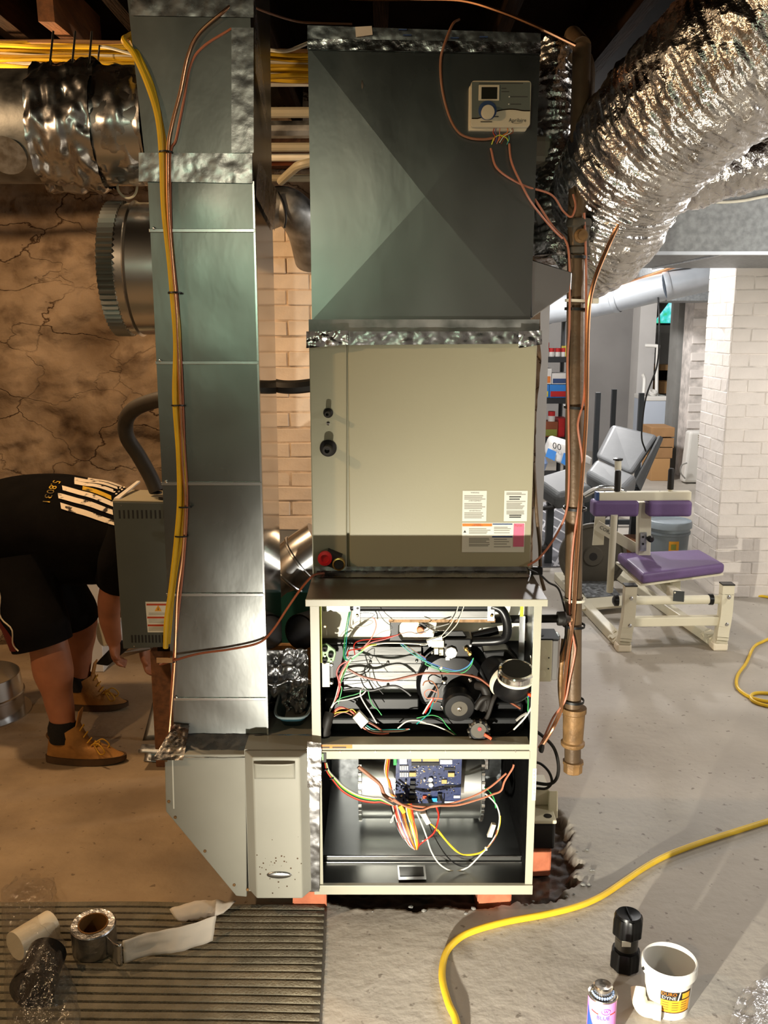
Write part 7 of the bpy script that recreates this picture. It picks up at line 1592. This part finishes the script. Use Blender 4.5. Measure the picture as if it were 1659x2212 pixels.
wf_ = ZP(72, 2060, MT); MB().tube([wf_ + Vector((-.035, -.03, .045)), wf_ + Vector((.030, .065, .045))], .040, 20).build('white_fitting', 'pvc', bg)
# clear check valve with black unions
vc = ZP(1349, 2088); vc.z = .0
cv_ = thing('check_valve', 'clear check valve with two black unions standing on the floor', 'valve', vc)
axv = Vector((.02, .0, 1)).normalized()
def union(z0_, z1_, r, nm):
    n = 48; m_ = MB()
    for z in (z0_, z0_ + .004, z1_ - .010, z1_):
        k_ = 1 if z0_ < z < z1_ else .92
        for k in range(n):
            an = 2 * math.pi * k / n; r2 = (r + (.003 if (k % 6) in (0, 1) else 0)) * k_; m_.v.append(vc + axv * z + Vector((math.cos(an) * r2, math.sin(an) * r2, 0)))
    for i in range(3):
        for k in range(n): m_.f.append((i * n + k, i * n + (k + 1) % n, (i + 1) * n + (k + 1) % n, (i + 1) * n + k))
    m_.f.append(tuple(reversed(range(n)))); m_.f.append(tuple(3 * n + k for k in range(n))); return m_.build(nm, 'abs_black', cv_, smooth=25)
hv_ = .162
union(.0, .055, .037, 'lower_union'); union(hv_ - .062, hv_ - .006, .037, 'upper_union')
MB().lathe([(.034, hv_ - .006), (.032, hv_), (.022, hv_ - .002), (.0, hv_ - .004)], vc, axv, 40).build('top_disc', 'abs_black', cv_)
MB().beam(vc + axv * hv_ + Vector((0, -.028, 0)), vc + axv * hv_ + Vector((0, .028, 0)), .003, .004).build('flap_rib', 'abs_black', cv_, smooth=0)
MB().lathe([(.031, .054), (.031, hv_ - .060)], vc, axv, 40).build('clear_body', 'clear_pvc', cv_)
MB().lathe([(.020, .056), (.024, .085), (.014, hv_ - .062)], vc, axv, 28).build('inner_flap', 'plate_iron', cv_)
MB().slab([vc + Vector((-.020, -.0325, .085)), vc + Vector((.004, -.0335, .085)), vc + Vector((.004, -.0335, .102)), vc + Vector((-.020, -.0325, .102))], (0, -.0004, 0)).build('valve_sticker', 'label_white', cv_, smooth=0)
# white tub
wc_ = ZP(1440, 2172); wc_.z = 0
tb2 = thing('plastic_tub', 'open white plastic tub with orange product label on the floor', 'tub', wc_)
axt = Vector((.0, .0, 1)); rt = .062
MB().lathe([(rt * .86, 0), (rt * .97, .105), (rt * 1.10, .106), (rt * 1.12, .112), (rt * 1.12, .132), (rt * 1.07, .136), (rt * 1.02, .134), (rt * .96, .110), (rt * .82, .006), (0, .005)], wc_, axt, 56).build('tub_body', 'white_plastic', tb2, smooth=35)
def ont(x, y, r=None):
    r = r or rt * (.86 + .11 * y / .105) + .0006; an = x / rt + .10; return (wc_.x + math.sin(an) * r, wc_.y - math.cos(an) * r, y)
MB().grid(lambda u, v: ont(-.044 + .088 * u, .022 + .062 * v), 20, 6).build('orange_label', 'label_yellow', tb2, smooth=60)
MB().grid(lambda u, v: ont(-.044 + .088 * u, .060 + .024 * v, rt * (.86 + .11 * (.060 + .024 * v) / .105) + .0010), 20, 3).build('dark_band', 'label_black', tb2, smooth=60)
for s_, y_, m2 in (('DURO', .0775, 'label_orange'), ('DYNE', .0665, 'label_white')):
    text(s_, .0125, lambda x, y, y_=y_: ont(x * 1.15 - .022, y_ + y, rt * (.86 + .11 * (y_ + y) / .105) + .0014), m2, tb2)
MB().grid(lambda u, v: ont(.000 + .004 * u + .005 * v, .060 + .024 * v, rt * (.86 + .11 * (.060 + .024 * v) / .105) + .0014), 2, 3).build('slash_mark', 'label_white', tb2, smooth=60)
MB().grid(lambda u, v: ont(.013 + .026 * u, .064 + .016 * v, rt * (.86 + .11 * (.064 + .016 * v) / .105) + .0014), 6, 3).build('side_panel', 'label_yellow', tb2, smooth=60)
for k, y_ in enumerate((.054, .047, .040, .033)):
    for j in range(3): MB().grid(lambda u, v: ont(-.040 + j * .026 + .018 * u, y_ - .0014 * v, rt * (.86 + .11 * y_ / .105) + .0012), 4, 1).build('print_line', 'boot_dark', tb2, smooth=60)
MB().grid(lambda u, v: ont(-.044 + .088 * u, .022 + .003 * v, rt * (.86 + .11 * .022 / .105) + .0012), 20, 1).build('dark_edge', 'boot_dark', tb2, smooth=60)
MB().lathe([(.004, 0), (.004, .006)], wc_ + Vector((-.066, -.012, .118)), (-1, -.3, 0), 8).build('handle_pin', 'label_black', tb2)
# pvc elbow
eo = ZP(1388, 2190); eo.z = 0
ew = thing('pvc_elbow', 'small white pvc pipe elbow lying beside the tub', 'elbow', eo)
ep_ = catmull([eo + Vector((-.006, .03, .052)), eo + Vector((-.008, .012, .036)), eo + Vector((0, -.004, .0215)), eo + Vector((.022, -.012, .0205)), eo + Vector((.040, -.018, .0205))], 6)
MB().tube(ep_, [.0185] * 6 + [.0195] * (len(ep_) - 12) + [.0200] * 6, 24).build('elbow_body', 'pvc', ew)
MB().lathe([(.0215, -.018), (.0215, .001), (.017, .001), (.017, -.012)], ep_[-1], ep_[-1] - ep_[-4], 24, caps=False).build('socket_rim', 'pvc', ew)
# primer can
cc = ZP(1297, 2240); cc.z = 0
cn_ = thing('primer_can', 'pink and blue primer can with dented metal cap at the bottom edge', 'can', cc)
rc = .0345; hc_ = .118
MB().lathe([(rc, 0), (rc, hc_), (rc - .001, hc_ + .001)], cc, (0, 0, 1), 44, caps=True).build('can_body', 'can_pink', cn_)
def onc(x, y, o_=.0004): an = x / rc - .08; return (cc.x + math.sin(an) * (rc + o_), cc.y - math.cos(an) * (rc + o_), y)
MB().grid(lambda u, v: onc(-.050 + .022 * u + .03 * u * (1 - v), .02 + (.085 - .05 * u) * v), 10, 10).build('blue_field', 'can_blue', cn_, smooth=60)
MB().lathe([(rc, hc_), (rc + .0015, hc_ + .002), (rc + .0005, hc_ + .006), (rc - .004, hc_ + .004), (rc - .010, hc_ + .008), (.020, hc_ + .010)], cc, (0, 0, 1), 44).build('can_top', 'can_metal', cn_)
MB().lathe([(.0225, hc_ + .006), (.0228, hc_ + .024), (.0205, hc_ + .027), (.014, hc_ + .026), (.006, hc_ + .023), (.0, hc_ + .024)], cc + Vector((-.002, 0, 0)), (.02, .02, 1), 40).build('screw_cap', 'can_metal', cn_)
for k in range(13):
    an = math.pi * (1.0 + k / 12); MB().lathe([(.0, -.003), (.0035, 0), (.0, .003)], cc + Vector((.0255 * math.cos(an), .0255 * math.sin(an), hc_ + .010)), (0, 0, 1), 6).build('dried_drip', 'food_lightblue', cn_)
text('W', .011, lambda x, y: onc(x + .004, .098 + y, .0009), 'can_purple', cn_); text('BLUE', .014, lambda x, y: onc(x - .002, .080 + y, .0009), 'can_blue', cn_)
MB().tube([onc(.004 + .011 * math.cos(t), .098 + .0075 * math.sin(t), .0008) for t in [2 * math.pi * i / 24 for i in range(25)]], .0005, 4, caps=False).build('logo_ring', 'can_purple', cn_)
for sx_ in (-1, 1): MB().grid(lambda u, v: onc(sx_ * (.014 + .018 * u), .088 + .003 * v + .004 * u * (1 if sx_ < 0 else .3), .0008), 6, 1).build('red_stripe', 'label_red', cn_, smooth=60)
# clear film in the corner
def film(u, v):
    a_ = ZP(1560, 2260, .005).lerp(ZP(1720, 2260, .005), u); b2 = ZP(1600, 2140, .02).lerp(ZP(1740, 2110, .02), u); p = a_.lerp(b2, v)
    return p + Vector((0, 0, .045 * math.sin(math.pi * u) * (1 - v * .5) + .02 * abs(noise.noise(p * 20)) + .008 * noise.noise(p * 50)))
tag(MB().grid(film, 30, 30).build('plastic_wrap', 'bag_film2', smooth=60), 'crumpled clear plastic wrap at the bottom right corner', 'plastic wrap')
# extension cords
yc = catmull(path([(990, 2260), (985, 2205), (968, 2165), (955, 2110), (962, 2062), (985, 2032), (1020, 2012), (1090, 1992), (1180, 1975), (1250, 1957), (1300, 1935), (1350, 1902), (1395, 1872), (1440, 1848), (1500, 1825), (1560, 1805), (1620, 1786), (1680, 1768), (1760, 1750), (1950, 1712), (2200, 1640), (2500, 1560)], z=.0105), 8)
tag(MB().tube(yc, .0098, 12).build('extension_cord', 'cord_yellow'), 'yellow extension cord curving across the floor in front of the furnace', 'cord')
yc2 = catmull(path([(2250, 1270), (1950, 1300), (1760, 1340), (1690, 1368), (1650, 1385), (1628, 1398), (1612, 1432), (1594, 1458), (1592, 1482), (1610, 1500), (1640, 1512), (1700, 1522), (1690, 1530), (1640, 1520), (1622, 1508), (1635, 1497), (1700, 1500), (1900, 1508), (2200, 1480)], z=.0085), 8)
tag(MB().tube(yc2, .0080, 10).build('extension_cord', 'cord_yellow'), 'yellow extension cord looped on the floor near the right edge', 'cord')
for i, py in enumerate((1244, 1275, 1290)):
    tag(MB().tube(catmull(path([(1630, py - 4), (1660, py), (1700, py + 12), (1780, py + 34), (1950, py + 50), (2300, py + 20)], z=.0085), 5), .0080, 8).build('extension_cord', 'cord_yellow'), ('farthest', 'middle', 'nearest')[i] + ' yellow cord strand on the floor right of the brick pier', 'cord', 'cord strands by the pier')
# loose rubble along the broken slab
random.seed(5)
for k in range(16):
    i = random.randrange(2, 16); p = Vector((*pit[i], 0)).lerp(Vector((*pit[i + 1], 0)), random.random()); p += Vector((random.uniform(-.02, .05), random.uniform(-.05, .01), 0)); r = random.uniform(.0025, .007)
    m_ = MB()
    for a_ in range(12): m_.v.append(Vector((0, 0, 0)))
    bm = bmesh.new(); bmesh.ops.create_icosphere(bm, subdivisions=1, radius=r)
    for v in bm.verts: v.co *= random.uniform(.6, 1.2)
    me_ = bpy.data.meshes.new('concrete_chip'); bm.to_mesh(me_); bm.free(); me_.materials.append(G('post_grey'))
    o = bpy.data.objects.new('concrete_chip', me_); COL.objects.link(o); o.location = p + Vector((0, 0, r * .4 + .002)); o.scale = (1.4, 1.2, .7); WL[o.name] = o.location.copy()
    tag(o, 'small pale concrete chip along the broken floor edge', 'rubble', 'concrete chips at the broken floor')
